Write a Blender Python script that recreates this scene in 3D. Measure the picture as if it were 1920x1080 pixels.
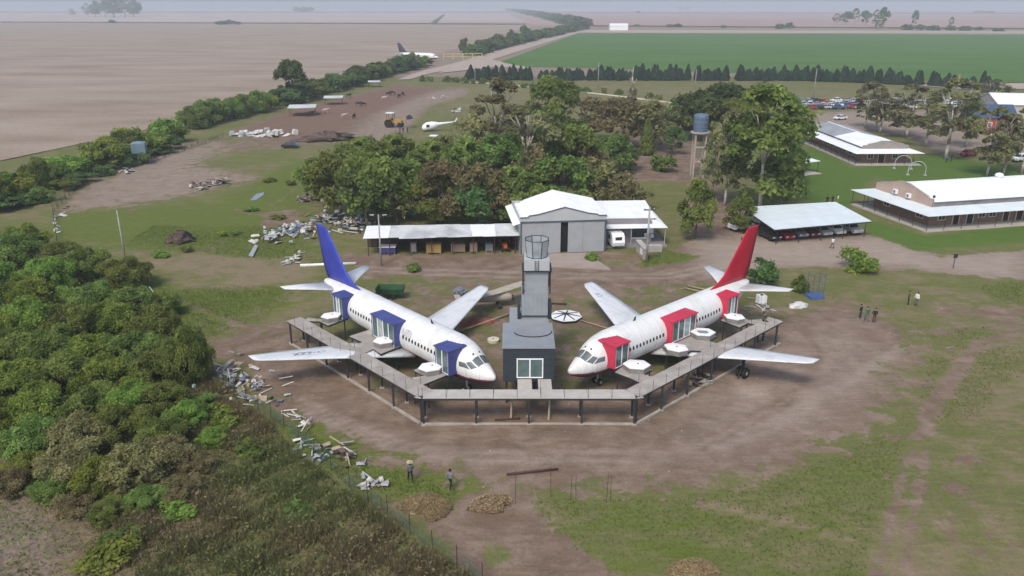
import bpy, bmesh, math, random
import numpy as np
from mathutils import Vector, Matrix
random.seed(7); rng = np.random.default_rng(11)
scene = bpy.context.scene
for o in list(bpy.data.objects): bpy.data.objects.remove(o, do_unlink=True)
R = math.radians

# ---------------------------------------------------------------- camera
FPX, CAMH, HORIZ = 1450.0, 34.5, 10.0           # focal length in photo pixels, height, level line
PITCH = math.atan((540 - HORIZ) / FPX)
cam = bpy.data.cameras.new('camera'); camo = bpy.data.objects.new('camera', cam)
scene.collection.objects.link(camo)
cam.sensor_width = 36; cam.lens = FPX / 1920 * 36
cam.clip_start = 0.5; cam.clip_end = 40000
camo.location = (0, 0, CAMH); camo.rotation_euler = (math.pi / 2 - PITCH, 0, 0)
scene.camera = camo
scene.render.resolution_x, scene.render.resolution_y = 1024, 576

# ---------------------------------------------------------------- world, sun, exposure
SUN_EL, SUN_AZ = 52.0, 205.0                     # degrees; azimuth clockwise from +Y
w = bpy.data.worlds.new('World'); scene.world = w; w.use_nodes = True
wt = w.node_tree; wt.nodes.clear()
sky = wt.nodes.new('ShaderNodeTexSky'); sky.sky_type = 'NISHITA'; sky.sun_disc = False
sky.sun_elevation = R(SUN_EL); sky.sun_rotation = R(SUN_AZ)
sky.air_density = 1.0; sky.dust_density = 3.2; sky.ozone_density = 1.2; sky.altitude = 100
bg = wt.nodes.new('ShaderNodeBackground'); bg.inputs['Strength'].default_value = 0.14
wo = wt.nodes.new('ShaderNodeOutputWorld')
wt.links.new(sky.outputs[0], bg.inputs['Color']); wt.links.new(bg.outputs[0], wo.inputs['Surface'])
sl = bpy.data.lights.new('sun', 'SUN'); sl.energy = 1.5; sl.angle = R(16); sl.color = (1.0, 0.93, 0.82)
so = bpy.data.objects.new('sun', sl); scene.collection.objects.link(so)
az, el = R(SUN_AZ), R(SUN_EL)
sdir = Vector((math.sin(az) * math.cos(el), math.cos(az) * math.cos(el), math.sin(el)))
so.rotation_euler = sdir.to_track_quat('Z', 'Y').to_euler(); so.location = (0, 60, 120)
vs = scene.view_settings
vs.view_transform = 'Standard'; vs.look = 'None'; vs.gamma = 1; vs.use_curve_mapping = False
vs.exposure = 0.48

# ---------------------------------------------------------------- survey helpers: photo point -> place on the land
_c, _s = math.cos(PITCH), math.sin(PITCH)
def G(x, y, z=0.0, Y=None):
    u, v = x - 960, y - 540
    d = (u, FPX * _c - v * _s, -(FPX * _s + v * _c))
    t = (CAMH - z) / -d[2] if Y is None else Y / d[1]
    return Vector((t * d[0], t * d[1], CAMH + t * d[2]))
def mpp(p): return (Vector(p) - Vector((0, 0, CAMH))).length / FPX
def GL(*pts, z=0.0): return [G(a, b, z) for a, b in pts]

# ---------------------------------------------------------------- materials
MATS = {}
def nd(t, typ, **kw):
    n = t.nodes.new(typ)
    for k, v in kw.items(): setattr(n, k, v)
    return n
def mat(name, col, rough=0.7, var=0.12, scale=1.5, metal=0.0, bump=0.0, col2=None, dirt=0.0, spec=0.3, coord='Object', detail=5):
    """procedural material: colour with two octaves of mottling, optional second colour in patches"""
    if name in MATS: return MATS[name]
    m = bpy.data.materials.new(name); m.use_nodes = True; t = m.node_tree
    b = t.nodes['Principled BSDF']
    b.inputs['Roughness'].default_value = rough; b.inputs['Metallic'].default_value = metal
    b.inputs['Specular IOR Level'].default_value = spec
    tc = nd(t, 'ShaderNodeTexCoord')
    n1 = nd(t, 'ShaderNodeTexNoise'); n1.inputs['Scale'].default_value = scale; n1.inputs['Detail'].default_value = detail
    t.links.new(tc.outputs[coord], n1.inputs['Vector'])
    r = nd(t, 'ShaderNodeMapRange'); r.inputs[1].default_value = 0.3; r.inputs[2].default_value = 0.7
    r.inputs[3].default_value = 1 - var; r.inputs[4].default_value = 1 + var
    t.links.new(n1.outputs['Fac'], r.inputs[0])
    mx = nd(t, 'ShaderNodeMix', data_type='RGBA', blend_type='MULTIPLY'); mx.inputs[0].default_value = 1
    mx.inputs[6].default_value = (*col, 1)
    if col2 is not None:
        n2 = nd(t, 'ShaderNodeTexNoise'); n2.inputs['Scale'].default_value = scale * 0.45; n2.inputs['Detail'].default_value = 6
        t.links.new(tc.outputs[coord], n2.inputs['Vector'])
        r2 = nd(t, 'ShaderNodeMapRange'); r2.inputs[1].default_value = 0.45; r2.inputs[2].default_value = 0.65
        t.links.new(n2.outputs['Fac'], r2.inputs[0])
        m2 = nd(t, 'ShaderNodeMix', data_type='RGBA'); m2.inputs[6].default_value = (*col, 1); m2.inputs[7].default_value = (*col2, 1)
        t.links.new(r2.outputs[0], m2.inputs[0]); t.links.new(m2.outputs[2], mx.inputs[6])
    t.links.new(r.outputs[0], mx.inputs[7]); t.links.new(mx.outputs[2], b.inputs['Base Color'])
    if bump:
        bp = nd(t, 'ShaderNodeBump'); bp.inputs['Strength'].default_value = bump; bp.inputs['Distance'].default_value = 0.05
        n3 = nd(t, 'ShaderNodeTexNoise'); n3.inputs['Scale'].default_value = scale * 6; n3.inputs['Detail'].default_value = 6
        t.links.new(tc.outputs[coord], n3.inputs['Vector'])
        t.links.new(n3.outputs['Fac'], bp.inputs['Height']); t.links.new(bp.outputs[0], b.inputs['Normal'])
    MATS[name] = m; return m
def glassmat(name, col, rough=0.08):
    if name in MATS: return MATS[name]
    m = mat(name, col, rough, 0.25, 1.2, spec=0.7); return m
def leafmat(name, c1, c2, dark=0.6, bright=1.35, transl=0.3, hue=0.03):
    """foliage: tint attribute (per clump and per leaf) + per-tree random; diffuse with translucency"""
    m = bpy.data.materials.new(name); m.use_nodes = True; t = m.node_tree; t.nodes.clear()
    out = nd(t, 'ShaderNodeOutputMaterial'); at = nd(t, 'ShaderNodeAttribute', attribute_name='tint')
    sp = nd(t, 'ShaderNodeSeparateColor'); t.links.new(at.outputs['Color'], sp.inputs[0])
    mx = nd(t, 'ShaderNodeMix', data_type='RGBA'); mx.inputs[6].default_value = (*c1, 1); mx.inputs[7].default_value = (*c2, 1)
    t.links.new(sp.outputs[0], mx.inputs[0])
    oi = nd(t, 'ShaderNodeObjectInfo')
    mr = nd(t, 'ShaderNodeMapRange'); mr.inputs[3].default_value = 0.8; mr.inputs[4].default_value = 1.22
    t.links.new(oi.outputs['Random'], mr.inputs[0])
    mr2 = nd(t, 'ShaderNodeMapRange'); mr2.inputs[3].default_value = dark; mr2.inputs[4].default_value = bright
    t.links.new(sp.outputs[1], mr2.inputs[0])
    mu = nd(t, 'ShaderNodeMath', operation='MULTIPLY'); t.links.new(mr.outputs[0], mu.inputs[0]); t.links.new(mr2.outputs[0], mu.inputs[1])
    hs = nd(t, 'ShaderNodeHueSaturation'); t.links.new(mx.outputs[2], hs.inputs['Color']); t.links.new(mu.outputs[0], hs.inputs['Value'])
    mr3 = nd(t, 'ShaderNodeMapRange'); mr3.inputs[3].default_value = 0.5 - hue; mr3.inputs[4].default_value = 0.5 + hue
    t.links.new(oi.outputs['Random'], mr3.inputs[0]); t.links.new(mr3.outputs[0], hs.inputs['Hue'])
    d = nd(t, 'ShaderNodeBsdfDiffuse'); tr = nd(t, 'ShaderNodeBsdfTranslucent'); ms = nd(t, 'ShaderNodeMixShader'); ms.inputs[0].default_value = transl
    t.links.new(hs.outputs[0], d.inputs[0]); t.links.new(hs.outputs[0], tr.inputs[0])
    t.links.new(d.outputs[0], ms.inputs[1]); t.links.new(tr.outputs[0], ms.inputs[2]); t.links.new(ms.outputs[0], out.inputs['Surface'])
    MATS[name] = m; return m

# ---------------------------------------------------------------- mesh builder
COL = scene.collection
class MB:
    def __init__(s): s.v = []; s.f = []; s.m = []
    def add(s, vs, fs, mi=0):
        k = len(s.v); s.v += [tuple(p) for p in vs]; s.f += [tuple(i + k for i in f) for f in fs]; s.m += [mi] * len(fs); return s
    def frame(s, c, ax, ay, az, mi=0):
        c, ax, ay, az = map(Vector, (c, ax, ay, az))
        vs = [c + sx * ax + sy * ay + sz * az for sz in (-1, 1) for sy in (-1, 1) for sx in (-1, 1)]
        return s.add(vs, [(0, 2, 3, 1), (4, 5, 7, 6), (0, 1, 5, 4), (2, 6, 7, 3), (0, 4, 6, 2), (1, 3, 7, 5)], mi)
    def box(s, c, sz, rz=0.0, mi=0, rx=0.0, ry=0.0):
        M = Matrix.Rotation(rz, 3, 'Z') @ Matrix.Rotation(ry, 3, 'Y') @ Matrix.Rotation(rx, 3, 'X')
        return s.frame(c, M @ Vector((sz[0] / 2, 0, 0)), M @ Vector((0, sz[1] / 2, 0)), M @ Vector((0, 0, sz[2] / 2)), mi)
    def b6(s, x0, x1, y0, y1, z0, z1, mi=0): return s.box(((x0 + x1) / 2, (y0 + y1) / 2, (z0 + z1) / 2), (x1 - x0, y1 - y0, z1 - z0), 0, mi)
    def beam(s, p, q, wd, ht, mi=0, up=(0, 0, 1)):
        p, q = Vector(p), Vector(q); d = (q - p); L = d.length; d.normalize(); u = Vector(up)
        sd = d.cross(u)
        if sd.length < 1e-4: sd = d.cross(Vector((1, 0, 0)))
        sd.normalize(); u = sd.cross(d)
        return s.frame((p + q) / 2, d * (L / 2), sd * (wd / 2), u * (ht / 2), mi)
    def tube(s, p, q, r0, r1=None, n=8, mi=0, caps=True):
        p, q = Vector(p), Vector(q); r1 = r0 if r1 is None else r1; d = (q - p).normalized()
        a = d.orthogonal().normalized(); b = d.cross(a)
        vs = [p + r0 * (math.cos(i * 2 * math.pi / n) * a + math.sin(i * 2 * math.pi / n) * b) for i in range(n)]
        vs += [q + r1 * (math.cos(i * 2 * math.pi / n) * a + math.sin(i * 2 * math.pi / n) * b) for i in range(n)]
        fs = [(i, (i + 1) % n, n + (i + 1) % n, n + i) for i in range(n)]
        if caps: fs += [tuple(range(n - 1, -1, -1)), tuple(range(n, 2 * n))]
        return s.add(vs, fs, mi)
    def path(s, pts, rs, n=8, mi=0):
        for i in range(len(pts) - 1): s.tube(pts[i], pts[i + 1], rs[i], rs[i + 1], n, mi)
        return s
    def loft(s, rings, mi=0, caps=True, closed=True):
        n = len(rings[0]); vs = [p for r in rings for p in r]; fs = []
        for k in range(len(rings) - 1):
            for i in range(n if closed else n - 1):
                j = (i + 1) % n; fs.append((k * n + i, k * n + j, (k + 1) * n + j, (k + 1) * n + i))
        if caps: fs += [tuple(range(n - 1, -1, -1)), tuple(range((len(rings) - 1) * n, len(rings) * n))]
        return s.add(vs, fs, mi)
    def prism(s, poly, z0, z1, mi=0):
        poly = [(p[0], p[1]) for p in poly]
        A = sum(poly[i][0] * poly[(i + 1) % len(poly)][1] - poly[(i + 1) % len(poly)][0] * poly[i][1] for i in range(len(poly)))
        if A < 0: poly = poly[::-1]
        return s.loft([[(x, y, z0) for x, y in poly], [(x, y, z1) for x, y in poly]], mi)
    def lathe(s, c, prof, n=16, mi=0):
        c = Vector(c)
        return s.loft([[c + Vector((r * math.cos(2 * math.pi * i / n), r * math.sin(2 * math.pi * i / n), z)) for i in range(n)] for r, z in prof], mi)
    def face(s, pts, mi=0): return s.add(pts, [tuple(range(len(pts)))], mi)
    def mesh(s, name, mats, smooth=False):
        me = bpy.data.meshes.new(name); me.from_pydata(s.v, [], s.f)
        mats = mats if isinstance(mats, (list, tuple)) else [mats]
        for m in mats: me.materials.append(m)
        me.polygons.foreach_set('material_index', s.m)
        if smooth: me.polygons.foreach_set('use_smooth', [True] * len(s.f))
        me.update(); return me
    def build(s, name, mats, parent=None, smooth=False, loc=None, label=None):
        o = bpy.data.objects.new(name, s.mesh(name, mats, smooth)); COL.objects.link(o)
        if parent is not None: o.parent = parent
        if loc is not None: o.location = loc
        if label: o['label'] = label
        return o
def tag(o, label=None, cat=None, group=None, kind=None):
    if label: o['label'] = label
    if cat: o['category'] = cat
    if group: o['group'] = group
    if kind: o['kind'] = kind
    return o
def thing(name, label, cat, loc=(0, 0, 0), rz=0.0, group=None, sc=1.0):
    o = bpy.data.objects.new(name, None); COL.objects.link(o); o.empty_display_size = 0.3
    o.location = loc; o.rotation_euler = (0, 0, rz); o.scale = (sc, sc, sc) if not isinstance(sc, tuple) else sc
    return tag(o, label, cat, group)
def inst(name, me, parent=None, loc=(0, 0, 0), rot=(0, 0, 0), sc=(1, 1, 1)):
    o = bpy.data.objects.new(name, me); COL.objects.link(o)
    if parent is not None: o.parent = parent
    o.location = loc; o.rotation_euler = rot; o.scale = sc if isinstance(sc, (tuple, list)) else (sc, sc, sc)
    return o
def copy_tree(o, parent=None):
    c = o.copy(); COL.objects.link(c); c.parent = parent
    for ch in o.children: copy_tree(ch, c)
    return c
def struct(o): o['kind'] = 'structure'; return o
def npmesh(name, V, F, mats, tint=None, attr='tint'):
    """fast mesh from numpy: V (n,3), F (m,k) all faces with k corners; tint (n,3) point colours"""
    me = bpy.data.meshes.new(name); k = F.shape[1]
    me.vertices.add(len(V)); me.vertices.foreach_set('co', np.asarray(V, np.float32).ravel())
    me.loops.add(F.size); me.loops.foreach_set('vertex_index', F.ravel().astype(np.int32))
    me.polygons.add(len(F)); me.polygons.foreach_set('loop_start', np.arange(0, F.size, k, dtype=np.int32))
    me.polygons.foreach_set('loop_total', np.full(len(F), k, np.int32))
    for m in (mats if isinstance(mats, (list, tuple)) else [mats]): me.materials.append(m)
    if tint is not None:
        a = me.color_attributes.new(attr, 'FLOAT_COLOR', 'POINT')
        a.data.foreach_set('color', np.c_[tint, np.ones(len(V))].astype(np.float32).ravel())
    me.update(calc_edges=True); return me
def inpoly(P, poly):
    x, y = P[:, 0], P[:, 1]; r = np.zeros(len(P), bool); n = len(poly)
    for i in range(n):
        x0, y0 = poly[i][0], poly[i][1]; x1, y1 = poly[(i + 1) % n][0], poly[(i + 1) % n][1]
        if y0 == y1: continue
        c = ((y0 > y) != (y1 > y)) & (x < (x1 - x0) * (y - y0) / (y1 - y0) + x0); r ^= c
    return r
def edged(P, poly, closed=True):
    d = np.full(len(P), 1e9); n = len(poly)
    for i in range(n if closed else n - 1):
        a = np.array(poly[i][:2]); b = np.array(poly[(i + 1) % n][:2]); ab = b - a
        t = np.clip(((P - a) @ ab) / max(ab @ ab, 1e-9), 0, 1); d = np.minimum(d, np.hypot(*(P - a - t[:, None] * ab).T))
    return d
def smooth01(x): x = np.clip(x, 0, 1); return x * x * (3 - 2 * x)
# ================================================================ GROUND
def axis(lo, hi, step, far, grow=1.16):
    a = list(np.arange(lo, hi + 1e-6, step)); s = step
    while a[-1] < far: s *= grow; a.append(min(far, a[-1] + s))
    s = step; b = []
    x = lo
    while x > -far: s *= grow; x = max(-far, x - s); b.append(x)
    return np.array(b[::-1] + a)
GX = axis(-75, 95, .65, 9500, 1.12); GY = axis(37, 150, .65, 9500, 1.06)
XX, YY = np.meshgrid(GX, GY); P2 = np.c_[XX.ravel(), YY.ravel()]
m1 = np.zeros((len(P2), 3)); m2 = np.zeros((len(P2), 3))
m1[:] = (0.22, 0.45, 0.42)
far = (P2[:, 1] > 420) | (np.abs(P2[:, 0]) > 400) | (P2[:, 1] < 10)
m1[far] = (1, 0, 1); m2[far, 0] = 0.35
def paint(ch, val, feather, *pts):
    poly = [(p.x, p.y) for p in GL(*pts)]
    sd = np.where(inpoly(P2, poly), 1, -1) * edged(P2, poly)
    wgt = smooth01(0.5 + sd / (2 * feather))
    arr, i = (m1, ch) if ch < 3 else (m2, ch - 3)
    arr[:, i] = arr[:, i] * (1 - wgt) + val * wgt
D, LU, DR, GR, RE, LA = range(6)
def rut(ch, val, width, feather, *pts):
    line = [(p.x, p.y) for p in GL(*pts)]; wgt = smooth01((width / 2 + feather / 2 - edged(P2, line, False)) / feather)
    arr, i = (m1, ch) if ch < 3 else (m2, ch - 3)
    arr[:, i] = arr[:, i] * (1 - wgt) + val * wgt
paint(DR, .55, 6, (880, 150), (1700, 175), (1500, 215), (1250, 235), (1000, 215), (780, 190))
paint(D, .18, 8, (880, 150), (1700, 175), (1500, 215), (1250, 235), (1000, 215), (780, 190))
paint(D, .50, 6, (640, 560), (900, 480), (1100, 480), (1350, 540), (1450, 600), (1190, 740), (790, 740))
paint(D, .80, 8, (395, 650), (470, 612), (540, 605), (600, 660), (700, 720), (800, 745), (1185, 745), (1300, 690), (1420, 615), (1470, 580), (1560, 565), (1660, 590), (1730, 640), (1700, 740), (1600, 810), (1450, 860), (1300, 895), (1000, 900), (860, 872), (740, 840), (640, 785), (560, 770), (500, 735), (430, 690))
paint(D, .95, 6, (560, 700), (800, 800), (1190, 800), (1330, 730), (1500, 690), (1560, 760), (1400, 830), (1200, 870), (950, 865), (700, 800))
paint(GR, .35, 4, (1400, 640), (1600, 600), (1690, 700), (1560, 800), (1400, 840), (1250, 860))
paint(D, .97, 2, (640, 476), (975, 478), (1130, 472), (1180, 478), (1260, 470), (1300, 445), (1290, 340), (1180, 338), (1190, 318), (1320, 330), (1400, 400), (1390, 440), (1640, 440), (1760, 480), (1930, 470), (1930, 525), (1700, 503), (1480, 498), (1380, 522), (1240, 530), (1050, 545), (930, 520), (760, 512), (690, 520))
paint(GR, .85, 4, (1300, 450), (1640, 440), (1760, 478), (1930, 463), (1930, 530), (1700, 500), (1480, 498), (1320, 515))
paint(D, .3, 1.5, (1195, 480), (1250, 468), (1320, 478), (1290, 492), (1200, 502))
paint(LU, .8, 1.5, (1195, 480), (1250, 468), (1320, 478), (1290, 492), (1200, 502))
paint(D, .45, 1.5, (1080, 480), (1180, 478), (1190, 500), (1090, 500))
paint(D, .88, 1.2, (880, 925), (960, 918), (1040, 1000), (1180, 1095), (1000, 1095), (930, 1010), (860, 960))
paint(D, .85, 1.0, (745, 942), (800, 930), (870, 985), (960, 1095), (900, 1095), (820, 1000))
paint(D, .78, 9, (140, 362), (260, 300), (400, 262), (425, 275), (370, 310), (480, 332), (420, 350), (300, 375), (200, 390), (120, 395))
paint(GR, .45, 4, (140, 362), (260, 300), (400, 262), (425, 275), (370, 310), (480, 332), (420, 350), (300, 375), (200, 390), (120, 395))
paint(D, .6, 4, (300, 270), (560, 255), (640, 262), (600, 275), (420, 285))
paint(D, .95, 5, (425, 252), (520, 216), (640, 186), (740, 160), (830, 165), (800, 178), (700, 215), (660, 252), (560, 262))
paint(RE, 1.0, 5, (425, 252), (520, 216), (640, 186), (740, 160), (830, 165), (790, 178), (690, 215), (640, 250), (560, 262))
paint(D, .92, 5, (660, 252), (720, 205), (800, 172), (870, 165), (880, 176), (800, 200), (760, 245), (740, 262), (680, 262))
paint(GR, .4, 5, (660, 252), (720, 205), (800, 172), (870, 165), (880, 176), (800, 200), (760, 245), (740, 262), (680, 262))
paint(D, .8, 4, (1120, 260), (1300, 250), (1330, 330), (1180, 330), (1160, 310))
paint(D, .85, 4, (1500, 212), (1700, 205), (1930, 215), (1930, 292), (1760, 285), (1700, 252), (1640, 246), (1520, 235))
paint(GR, .6, 4, (1500, 212), (1700, 205), (1930, 215), (1930, 292), (1760, 285), (1700, 252), (1640, 246), (1520, 235))
paint(D, .40, 6, (1690, 760), (1760, 640), (1930, 560), (1930, 1095), (1640, 1095), (1690, 900))
paint(DR, .62, 6, (1690, 760), (1760, 640), (1930, 560), (1930, 1095), (1640, 1095), (1690, 900))
paint(LU, .32, 6, (1690, 760), (1760, 640), (1930, 560), (1930, 1095), (1640, 1095), (1690, 900))
paint(LU, .6, 5, (1760, 700), (1850, 690), (1880, 760), (1800, 800), (1740, 780))
paint(D, .55, 3, (1740, 560), (1930, 575), (1930, 650), (1850, 600), (1760, 620))
paint(D, .8, 2, (490, 398), (555, 392), (560, 418), (500, 425))
paint(D, .5, 2, (-20, 830), (60, 860), (120, 930), (210, 1000), (330, 1095), (-20, 1095))
paint(DR, .95, 2, (-20, 830), (60, 860), (120, 930), (210, 1000), (330, 1095), (-20, 1095))
paint(LU, .1, 2, (-20, 830), (60, 860), (120, 930), (210, 1000), (330, 1095), (-20, 1095))
paint(D, .9, 2, (-20, 925), (60, 950), (130, 1095), (-20, 1095))
paint(GR, .45, 2, (-20, 925), (60, 950), (130, 1095), (-20, 1095))
paint(D, .6, 2, (-20, 860), (50, 875), (110, 960), (60, 970))
paint(LU, .95, 2, (540, 790), (620, 780), (760, 848), (860, 885), (980, 915), (1010, 960), (880, 930), (780, 930), (700, 900), (600, 860))
paint(LU, .62, 9, (980, 930), (1150, 905), (1320, 905), (1560, 850), (1720, 770), (1730, 860), (1690, 920), (1640, 1095), (1180, 1095), (1080, 1010))
paint(DR, .32, 9, (980, 930), (1150, 905), (1320, 905), (1560, 850), (1720, 770), (1730, 860), (1690, 920), (1640, 1095), (1180, 1095), (1080, 1010))
paint(LU, .9, 5, (250, 500), (420, 470), (560, 450), (600, 520), (500, 560), (420, 620), (300, 600), (230, 530))
paint(LU, .9, 5, (100, 400), (400, 380), (560, 300), (600, 300), (560, 400), (480, 450), (250, 470), (110, 450))
paint(DR, .7, 4, (230, 470), (560, 485), (600, 510), (560, 530), (330, 540))
paint(LU, .15, 4, (230, 470), (560, 485), (600, 510), (560, 530), (330, 540))
paint(DR, .6, 3, (400, 565), (580, 560), (580, 590), (420, 600))
paint(LU, .8, 2, (870, 560), (950, 548), (950, 600), (870, 615))
paint(LU, .9, 1.5, (1040, 640), (1085, 630), (1072, 720), (1045, 722))
paint(LU, .6, 6, (1560, 562), (1750, 620), (1930, 590), (1930, 700), (1760, 720), (1740, 650), (1640, 580))
paint(DR, .5, 6, (1480, 505), (1700, 505), (1930, 540), (1930, 600), (1750, 620), (1560, 562))
paint(LU, .65, 2, (1850, 535), (1930, 525), (1930, 570), (1870, 560))
paint(GR, 1, 1.2, (1375, 732), (1400, 722), (1440, 722), (1425, 738), (1395, 742))
paint(D, 1.2, 1.2, (1375, 732), (1400, 722), (1440, 722), (1425, 738), (1395, 742))
paint(DR, .85, 3, (760, 900), (960, 900), (1040, 960), (900, 1000))
for off in (0, 38):
    rut(D, .75, .4, .9, (1930, 612 + off * .35), (1830, 640 + off * .4), (1740, 760 + off * .5), (1690 + off, 900), (1640 + off * 1.3, 1095))
    rut(LU, .1, .5, 1.2, (1930, 612 + off * .35), (1830, 640 + off * .4), (1740, 760 + off * .5), (1690 + off, 900), (1640 + off * 1.3, 1095))
    rut(GR, .7, .45, 1.0, (560, 745 + off * .5), (680, 800 + off * .5), (800, 840 + off * .4), (1000, 850 + off * .4), (1250, 845 + off * .4), (1450, 790 + off * .4), (1620, 690 + off * .3), (1700, 640 + off * .3))
    rut(GR, .0, .35, .8, (1120, 860 + off * .5), (1300, 830 + off * .5), (1480, 740 + off * .4), (1540, 660 + off * .3), (1500, 600))
    rut(GR, .9, .4, .9, (700, 500 + off * .2), (1000, 512 + off * .25), (1250, 512 + off * .2), (1400, 486 + off * .25), (1700, 478 + off * .3), (1930, 492 + off * .3))
    rut(D, .9, .4, .9, (905 + off * .7, 930), (990 + off * .8, 1000), (1110 + off, 1095))
rut(DR, 1.1, .35, .9, (1335, 946), (1450, 972), (1600, 1010)); rut(LU, 0, .35, .9, (1335, 946), (1450, 972), (1600, 1010))
rut(D, .8, .5, 1.2, (560, 640), (500, 620), (430, 600), (330, 560)); rut(DR, .9, .8, 2, (560, 520), (450, 505), (340, 500), (250, 505)); rut(D, .7, .5, 1.5, (420, 385), (470, 400), (520, 380), (580, 330))
LAWN = [(1440, 365), (1520, 268), (1600, 315), (1760, 288), (1930, 320), (1930, 400), (1640, 330), (1590, 390), (1640, 415), (1740, 442), (1930, 420), (1930, 452), (1720, 470), (1640, 440), (1560, 380)]
paint(D, 0, 1.5, *LAWN); paint(LA, 1, 1.5, *LAWN)
nx, ny = len(GX), len(GY)
ii = np.arange(nx * ny).reshape(ny, nx)
Fg = np.stack([ii[:-1, :-1], ii[:-1, 1:], ii[1:, 1:], ii[1:, :-1]], -1).reshape(-1, 4)
# gentle unevenness of the worked land (a few centimetres), flat beyond
near = np.exp(-((P2[:, 0] / 160) ** 4 + ((P2[:, 1] - 130) / 190) ** 4))
zz = near * (0.05 * np.sin(P2[:, 0] * .21 + 1.3 * np.sin(P2[:, 1] * .13)) + 0.04 * np.sin(P2[:, 1] * .33 + P2[:, 0] * .17)) - 0.09 * near

def ground_material():
    m = bpy.data.materials.new('ground_soil_and_grass'); m.use_nodes = True; t = m.node_tree; b = t.nodes['Principled BSDF']
    b.inputs['Roughness'].default_value = 0.95; b.inputs['Specular IOR Level'].default_value = 0.1
    L = t.links.new
    tc = nd(t, 'ShaderNodeTexCoord')
    def noise(sc, det=6, rough=.6, dist=0.0, stretch=None):
        n = nd(t, 'ShaderNodeTexNoise'); n.inputs['Scale'].default_value = sc; n.inputs['Detail'].default_value = det
        n.inputs['Roughness'].default_value = rough; n.inputs['Distortion'].default_value = dist
        if stretch:
            mp = nd(t, 'ShaderNodeMapping'); mp.inputs['Scale'].default_value = stretch[:3]; mp.inputs['Rotation'].default_value = (0, 0, stretch[3])
            L(tc.outputs['Object'], mp.inputs[0]); L(mp.outputs[0], n.inputs['Vector'])
        else: L(tc.outputs['Object'], n.inputs['Vector'])
        return n.outputs['Fac']
    def math_(op, a, bb=None):
        n = nd(t, 'ShaderNodeMath', operation=op)
        for i, x in enumerate((a, bb)):
            if x is None: continue
            if isinstance(x, (int, float)): n.inputs[i].default_value = x
            else: L(x, n.inputs[i])
        return n.outputs[0]
    def rng_(x, a, bb, c=0, d=1, st='SMOOTHSTEP'):
        n = nd(t, 'ShaderNodeMapRange', interpolation_type=st)
        for i, q in enumerate((a, bb, c, d)): n.inputs[i + 1].default_value = q
        L(x, n.inputs[0]); return n.outputs[0]
    def mix(f, c1, c2, bt='MIX'):
        n = nd(t, 'ShaderNodeMix', data_type='RGBA', blend_type=bt)
        for i, x in ((0, f), (6, c1), (7, c2)):
            if isinstance(x, (int, float)): n.inputs[i].default_value = x
            elif isinstance(x, tuple): n.inputs[i].default_value = (*x, 1)
            else: L(x, n.inputs[i])
        return n.outputs[2]
    a1 = nd(t, 'ShaderNodeAttribute', attribute_name='m1'); s1 = nd(t, 'ShaderNodeSeparateColor'); L(a1.outputs['Color'], s1.inputs[0])
    a2 = nd(t, 'ShaderNodeAttribute', attribute_name='m2'); s2 = nd(t, 'ShaderNodeSeparateColor'); L(a2.outputs['Color'], s2.inputs[0])
    dirt, lush, dry = s1.outputs; grav, red, lawn = s2.outputs
    nA, nB, nC, nD = noise(.07, 5, .55, .6), noise(.42, 7, .62, .4), noise(2.6, 6, .65), noise(.2, 6, .6, .8, (1, 2.2, 1, .5))
    nG = noise(.55, 7, .7, 1.2, (.35, 2.4, 1, .45))
    c_ = lambda n, k: math_('MULTIPLY', math_('SUBTRACT', n, .5), k)
    fdry = rng_(math_('ADD', math_('ADD', dry, c_(nB, 1.6)), c_(nA, 1.2)), .25, .8)
    flush = rng_(math_('ADD', math_('ADD', lush, c_(nD, 1.6)), c_(nB, .8)), .3, .85)
    olive = mix(nC, (.104, .112, .039), (.16, .163, .064))
    dryc = mix(nC, (.165, .128, .075), (.25, .20, .13))
    grass = mix(fdry, olive, dryc)
    lushc = mix(nC, (.078, .106, .021), (.14, .164, .038))
    grass = mix(flush, grass, lushc)
    lawnc = mix(nB, (.066, .122, .02), (.102, .158, .033))
    grass = mix(lawn, grass, lawnc)
    dA = mix(rng_(nB, .3, .7), (.135, .096, .068), (.238, .18, .137)); dA = mix(rng_(nD, .45, .7), dA, (.165, .114, .081)); dA = mix(rng_(nG, .55, .72, 0, .6), dA, (.26, .20, .155))
    gv = mix(nB, (.27, .22, .175), (.365, .308, .258)); dA = mix(grav, dA, gv)
    rd = mix(nB, (.14, .085, .06), (.205, .14, .105)); dA = mix(red, dA, rd)
    fd = rng_(math_('ADD', math_('ADD', dirt, c_(nB, 1.0)), math_('ADD', c_(nD, .9), c_(nC, .65))), .43, .57)
    col = mix(fd, grass, dA)
    nE = noise(7, 8, .8); nF = noise(.9, 3, .5, .3, (.5, 3.0, 1, .35))
    col = mix(1.0, col, rng_(nE, .3, .7, .72, 1.26, 'LINEAR'), 'MULTIPLY')
    col = mix(1.0, col, rng_(nF, .3, .7, .9, 1.08, 'LINEAR'), 'MULTIPLY')
    L(col, b.inputs['Base Color'])
    bp = nd(t, 'ShaderNodeBump'); bp.inputs['Strength'].default_value = .6; bp.inputs['Distance'].default_value = .12
    L(math_('ADD', nC, math_('MULTIPLY', nB, 2.0)), bp.inputs['Height']); L(bp.outputs[0], b.inputs['Normal'])
    return m
gm = npmesh('ground', np.c_[P2, zz], Fg, ground_material(), m1, 'm1')
a = gm.color_attributes.new('m2', 'FLOAT_COLOR', 'POINT'); a.data.foreach_set('color', np.c_[m2, np.ones(len(P2))].astype(np.float32).ravel())
struct(inst('ground', gm))

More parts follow.
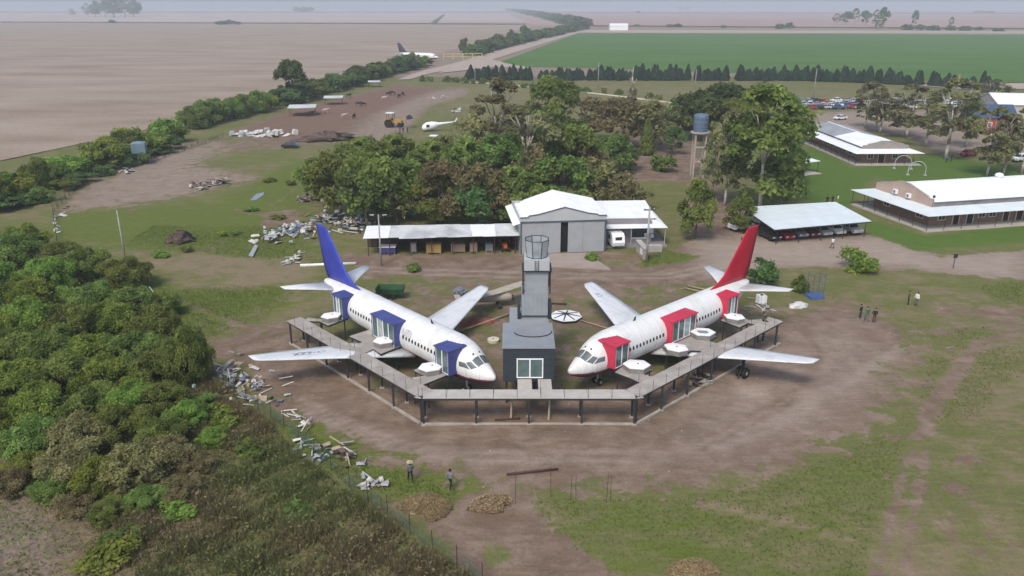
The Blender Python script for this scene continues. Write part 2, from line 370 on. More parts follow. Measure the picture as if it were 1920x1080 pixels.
# ---------------------------------------------------------------- fields and roads laid on the land
def field(name, pts, z, m):
    mb = MB(); mb.face([(p.x, p.y, z) for p in GL(*pts)]); o = mb.build(name, m)
    if o.data.polygons[0].normal.z < 0: o.data.flip_normals()
    return struct(o)
def fieldmat(name, ca, cb, cc, sc, rot, stretch):
    m = bpy.data.materials.new(name); m.use_nodes = True; t = m.node_tree; b = t.nodes['Principled BSDF']
    b.inputs['Roughness'].default_value = 1; b.inputs['Specular IOR Level'].default_value = 0.05
    tc = nd(t, 'ShaderNodeTexCoord'); mp = nd(t, 'ShaderNodeMapping'); mp.inputs['Scale'].default_value = stretch; mp.inputs['Rotation'].default_value = (0, 0, rot)
    t.links.new(tc.outputs['Object'], mp.inputs[0])
    n = nd(t, 'ShaderNodeTexNoise'); n.inputs['Scale'].default_value = sc; n.inputs['Detail'].default_value = 9; n.inputs['Roughness'].default_value = .62
    t.links.new(mp.outputs[0], n.inputs['Vector'])
    cr = nd(t, 'ShaderNodeValToRGB'); e = cr.color_ramp.elements
    e[0].position = .32; e[0].color = (*ca, 1); e[1].position = .68; e[1].color = (*cc, 1); k = e.new(.5); k.color = (*cb, 1)
    t.links.new(n.outputs['Fac'], cr.inputs[0])
    n2 = nd(t, 'ShaderNodeTexNoise'); n2.inputs['Scale'].default_value = .9; n2.inputs['Detail'].default_value = 5
    t.links.new(tc.outputs['Object'], n2.inputs['Vector'])
    mr = nd(t, 'ShaderNodeMapRange'); mr.inputs[1].default_value = .3; mr.inputs[2].default_value = .7; mr.inputs[3].default_value = .88; mr.inputs[4].default_value = 1.12
    t.links.new(n2.outputs['Fac'], mr.inputs[0])
    mx = nd(t, 'ShaderNodeMix', data_type='RGBA', blend_type='MULTIPLY'); mx.inputs[0].default_value = 1
    t.links.new(cr.outputs[0], mx.inputs[6]); t.links.new(mr.outputs[0], mx.inputs[7]); t.links.new(mx.outputs[2], b.inputs['Base Color'])
    return m
M_stub = fieldmat('stubble_field', (.225, .172, .132), (.285, .228, .18), (.332, .27, .218), .03, R(12), (.5, 1.3, 1))
M_far = fieldmat('far_fields', (.33, .255, .235), (.39, .31, .285), (.43, .35, .32), .003, R(3), (.3, 2.0, 1))
M_farr = fieldmat('far_red_field', (.28, .19, .165), (.33, .23, .20), (.37, .27, .24), .004, R(-3), (.3, 2.0, 1))
M_crop = fieldmat('crop_field', (.058, .124, .028), (.072, .142, .034), (.094, .156, .044), .02, R(-15), (.4, 1.4, 1))
M_road = fieldmat('dirt_road', (.30, .245, .20), (.36, .30, .25), (.41, .35, .30), .25, R(20), (.5, 1.5, 1))
field('far_field', [(-4000, 41.5), (5800, 43), (5800, 17.2), (-4000, 17.2)], .05, M_far)
field('stubble_field', [(-2500, 560), (-700, 450), (0, 302), (330, 232), (420, 205), (560, 170), (700, 135), (830, 100), (950, 62), (1000, 50), (980, 43), (-2500, 41)], .10, M_stub)
field('far_field', [(1000, 48), (1100, 50), (5200, 62), (5200, 22), (940, 20)], .16, M_farr)
field('crop_field', [(918, 124), (1084, 62.5), (5000, 76), (5000, 180), (1930, 156), (1100, 128)], .22, M_crop)
field('dirt_road', [(1075, 56), (1095, 56.5), (5000, 65), (5000, 71), (1086, 61.5), (1010, 85), (925, 112), (880, 124), (800, 140), (768, 150), (745, 150), (790, 134), (860, 117), (900, 105)], .28, M_road)
field('dirt_road', [(905, 108), (960, 122), (1000, 128), (985, 130), (930, 126), (870, 133), (820, 138), (850, 128), (890, 118)], .30, M_road)
field('farm_track', [(1700, 160), (1930, 157), (2500, 172), (2500, 182), (1930, 168), (1800, 168)], .30, M_road)
# field edges: dark bands of rank grass between fields
M_verge = mat('field_verge', (.09, .085, .05), 1, .3, .05)
def strip(name, a, b, wd, h, m):
    p, q = G(*a), G(*b); mb = MB(); mb.beam((p.x, p.y, h / 2), (q.x, q.y, h / 2), wd, h); return struct(mb.build(name, m))
strip('field_verge', (-300, 41), (985, 46.5), 9, 2.2, M_verge)
strip('field_verge', (-300, 23.5), (955, 23.5), 25, 3.5, M_verge)
strip('field_verge', (1090, 49.5), (2200, 57), 8, 2.2, M_verge)
strip('field_verge', (1000, 24.5), (2300, 26), 18, 2.5, M_verge)
strip('field_verge', (810, 46), (832, 28), 10, 2, M_verge)

# ---------------------------------------------------------------- grass and weeds that nobody could count
def blades(name, pts, hmin, hmax, width, tint, m, lean=.5, per=3):
    n = len(pts) * per; base = np.repeat(pts, per, 0) + np.c_[rng.normal(0, width * 1.2, (n, 2))]
    ang = rng.uniform(0, 2 * np.pi, n); h = rng.uniform(hmin, hmax, n) if np.isscalar(hmin) else np.repeat(hmin, per) * rng.uniform(.6, 1.3, n)
    wv = np.c_[np.cos(ang), np.sin(ang)] * (width * rng.uniform(.5, 1.3, n))[:, None]; ln = rng.normal(0, 1, (n, 2)) * (h * lean)[:, None]
    z0 = np.full(n, -.08)
    V = np.stack([np.c_[base - wv, z0], np.c_[base + wv, z0], np.c_[base + ln, h]], 1).reshape(-1, 3)
    T = np.repeat(np.c_[np.repeat(tint, per, 0)[:, 0], rng.uniform(0, 1, n), np.zeros(n)], 3, 0)
    o = inst(name, npmesh(name, V, np.arange(n * 3).reshape(-1, 3), m, T)); o['kind'] = 'stuff'; return o
def sample(ch_arr, n, x0, x1, y0, y1):
    ix = rng.uniform(x0, x1, n); iy = rng.uniform(y0, y1, n)
    gx = np.clip(np.searchsorted(GX, ix), 1, nx - 1); gy = np.clip(np.searchsorted(GY, iy), 1, ny - 1)
    return np.c_[ix, iy], ch_arr[gy * nx + gx]
pts, mk = sample(np.c_[m1, m2], 260000, -60, 75, 38, 125)
keep = (mk[:, 0] < .42) & (mk[:, 5] < .5) & (mk[:, 1] > .5) & (rng.uniform(0, 1, len(pts)) < mk[:, 1])
M_grassb = leafmat('grass_blades', (.125, .175, .045), (.28, .24, .13), .9, 1.25, .5, 0)
gp = pts[keep]; gmk = mk[keep]
tuft = np.clip(gmk[:, 2] - gmk[:, 1] * .9 + rng.normal(.15, .28, len(gp)), 0, 1)
o = blades('grass', gp, .02 + .055 * gmk[:, 1] * rng.uniform(.3, 1.4, len(gp)), 0, .03, np.c_[tuft], M_grassb, .9, 3)
o['label'] = 'short rough grass growing in patches over the yard'; o['category'] = 'grass'
WEED = GL((300, 760), (395, 705), (470, 760), (560, 850), (700, 960), (905, 1095), (270, 1095), (190, 1000), (110, 930), (40, 860), (60, 800))
BANK = GL((-60, 430), (60, 430), (120, 480), (235, 535), (300, 610), (395, 705), (470, 765), (560, 850), (700, 960), (905, 1095), (300, 1095), (210, 1000), (130, 930), (50, 865), (-60, 850))
def bank_points(n, poly):
    wx = [p.x for p in poly]; wy = [p.y for p in poly]
    q = np.c_[rng.uniform(min(wx), max(wx), n), rng.uniform(min(wy), max(wy), n)]; return q[inpoly(q, poly)]
def mound(q):
    x, y = q[:, 0], q[:, 1]
    return np.clip(.45 + .28 * np.sin(x * 1.1 + 1.7 * np.sin(y * .8)) + .25 * np.sin(y * 1.5 + x * .6) + .18 * np.sin(x * 2.7 - y * 2.1) + .12 * np.sin(x * 4.3 + y * 3.9), .03, 1.5)
wp = bank_points(52000, WEED); hm = mound(wp); wp = wp[rng.uniform(0, 1, len(wp)) < .25 + .7 * hm]; hm = mound(wp)
M_weed = leafmat('dry_weeds', (.215, .172, .098), (.165, .195, .07), .68, 1.35, .45, 0)
hue = lambda q: smooth01((np.sin(q[:, 0] * .33 + 1) + np.sin(q[:, 1] * .47 + q[:, 0] * .2) + rng.normal(0, .8, len(q))) * .3 + .5)
o = blades('weeds', wp, .25 + hm * .75, 0, .035, np.c_[hue(wp)], M_weed, .45, 4)
o['label'] = 'tall brown and green weed stalks covering the bank by the wire fence'; o['category'] = 'weeds'
CORNER = GL((-60, 850), (50, 865), (130, 930), (210, 1000), (300, 1095), (-60, 1095))
wp = np.r_[bank_points(170000, BANK), bank_points(10000, CORNER)]; hm = mound(wp); n = len(wp)
zc = hm * rng.uniform(.35, 1.05, n); nr = rng.normal(0, .7, (n, 3)); nr[:, 2] += 1; nr /= np.linalg.norm(nr, axis=1)[:, None]
t1 = np.cross(nr, rng.normal(0, 1, (n, 3))); t1 /= np.linalg.norm(t1, axis=1)[:, None]; t2 = np.cross(nr, t1); sz = (.12 * rng.uniform(.5, 1.4, n))[:, None]; Pc = np.c_[wp, zc]
V = np.stack([Pc - t1 * sz, Pc + t2 * sz * .5, Pc + t1 * sz, Pc - t2 * sz * .5], 1).reshape(-1, 3)
T = np.repeat(np.c_[hue(wp), np.clip(.2 + .4 * hm + rng.uniform(0, .5, n), 0, 1), np.zeros(n)], 4, 0)
o = inst('undergrowth', npmesh('undergrowth', V, np.arange(n * 4).reshape(-1, 4), M_weed, T)); o['kind'] = 'stuff'
o['label'] = 'low brown and olive leafy undergrowth on the left bank'; o['category'] = 'undergrowth'

# stones and litter specks over the worked yard
pts, mk = sample(np.c_[m1, m2], 3500, -45, 62, 42, 118); pts = pts[mk[:, 0] > .5]; n = len(pts)
sz = .02 + .045 * rng.uniform(0, 1, n) ** 4 * 2; base = np.array([(1, 0, 0), (-.5, .87, 0), (-.5, -.87, 0), (0, 0, 1)])
V = (base[None] * sz[:, None, None] * rng.uniform(.6, 1.4, (n, 4, 1)) + np.c_[pts, np.full(n, -.03)][:, None]).reshape(-1, 3)
F = (np.array([(0, 1, 3), (1, 2, 3), (2, 0, 3)])[None] + 4 * np.arange(n)[:, None, None]).reshape(-1, 3)
T = np.repeat(np.c_[rng.uniform(0, 1, n) ** 2, rng.uniform(0, 1, n), np.zeros(n)], 4, 0)
o = inst('stones', npmesh('stones', V, F, leafmat('stone_specks', (.18, .14, .11), (.40, .36, .31), .7, 1.2, 0, 0), T)); tag(o, 'small stones and litter specks scattered over the bare yard', 'stones', None, 'stuff')
# ================================================================ AIRLINERS
def skinmat(name, c1, c2, px_, py_):
    """weathered aircraft paint: grime patches, run-off streaks and thin panel joints in the plane's own coordinates"""
    m = bpy.data.materials.new(name); m.use_nodes = True; t = m.node_tree; b = t.nodes['Principled BSDF']; L = t.links.new
    b.inputs['Roughness'].default_value = .36; b.inputs['Specular IOR Level'].default_value = .45
    tc = nd(t, 'ShaderNodeTexCoord'); sx = nd(t, 'ShaderNodeSeparateXYZ'); L(tc.outputs['Object'], sx.inputs[0])
    def noise(sc, st, det=6):
        mp = nd(t, 'ShaderNodeMapping'); mp.inputs['Scale'].default_value = st; L(tc.outputs['Object'], mp.inputs[0]); n = nd(t, 'ShaderNodeTexNoise'); n.inputs['Scale'].default_value = sc; n.inputs['Detail'].default_value = det; n.inputs['Roughness'].default_value = .65; L(mp.outputs[0], n.inputs['Vector']); return n.outputs['Fac']
    def rg(x, a, bb, c, d):
        n = nd(t, 'ShaderNodeMapRange'); 
        for i, q in enumerate((a, bb, c, d)): n.inputs[i + 1].default_value = q
        L(x, n.inputs[0]); return n.outputs[0]
    def mx(f, a, bb, bt='MIX'):
        n = nd(t, 'ShaderNodeMix', data_type='RGBA', blend_type=bt)
        for i, x in ((0, f), (6, a), (7, bb)):
            if isinstance(x, (int, float)): n.inputs[i].default_value = x
            elif isinstance(x, tuple): n.inputs[i].default_value = (*x, 1)
            else: L(x, n.inputs[i])
        return n.outputs[2]
    def joint(out, per):
        d = nd(t, 'ShaderNodeMath', operation='DIVIDE'); L(out, d.inputs[0]); d.inputs[1].default_value = per
        f = nd(t, 'ShaderNodeMath', operation='FRACT'); L(d.outputs[0], f.inputs[0]); c = nd(t, 'ShaderNodeMath', operation='LESS_THAN'); L(f.outputs[0], c.inputs[0]); c.inputs[1].default_value = .03 / per; return c.outputs[0]
    col = mx(rg(noise(.45, (1, 1, 1)), .48, .68, 0, .75), c1, c2)
    col = mx(rg(noise(1.6, (2.6, .5, .35)), .52, .72, 0, .45), col, tuple(x * .72 for x in c2))
    for o_, p_ in ((sx.outputs[0], px_), (sx.outputs[1], py_)):
        col = mx(1.0, col, rg(joint(o_, p_), 0, 1, 1, .72), 'MULTIPLY')
    L(col, b.inputs['Base Color']); L(rg(noise(1.2, (1, 1, 1)), .3, .7, .28, .55), b.inputs['Roughness'])
    MATS[name] = m; return m
M_white = skinmat('aircraft_white', (.72, .73, .715), (.60, .595, .555), 1.27, 50)
M_wingw = skinmat('wing_skin', (.64, .66, .67), (.50, .51, .50), 1.1, 2.2)
M_cream = mat('stained_nose_white', (.70, .67, .58), .5, .08, 1.5)
M_blue = mat('blue_paint', (.040, .055, .34), .42, .12, .6, col2=(.05, .07, .36))
M_navy = mat('navy_cladding', (.060, .075, .235), .5, .15, .8)
M_red = mat('red_paint', (.42, .012, .035), .42, .12, .6, col2=(.36, .01, .03))
M_redc = mat('red_cladding', (.50, .035, .075), .5, .12, .8)
M_belly = mat('belly_violet', (.045, .035, .075), .5, .2, .8)
M_line = mat('belly_red_line', (.25, .05, .06), .5, .2, .8)
M_win = glassmat('cabin_window', (.035, .045, .055), .12)
M_screen = glassmat('windscreen', (.10, .12, .13), .15)
M_alu = mat('aluminium', (.55, .56, .57), .4, .1, 2, metal=.6)
M_tyre = mat('rubber', (.018, .018, .018), .8, .2, 3)
M_dsteel = mat('dark_steel', (.035, .035, .038), .55, .2, 2)
M_rsteel = mat('primer_steel', (.07, .035, .03), .6, .25, 2)
M_wframe = mat('white_frame', (.78, .79, .80), .4, .04, 2)
M_dglass = glassmat('door_glass', (.085, .13, .13), .06)
M_dglass2 = glassmat('door_curtain_glass', (.33, .38, .38), .1)
M_letter = mat('dark_lettering', (.06, .065, .12), .5, .1, 2)
M_wlet = mat('grey_wing_lettering', (.20, .215, .25), .5, .1, 2)
M_fade = mat('faded_lettering', (.42, .44, .47), .5, .1, 2)

FUS = [(0, .04, -.50, -.60), (.12, .20, -.30, -.80), (.4, .39, -.10, -1.02), (.9, .66, .15, -1.30), (1.5, .93, .42, -1.54), (2.0, 1.13, .70, -1.68), (2.6, 1.34, 1.14, -1.80), (3.2, 1.52, 1.48, -1.88), (4.2, 1.72, 1.82, -1.96), (5.5, 1.86, 1.99, -2.0), (7, 1.88, 2.0, -2.0), (10, 1.88, 2.0, -2.0), (13, 1.88, 2.0, -2.0), (16, 1.88, 2.0, -2.0), (19, 1.88, 2.0, -2.0), (20.5, 1.88, 2.0, -1.93), (22, 1.84, 2.0, -1.68), (23.5, 1.73, 1.99, -1.28), (25, 1.52, 1.95, -.76), (26.5, 1.20, 1.86, -.20), (28, .80, 1.72, .38), (29.1, .44, 1.55, .82), (29.5, .22, 1.40, 1.0)]
NS = 56
def fus_pt(st, a):
    x, hw, zt, zb = st; c = (zt + zb) / 2; hh = (zt - zb) / 2
    return (x, hw * math.sin(a), c + hh * math.cos(a))
def fus_at(x):
    for i in range(len(FUS) - 1):
        if FUS[i][0] <= x <= FUS[i + 1][0]:
            k = (x - FUS[i][0]) / (FUS[i + 1][0] - FUS[i][0]); return tuple(FUS[i][j] * (1 - k) + FUS[i + 1][j] * k for j in range(4))
def fuselage_mesh():
    mb = MB(); st = []
    for i in range(len(FUS) - 1):
        for k in (0, .5): st.append(tuple(FUS[i][j] * (1 - k) + FUS[i + 1][j] * k for j in range(4)))
    st.append(FUS[-1])
    rings = [[fus_pt(s, 2 * math.pi * i / NS) for i in range(NS)] for s in st]
    mb.loft(rings)
    for k, f in enumerate(mb.f):
        if len(f) != 4: continue
        z = sum(mb.v[i][2] for i in f) / 4; x = sum(mb.v[i][0] for i in f) / 4
        lim = -.98 if x > 3 else -.74 - .08 * x
        if z < lim - .22 and x < 23: mb.m[k] = 1
        elif z < lim - .0 and x < 23: mb.m[k] = 2
    return mb.mesh('fuselage', [M_white, M_belly, M_line], True)
def airfoil(xle, chord, y, z, th, vertical=False):
    pr = [(0, 0), (.03, .5), (.12, .85), (.3, 1), (.55, .8), (.8, .38), (1, .04), (1, -.04), (.8, -.3), (.55, -.6), (.3, -.75), (.12, -.62), (.03, -.35)]
    if vertical: return [(xle + a * chord, y + b * th * chord * .5, z) for a, b in pr]
    return [(xle + a * chord, y, z + b * th * chord * .5) for a, b in pr]
def wing_mesh(sgn):
    mb = MB()
    secs = [(10.4, 6.6, 1.3, -1.55, .13), (12.4, 4.5, 5.0, -1.16, .12), (14.6, 3.3, 9.2, -.72, .11), (17.1, 1.85, 14.0, -.22, .10), (17.6, 1.35, 14.6, -.15, .07)]
    mb.loft([airfoil(a, c, sgn * y, z, th) for a, c, y, z, th in secs]); return mb.mesh('wing', M_wingw, True)
def stab_mesh(sgn):
    mb = MB(); mb.loft([airfoil(a, c, sgn * y, z, th) for a, c, y, z, th in [(25.2, 3.9, .55, 1.22, .1), (27.2, 2.5, 3.2, 1.45, .1), (28.7, 1.3, 5.5, 1.65, .08)]]); return mb.mesh('tailplane', M_wingw, True)
def fin_mesh(m):
    mb = MB(); mb.loft([airfoil(a, c, 0, z, th, True) for a, c, z, th in [(21.0, 8.0, 1.75, .05), (23.2, 6.1, 2.35, .08), (24.3, 5.3, 3.0, .09), (26.6, 3.6, 5.7, .09), (28.2, 2.45, 7.6, .09), (28.6, 2.1, 7.78, .06)]]); return mb.mesh('fin', [m], True)
def dorsal(m): return m
FUSM = fuselage_mesh(); WM = {s: wing_mesh(s) for s in (1, -1)}; SM = {s: stab_mesh(s) for s in (1, -1)}
def rot_patch(x, ang, ln, ht, off, n=10, sup=2.6):
    """a rounded panel lying on the fuselage skin at station x, angle ang from the top"""
    pts = []
    for i in range(n):
        t = 2 * math.pi * i / n; ct, st_ = math.cos(t), math.sin(t)
        du = abs(ct) ** (2 / sup) * math.copysign(1, ct) * ln / 2; dv = abs(st_) ** (2 / sup) * math.copysign(1, st_) * ht / 2
        s = fus_at(x + du); r = (s[2] - s[3]) / 2; p = Vector(fus_pt(s, ang + dv / r)); nrm = Vector((0, math.sin(ang), math.cos(ang))); pts.append(p + nrm * off)
    return pts
def rounded_window(x, ang, sg):
    mb = MB(); a = rot_patch(x, ang, .27, .40, .018); b = rot_patch(x, ang, .27, .40, -.05)
    if sg < 0: pass
    mb.loft([b, a]); return mb
def text_mesh(txt, size, m, name='lettering'):
    cu = bpy.data.curves.new(name, 'FONT'); cu.body = txt; cu.size = size; cu.extrude = .004; cu.align_x = 'CENTER'; cu.align_y = 'CENTER'
    o = bpy.data.objects.new(name, cu); COL.objects.link(o)
    me = bpy.data.meshes.new_from_object(o.evaluated_get(bpy.context.evaluated_depsgraph_get()))
    bpy.data.objects.remove(o, do_unlink=True); me.materials.clear(); me.materials.append(m); return me
def gear(root, x, y, ztop, ground, nw, name, r):
    mb = MB(); mb.tube((x, y, ztop), (x, y, ground + r), .11, .09, 10); mb.tube((x - .7, y, ztop + .1), (x, y, ground + r + .6), .05, .05, 6)
    mb.tube((x, y - .42, ground + r), (x, y + .42, ground + r), .07, .07, 8)
    g = mb.build(name, M_alu, root)
    for s in (-1, 1):
        w_ = MB(); w_.lathe((0, 0, 0), [(r * .45, -.15), (r * .9, -.15), (r, -.08), (r, .08), (r * .9, .15), (r * .45, .15)], 20)
        o = w_.build('wheel', M_tyre, g); o.rotation_euler = (math.pi / 2, 0, 0); o.location = (x, y + s * .3, ground + r)
        h = MB(); h.lathe((0, 0, 0), [(.02, -.16), (r * .5, -.158), (r * .5, .158), (.02, .16)], 14); h_ = h.build('hub', M_alu, g); h_.rotation_euler = (math.pi / 2, 0, 0); h_.location = (x, y + s * .3, ground + r)
def windscreen(root):
    # six panes wrapped on the nose, listed as (x, angle from the top) corners
    def sp(x, a, off=.02):
        s = fus_at(x); p = Vector(fus_pt(s, a)); return p + Vector((-.5, math.sin(a) * .6, math.cos(a))).normalized() * off
    for s in (1, -1):
        for q in (((2.30, .05), (2.34, .66), (1.58, .70), (1.50, .05)), ((2.36, .74), (2.68, 1.04), (2.10, 1.20), (1.64, .79)), ((2.72, 1.08), (3.4, 1.19), (3.3, 1.44), (2.22, 1.28))):
            mb = MB(); n_ = 4; outer = []
            for (x, a_) in q: outer.append(sp(x, s * a_, .022))
            inner = [sp(x, s * a_, -.06) for (x, a_) in q]
            # subdivide the pane so that it follows the skin
            rows = []
            for i in range(4):
                k = i / 3
                rows.append([sp((q[0][0] * (1 - j / 3) + q[1][0] * j / 3) * (1 - k) + (q[3][0] * (1 - j / 3) + q[2][0] * j / 3) * k, s * ((q[0][1] * (1 - j / 3) + q[1][1] * j / 3) * (1 - k) + (q[3][1] * (1 - j / 3) + q[2][1] * j / 3) * k)) for j in range(4)])
            vs_ = [p for r_ in rows for p in r_]; mb.add(vs_, [(i * 4 + j, i * 4 + j + 1, i * 4 + 5 + j, i * 4 + 4 + j) if s > 0 else (i * 4 + j, i * 4 + 4 + j, i * 4 + 5 + j, i * 4 + j + 1) for i in range(3) for j in range(3)])
            mb.build('windscreen_pane', M_screen, root, True)
        for xx in (2.62,):
            mb = MB(); mb.loft([rot_patch(xx, s * .28, .16, .22, -.03, 8), rot_patch(xx, s * .28, .16, .22, .02, 8)]); mb.build('eyebrow_window', M_win, root)
def door_box(root, x0, x1, sg, mclad, panes, zt=1.66, out=2.5, zb=-.84):
    """entrance vestibule: coloured cladding, flat roof, white-framed glass front"""
    mb = MB(); yi = .9
    for xa, xb in ((x0, x0 + .09), (x1 - .09, x1)):
        mb.b6(xa, xb, min(sg * yi, sg * out), max(sg * yi, sg * out), zb, zt)
    mb.b6(x0 + .09, x1 - .09, min(sg * yi, sg * (out - .02)), max(sg * yi, sg * (out - .02)), zb, zb + .06)
    v = mb.build('vestibule', mclad, root)
    r_ = MB(); r_.b6(x0 - .06, x1 + .06, min(sg * .35, sg * (out + .12)), max(sg * .35, sg * (out + .12)), zt, zt + .10)
    for i in range(int((x1 - x0) / .45)): r_.b6(x0 + .2 + i * .45, x0 + .24 + i * .45, min(sg * .4, sg * (out + .1)), max(sg * .4, sg * (out + .1)), zt + .10, zt + .125)
    r_.build('roof', mclad, v)
    n = len(panes); W = (x1 - x0 - .18) / n
    for i, g_ in enumerate(panes):
        a_, b_ = x0 + .09 + i * W, x0 + .09 + (i + 1) * W; yo = sg * (out - .06)
        p = MB(); p.b6(a_ + .05, b_ - .05, yo - .01, yo + .01, zb + .1, zt - .06); p.build('pane', g_, v)
        f = MB()
        for xa, xb, za, zb_ in ((a_, a_ + .06, zb + .06, zt), (b_ - .06, b_, zb + .06, zt), (a_ + .06, b_ - .06, zb + .06, zb + .13), (a_ + .06, b_ - .06, zt - .08, zt)):
            f.b6(xa, xb, yo - .035, yo + .035, za, zb_)
        f.build('door_frame', M_wframe, v)
def airliner(label, loc, heading, pitch, sg, paint, clad, boxes=True, ground=-3.4, belly=True, scl=1.0):
    root = thing('airliner', label, 'airplane', loc, math.pi / 2 - heading, sc=scl); root.rotation_euler = (0, -pitch, math.pi / 2 - heading)
    inst('fuselage', FUSM, root)
    for s in (1, -1): inst('wing', WM[s], root); inst('tailplane', SM[s], root)
    inst('fin', fin_mesh(paint), root)
    rd = MB(); rd.loft([[(27.35, .17, 2.3), (27.41, .17, 2.3), (30.3, .17, 7.5), (30.24, .17, 7.5)], [(27.35, -.17, 2.3), (27.41, -.17, 2.3), (30.3, -.17, 7.5), (30.24, -.17, 7.5)]])
    windscreen(root)
    skip = [(3.2, 6.1), (11.9, 16.6), (21.7, 30)] if boxes else [(0, 4.5), (22.5, 30)]
    xx = 5.0; k = 0; wm = None
    while xx < 22.4:
        if not any(a < xx < b for a, b in skip):
            ang = sg * 1.40
            rounded_window(xx, ang, sg).build('cabin_window', M_win, root)
        xx += .508
    for s in (1, -1): gear(root, 15.4, s * 2.6, -1.3, ground, 2, 'main_landing_gear', .5)
    gear(root, 4.1, 0, -1.6, ground, 2, 'nose_landing_gear', .32)
    an = MB(); an.loft([[(9.0, -.02, 1.98), (9.4, -.02, 1.98), (9.4, .02, 1.98), (9.0, .02, 1.98)], [(9.3, -.02, 2.4), (9.45, -.02, 2.4), (9.45, .02, 2.4), (9.3, .02, 2.4)]]); an.build('antenna', M_dsteel, root)
    if boxes:
        g1, g2 = M_dglass, M_dglass2
        zf = 2.6 - loc[2]; zt_ = 1.66 - (loc[2] - 3.2) * .3
        door_box(root, 3.6, 5.6, sg, clad, [g1, g1], zt_, 2.5, zf); door_box(root, 12.2, 16.2, sg, clad, [g1, g1, g2, g1], zt_, 2.5, zf); door_box(root, 21.9, 23.9, sg, clad, [g1, g2, g1], zt_ + .05, 2.45, zf)
    return root
HL, HR = R(-42.8), R(48.3)
PL = airliner('white airliner with royal blue tail fin and navy door vestibules, left of the tower', (-1.5, 62.75, 3.4), HL, R(.05), 1, M_blue, M_navy, ground=-3.4)
PR = airliner('white airliner with deep red tail fin and red door vestibules, right of the tower', (5.2, 64.5, 3.2), HR, R(.35), -1, M_red, M_redc, ground=-3.2)
# lettering on the left airliner's wing and side, faded on the right one
t = inst('lettering', text_mesh('LV-ZZX', .95, M_wlet), PL, (16.2, 9.6, -.50), (0, R(-6), R(72)), (1, 1, 1)); t['label'] = 'dark registration lettering on the wing'
t = inst('lettering', text_mesh('UTI', .95, M_fade), PL, (11.05, 1.86, .98), (R(62), 0, R(180)), (1, 1, 1)); t['label'] = 'faded airline lettering over the windows'
t = inst('lettering', text_mesh('LV', .95, M_fade), PR, (16.6, 11.3, -.30), (0, R(-6), R(72)), (1, 1, 1))
# tail of the red plane: underwing crate stack seen below the near wing is its own landing gear

# ================================================================ RAISED WALKWAY
M_deck = mat('deck_boards', (.30, .275, .248), .85, .14, 1.2, col2=(.36, .332, .30), bump=.2)
M_deck2 = mat('deck_boards_pale', (.42, .40, .365), .85, .1, 1.2, bump=.2)
M_conc = mat('concrete', (.36, .33, .29), .9, .14, 1.0, col2=(.29, .26, .225), bump=.3)
M_plank = mat('raw_plank', (.36, .28, .19), .85, .18, 1.2, col2=(.28, .22, .15))
DZ = 2.6
def walkway(name, label, a, b, wide_dir, width, n, posts, m):
    """deck of n panels from a to b (outer edge line), panels widen towards wide_dir"""
    a, b, wd = Vector((*a, 0)), Vector((*b, 0)), Vector((*wide_dir, 0)).normalized()
    root = thing(name, label, 'walkway', (a + b) / 2); off = -(a + b) / 2
    d = (b - a) / n; u = d.normalized()
    for i in range(n):
        p = a + d * i + off; mb = MB(); e = .012
        q = [p + u * e, p + d - u * e, p + d - u * e + wd * width, p + u * e + wd * width]
        dz = random.uniform(-.008, .008)
        mb.prism(q, DZ - .07 + dz, DZ + dz); mb.build('deck_panel', m, root)
        st = MB(); s0 = p + wd * .05; st.tube((s0.x, s0.y, DZ - .1), (s0.x, s0.y, DZ + .95), .018, .018, 5); st.build('stanchion', M_dsteel, root)
        if i % 2 == 1:
            st = MB(); s0 = p + wd * (width - .05); st.tube((s0.x, s0.y, DZ - .1), (s0.x, s0.y, DZ + .95), .018, .018, 5); st.build('stanchion', M_dsteel, root)
    for s in (.12, width - .12):
        mb = MB(); p, q = a + off + wd * s, b + off + wd * s; mb.beam((p.x, p.y, DZ - .18), (q.x, q.y, DZ - .18), .10, .20); mb.build('bearer', M_dsteel, root)
    for i in posts:
        for s in (.12, width - .12):
            p = a + (b - a) * i + off + wd * s; mb = MB(); mb.b6(p.x - .085, p.x + .085, p.y - .085, p.y + .085, -.12, DZ - .28); mb.b6(p.x - .2, p.x + .2, p.y - .2, p.y + .2, -.12, .02, 1); mb.build('post', [M_dsteel, M_conc], root)
    p, q = a + off + wd * .1, b + off + wd * .1
    mb = MB(); mb.beam((p.x, p.y, -.02), (q.x, q.y, -.02), .24, .18); mb.build('footing_beam', M_conc, root)
    return root
WF = walkway('walkway', 'straight grey walkway raised on dark posts, across the front between the two noses', (-7.75, 59.55), (10.7, 59.55), (0, 1), 1.6, 9, (0, .25, .5, .75, 1), M_deck2)
dl = Vector((-24.2, 76.9)) - Vector((-8.1, 59.6)); nl = Vector((-dl.y, dl.x)); nl = nl if nl.x > 0 else -nl
WL = walkway('walkway', 'slanting grey walkway on posts beside the blue-tailed airliner, crossing over its wing', (-8.15, 59.75), (-24.3, 77.0), nl, 1.7, 13, (.17, .34, .5, .67, .83, .98), M_deck)
dr = Vector((29.2, 76.9)) - Vector((11.1, 59.8)); nr = Vector((-dr.y, dr.x)); nr = nr if nr.x < 0 else -nr
WR = walkway('walkway', 'slanting grey walkway on posts beside the red-tailed airliner, crossing over its wing', (11.1, 59.75), (29.2, 76.9), nr, 1.7, 13, (.14, .3, .46, .78, .96), M_deck)
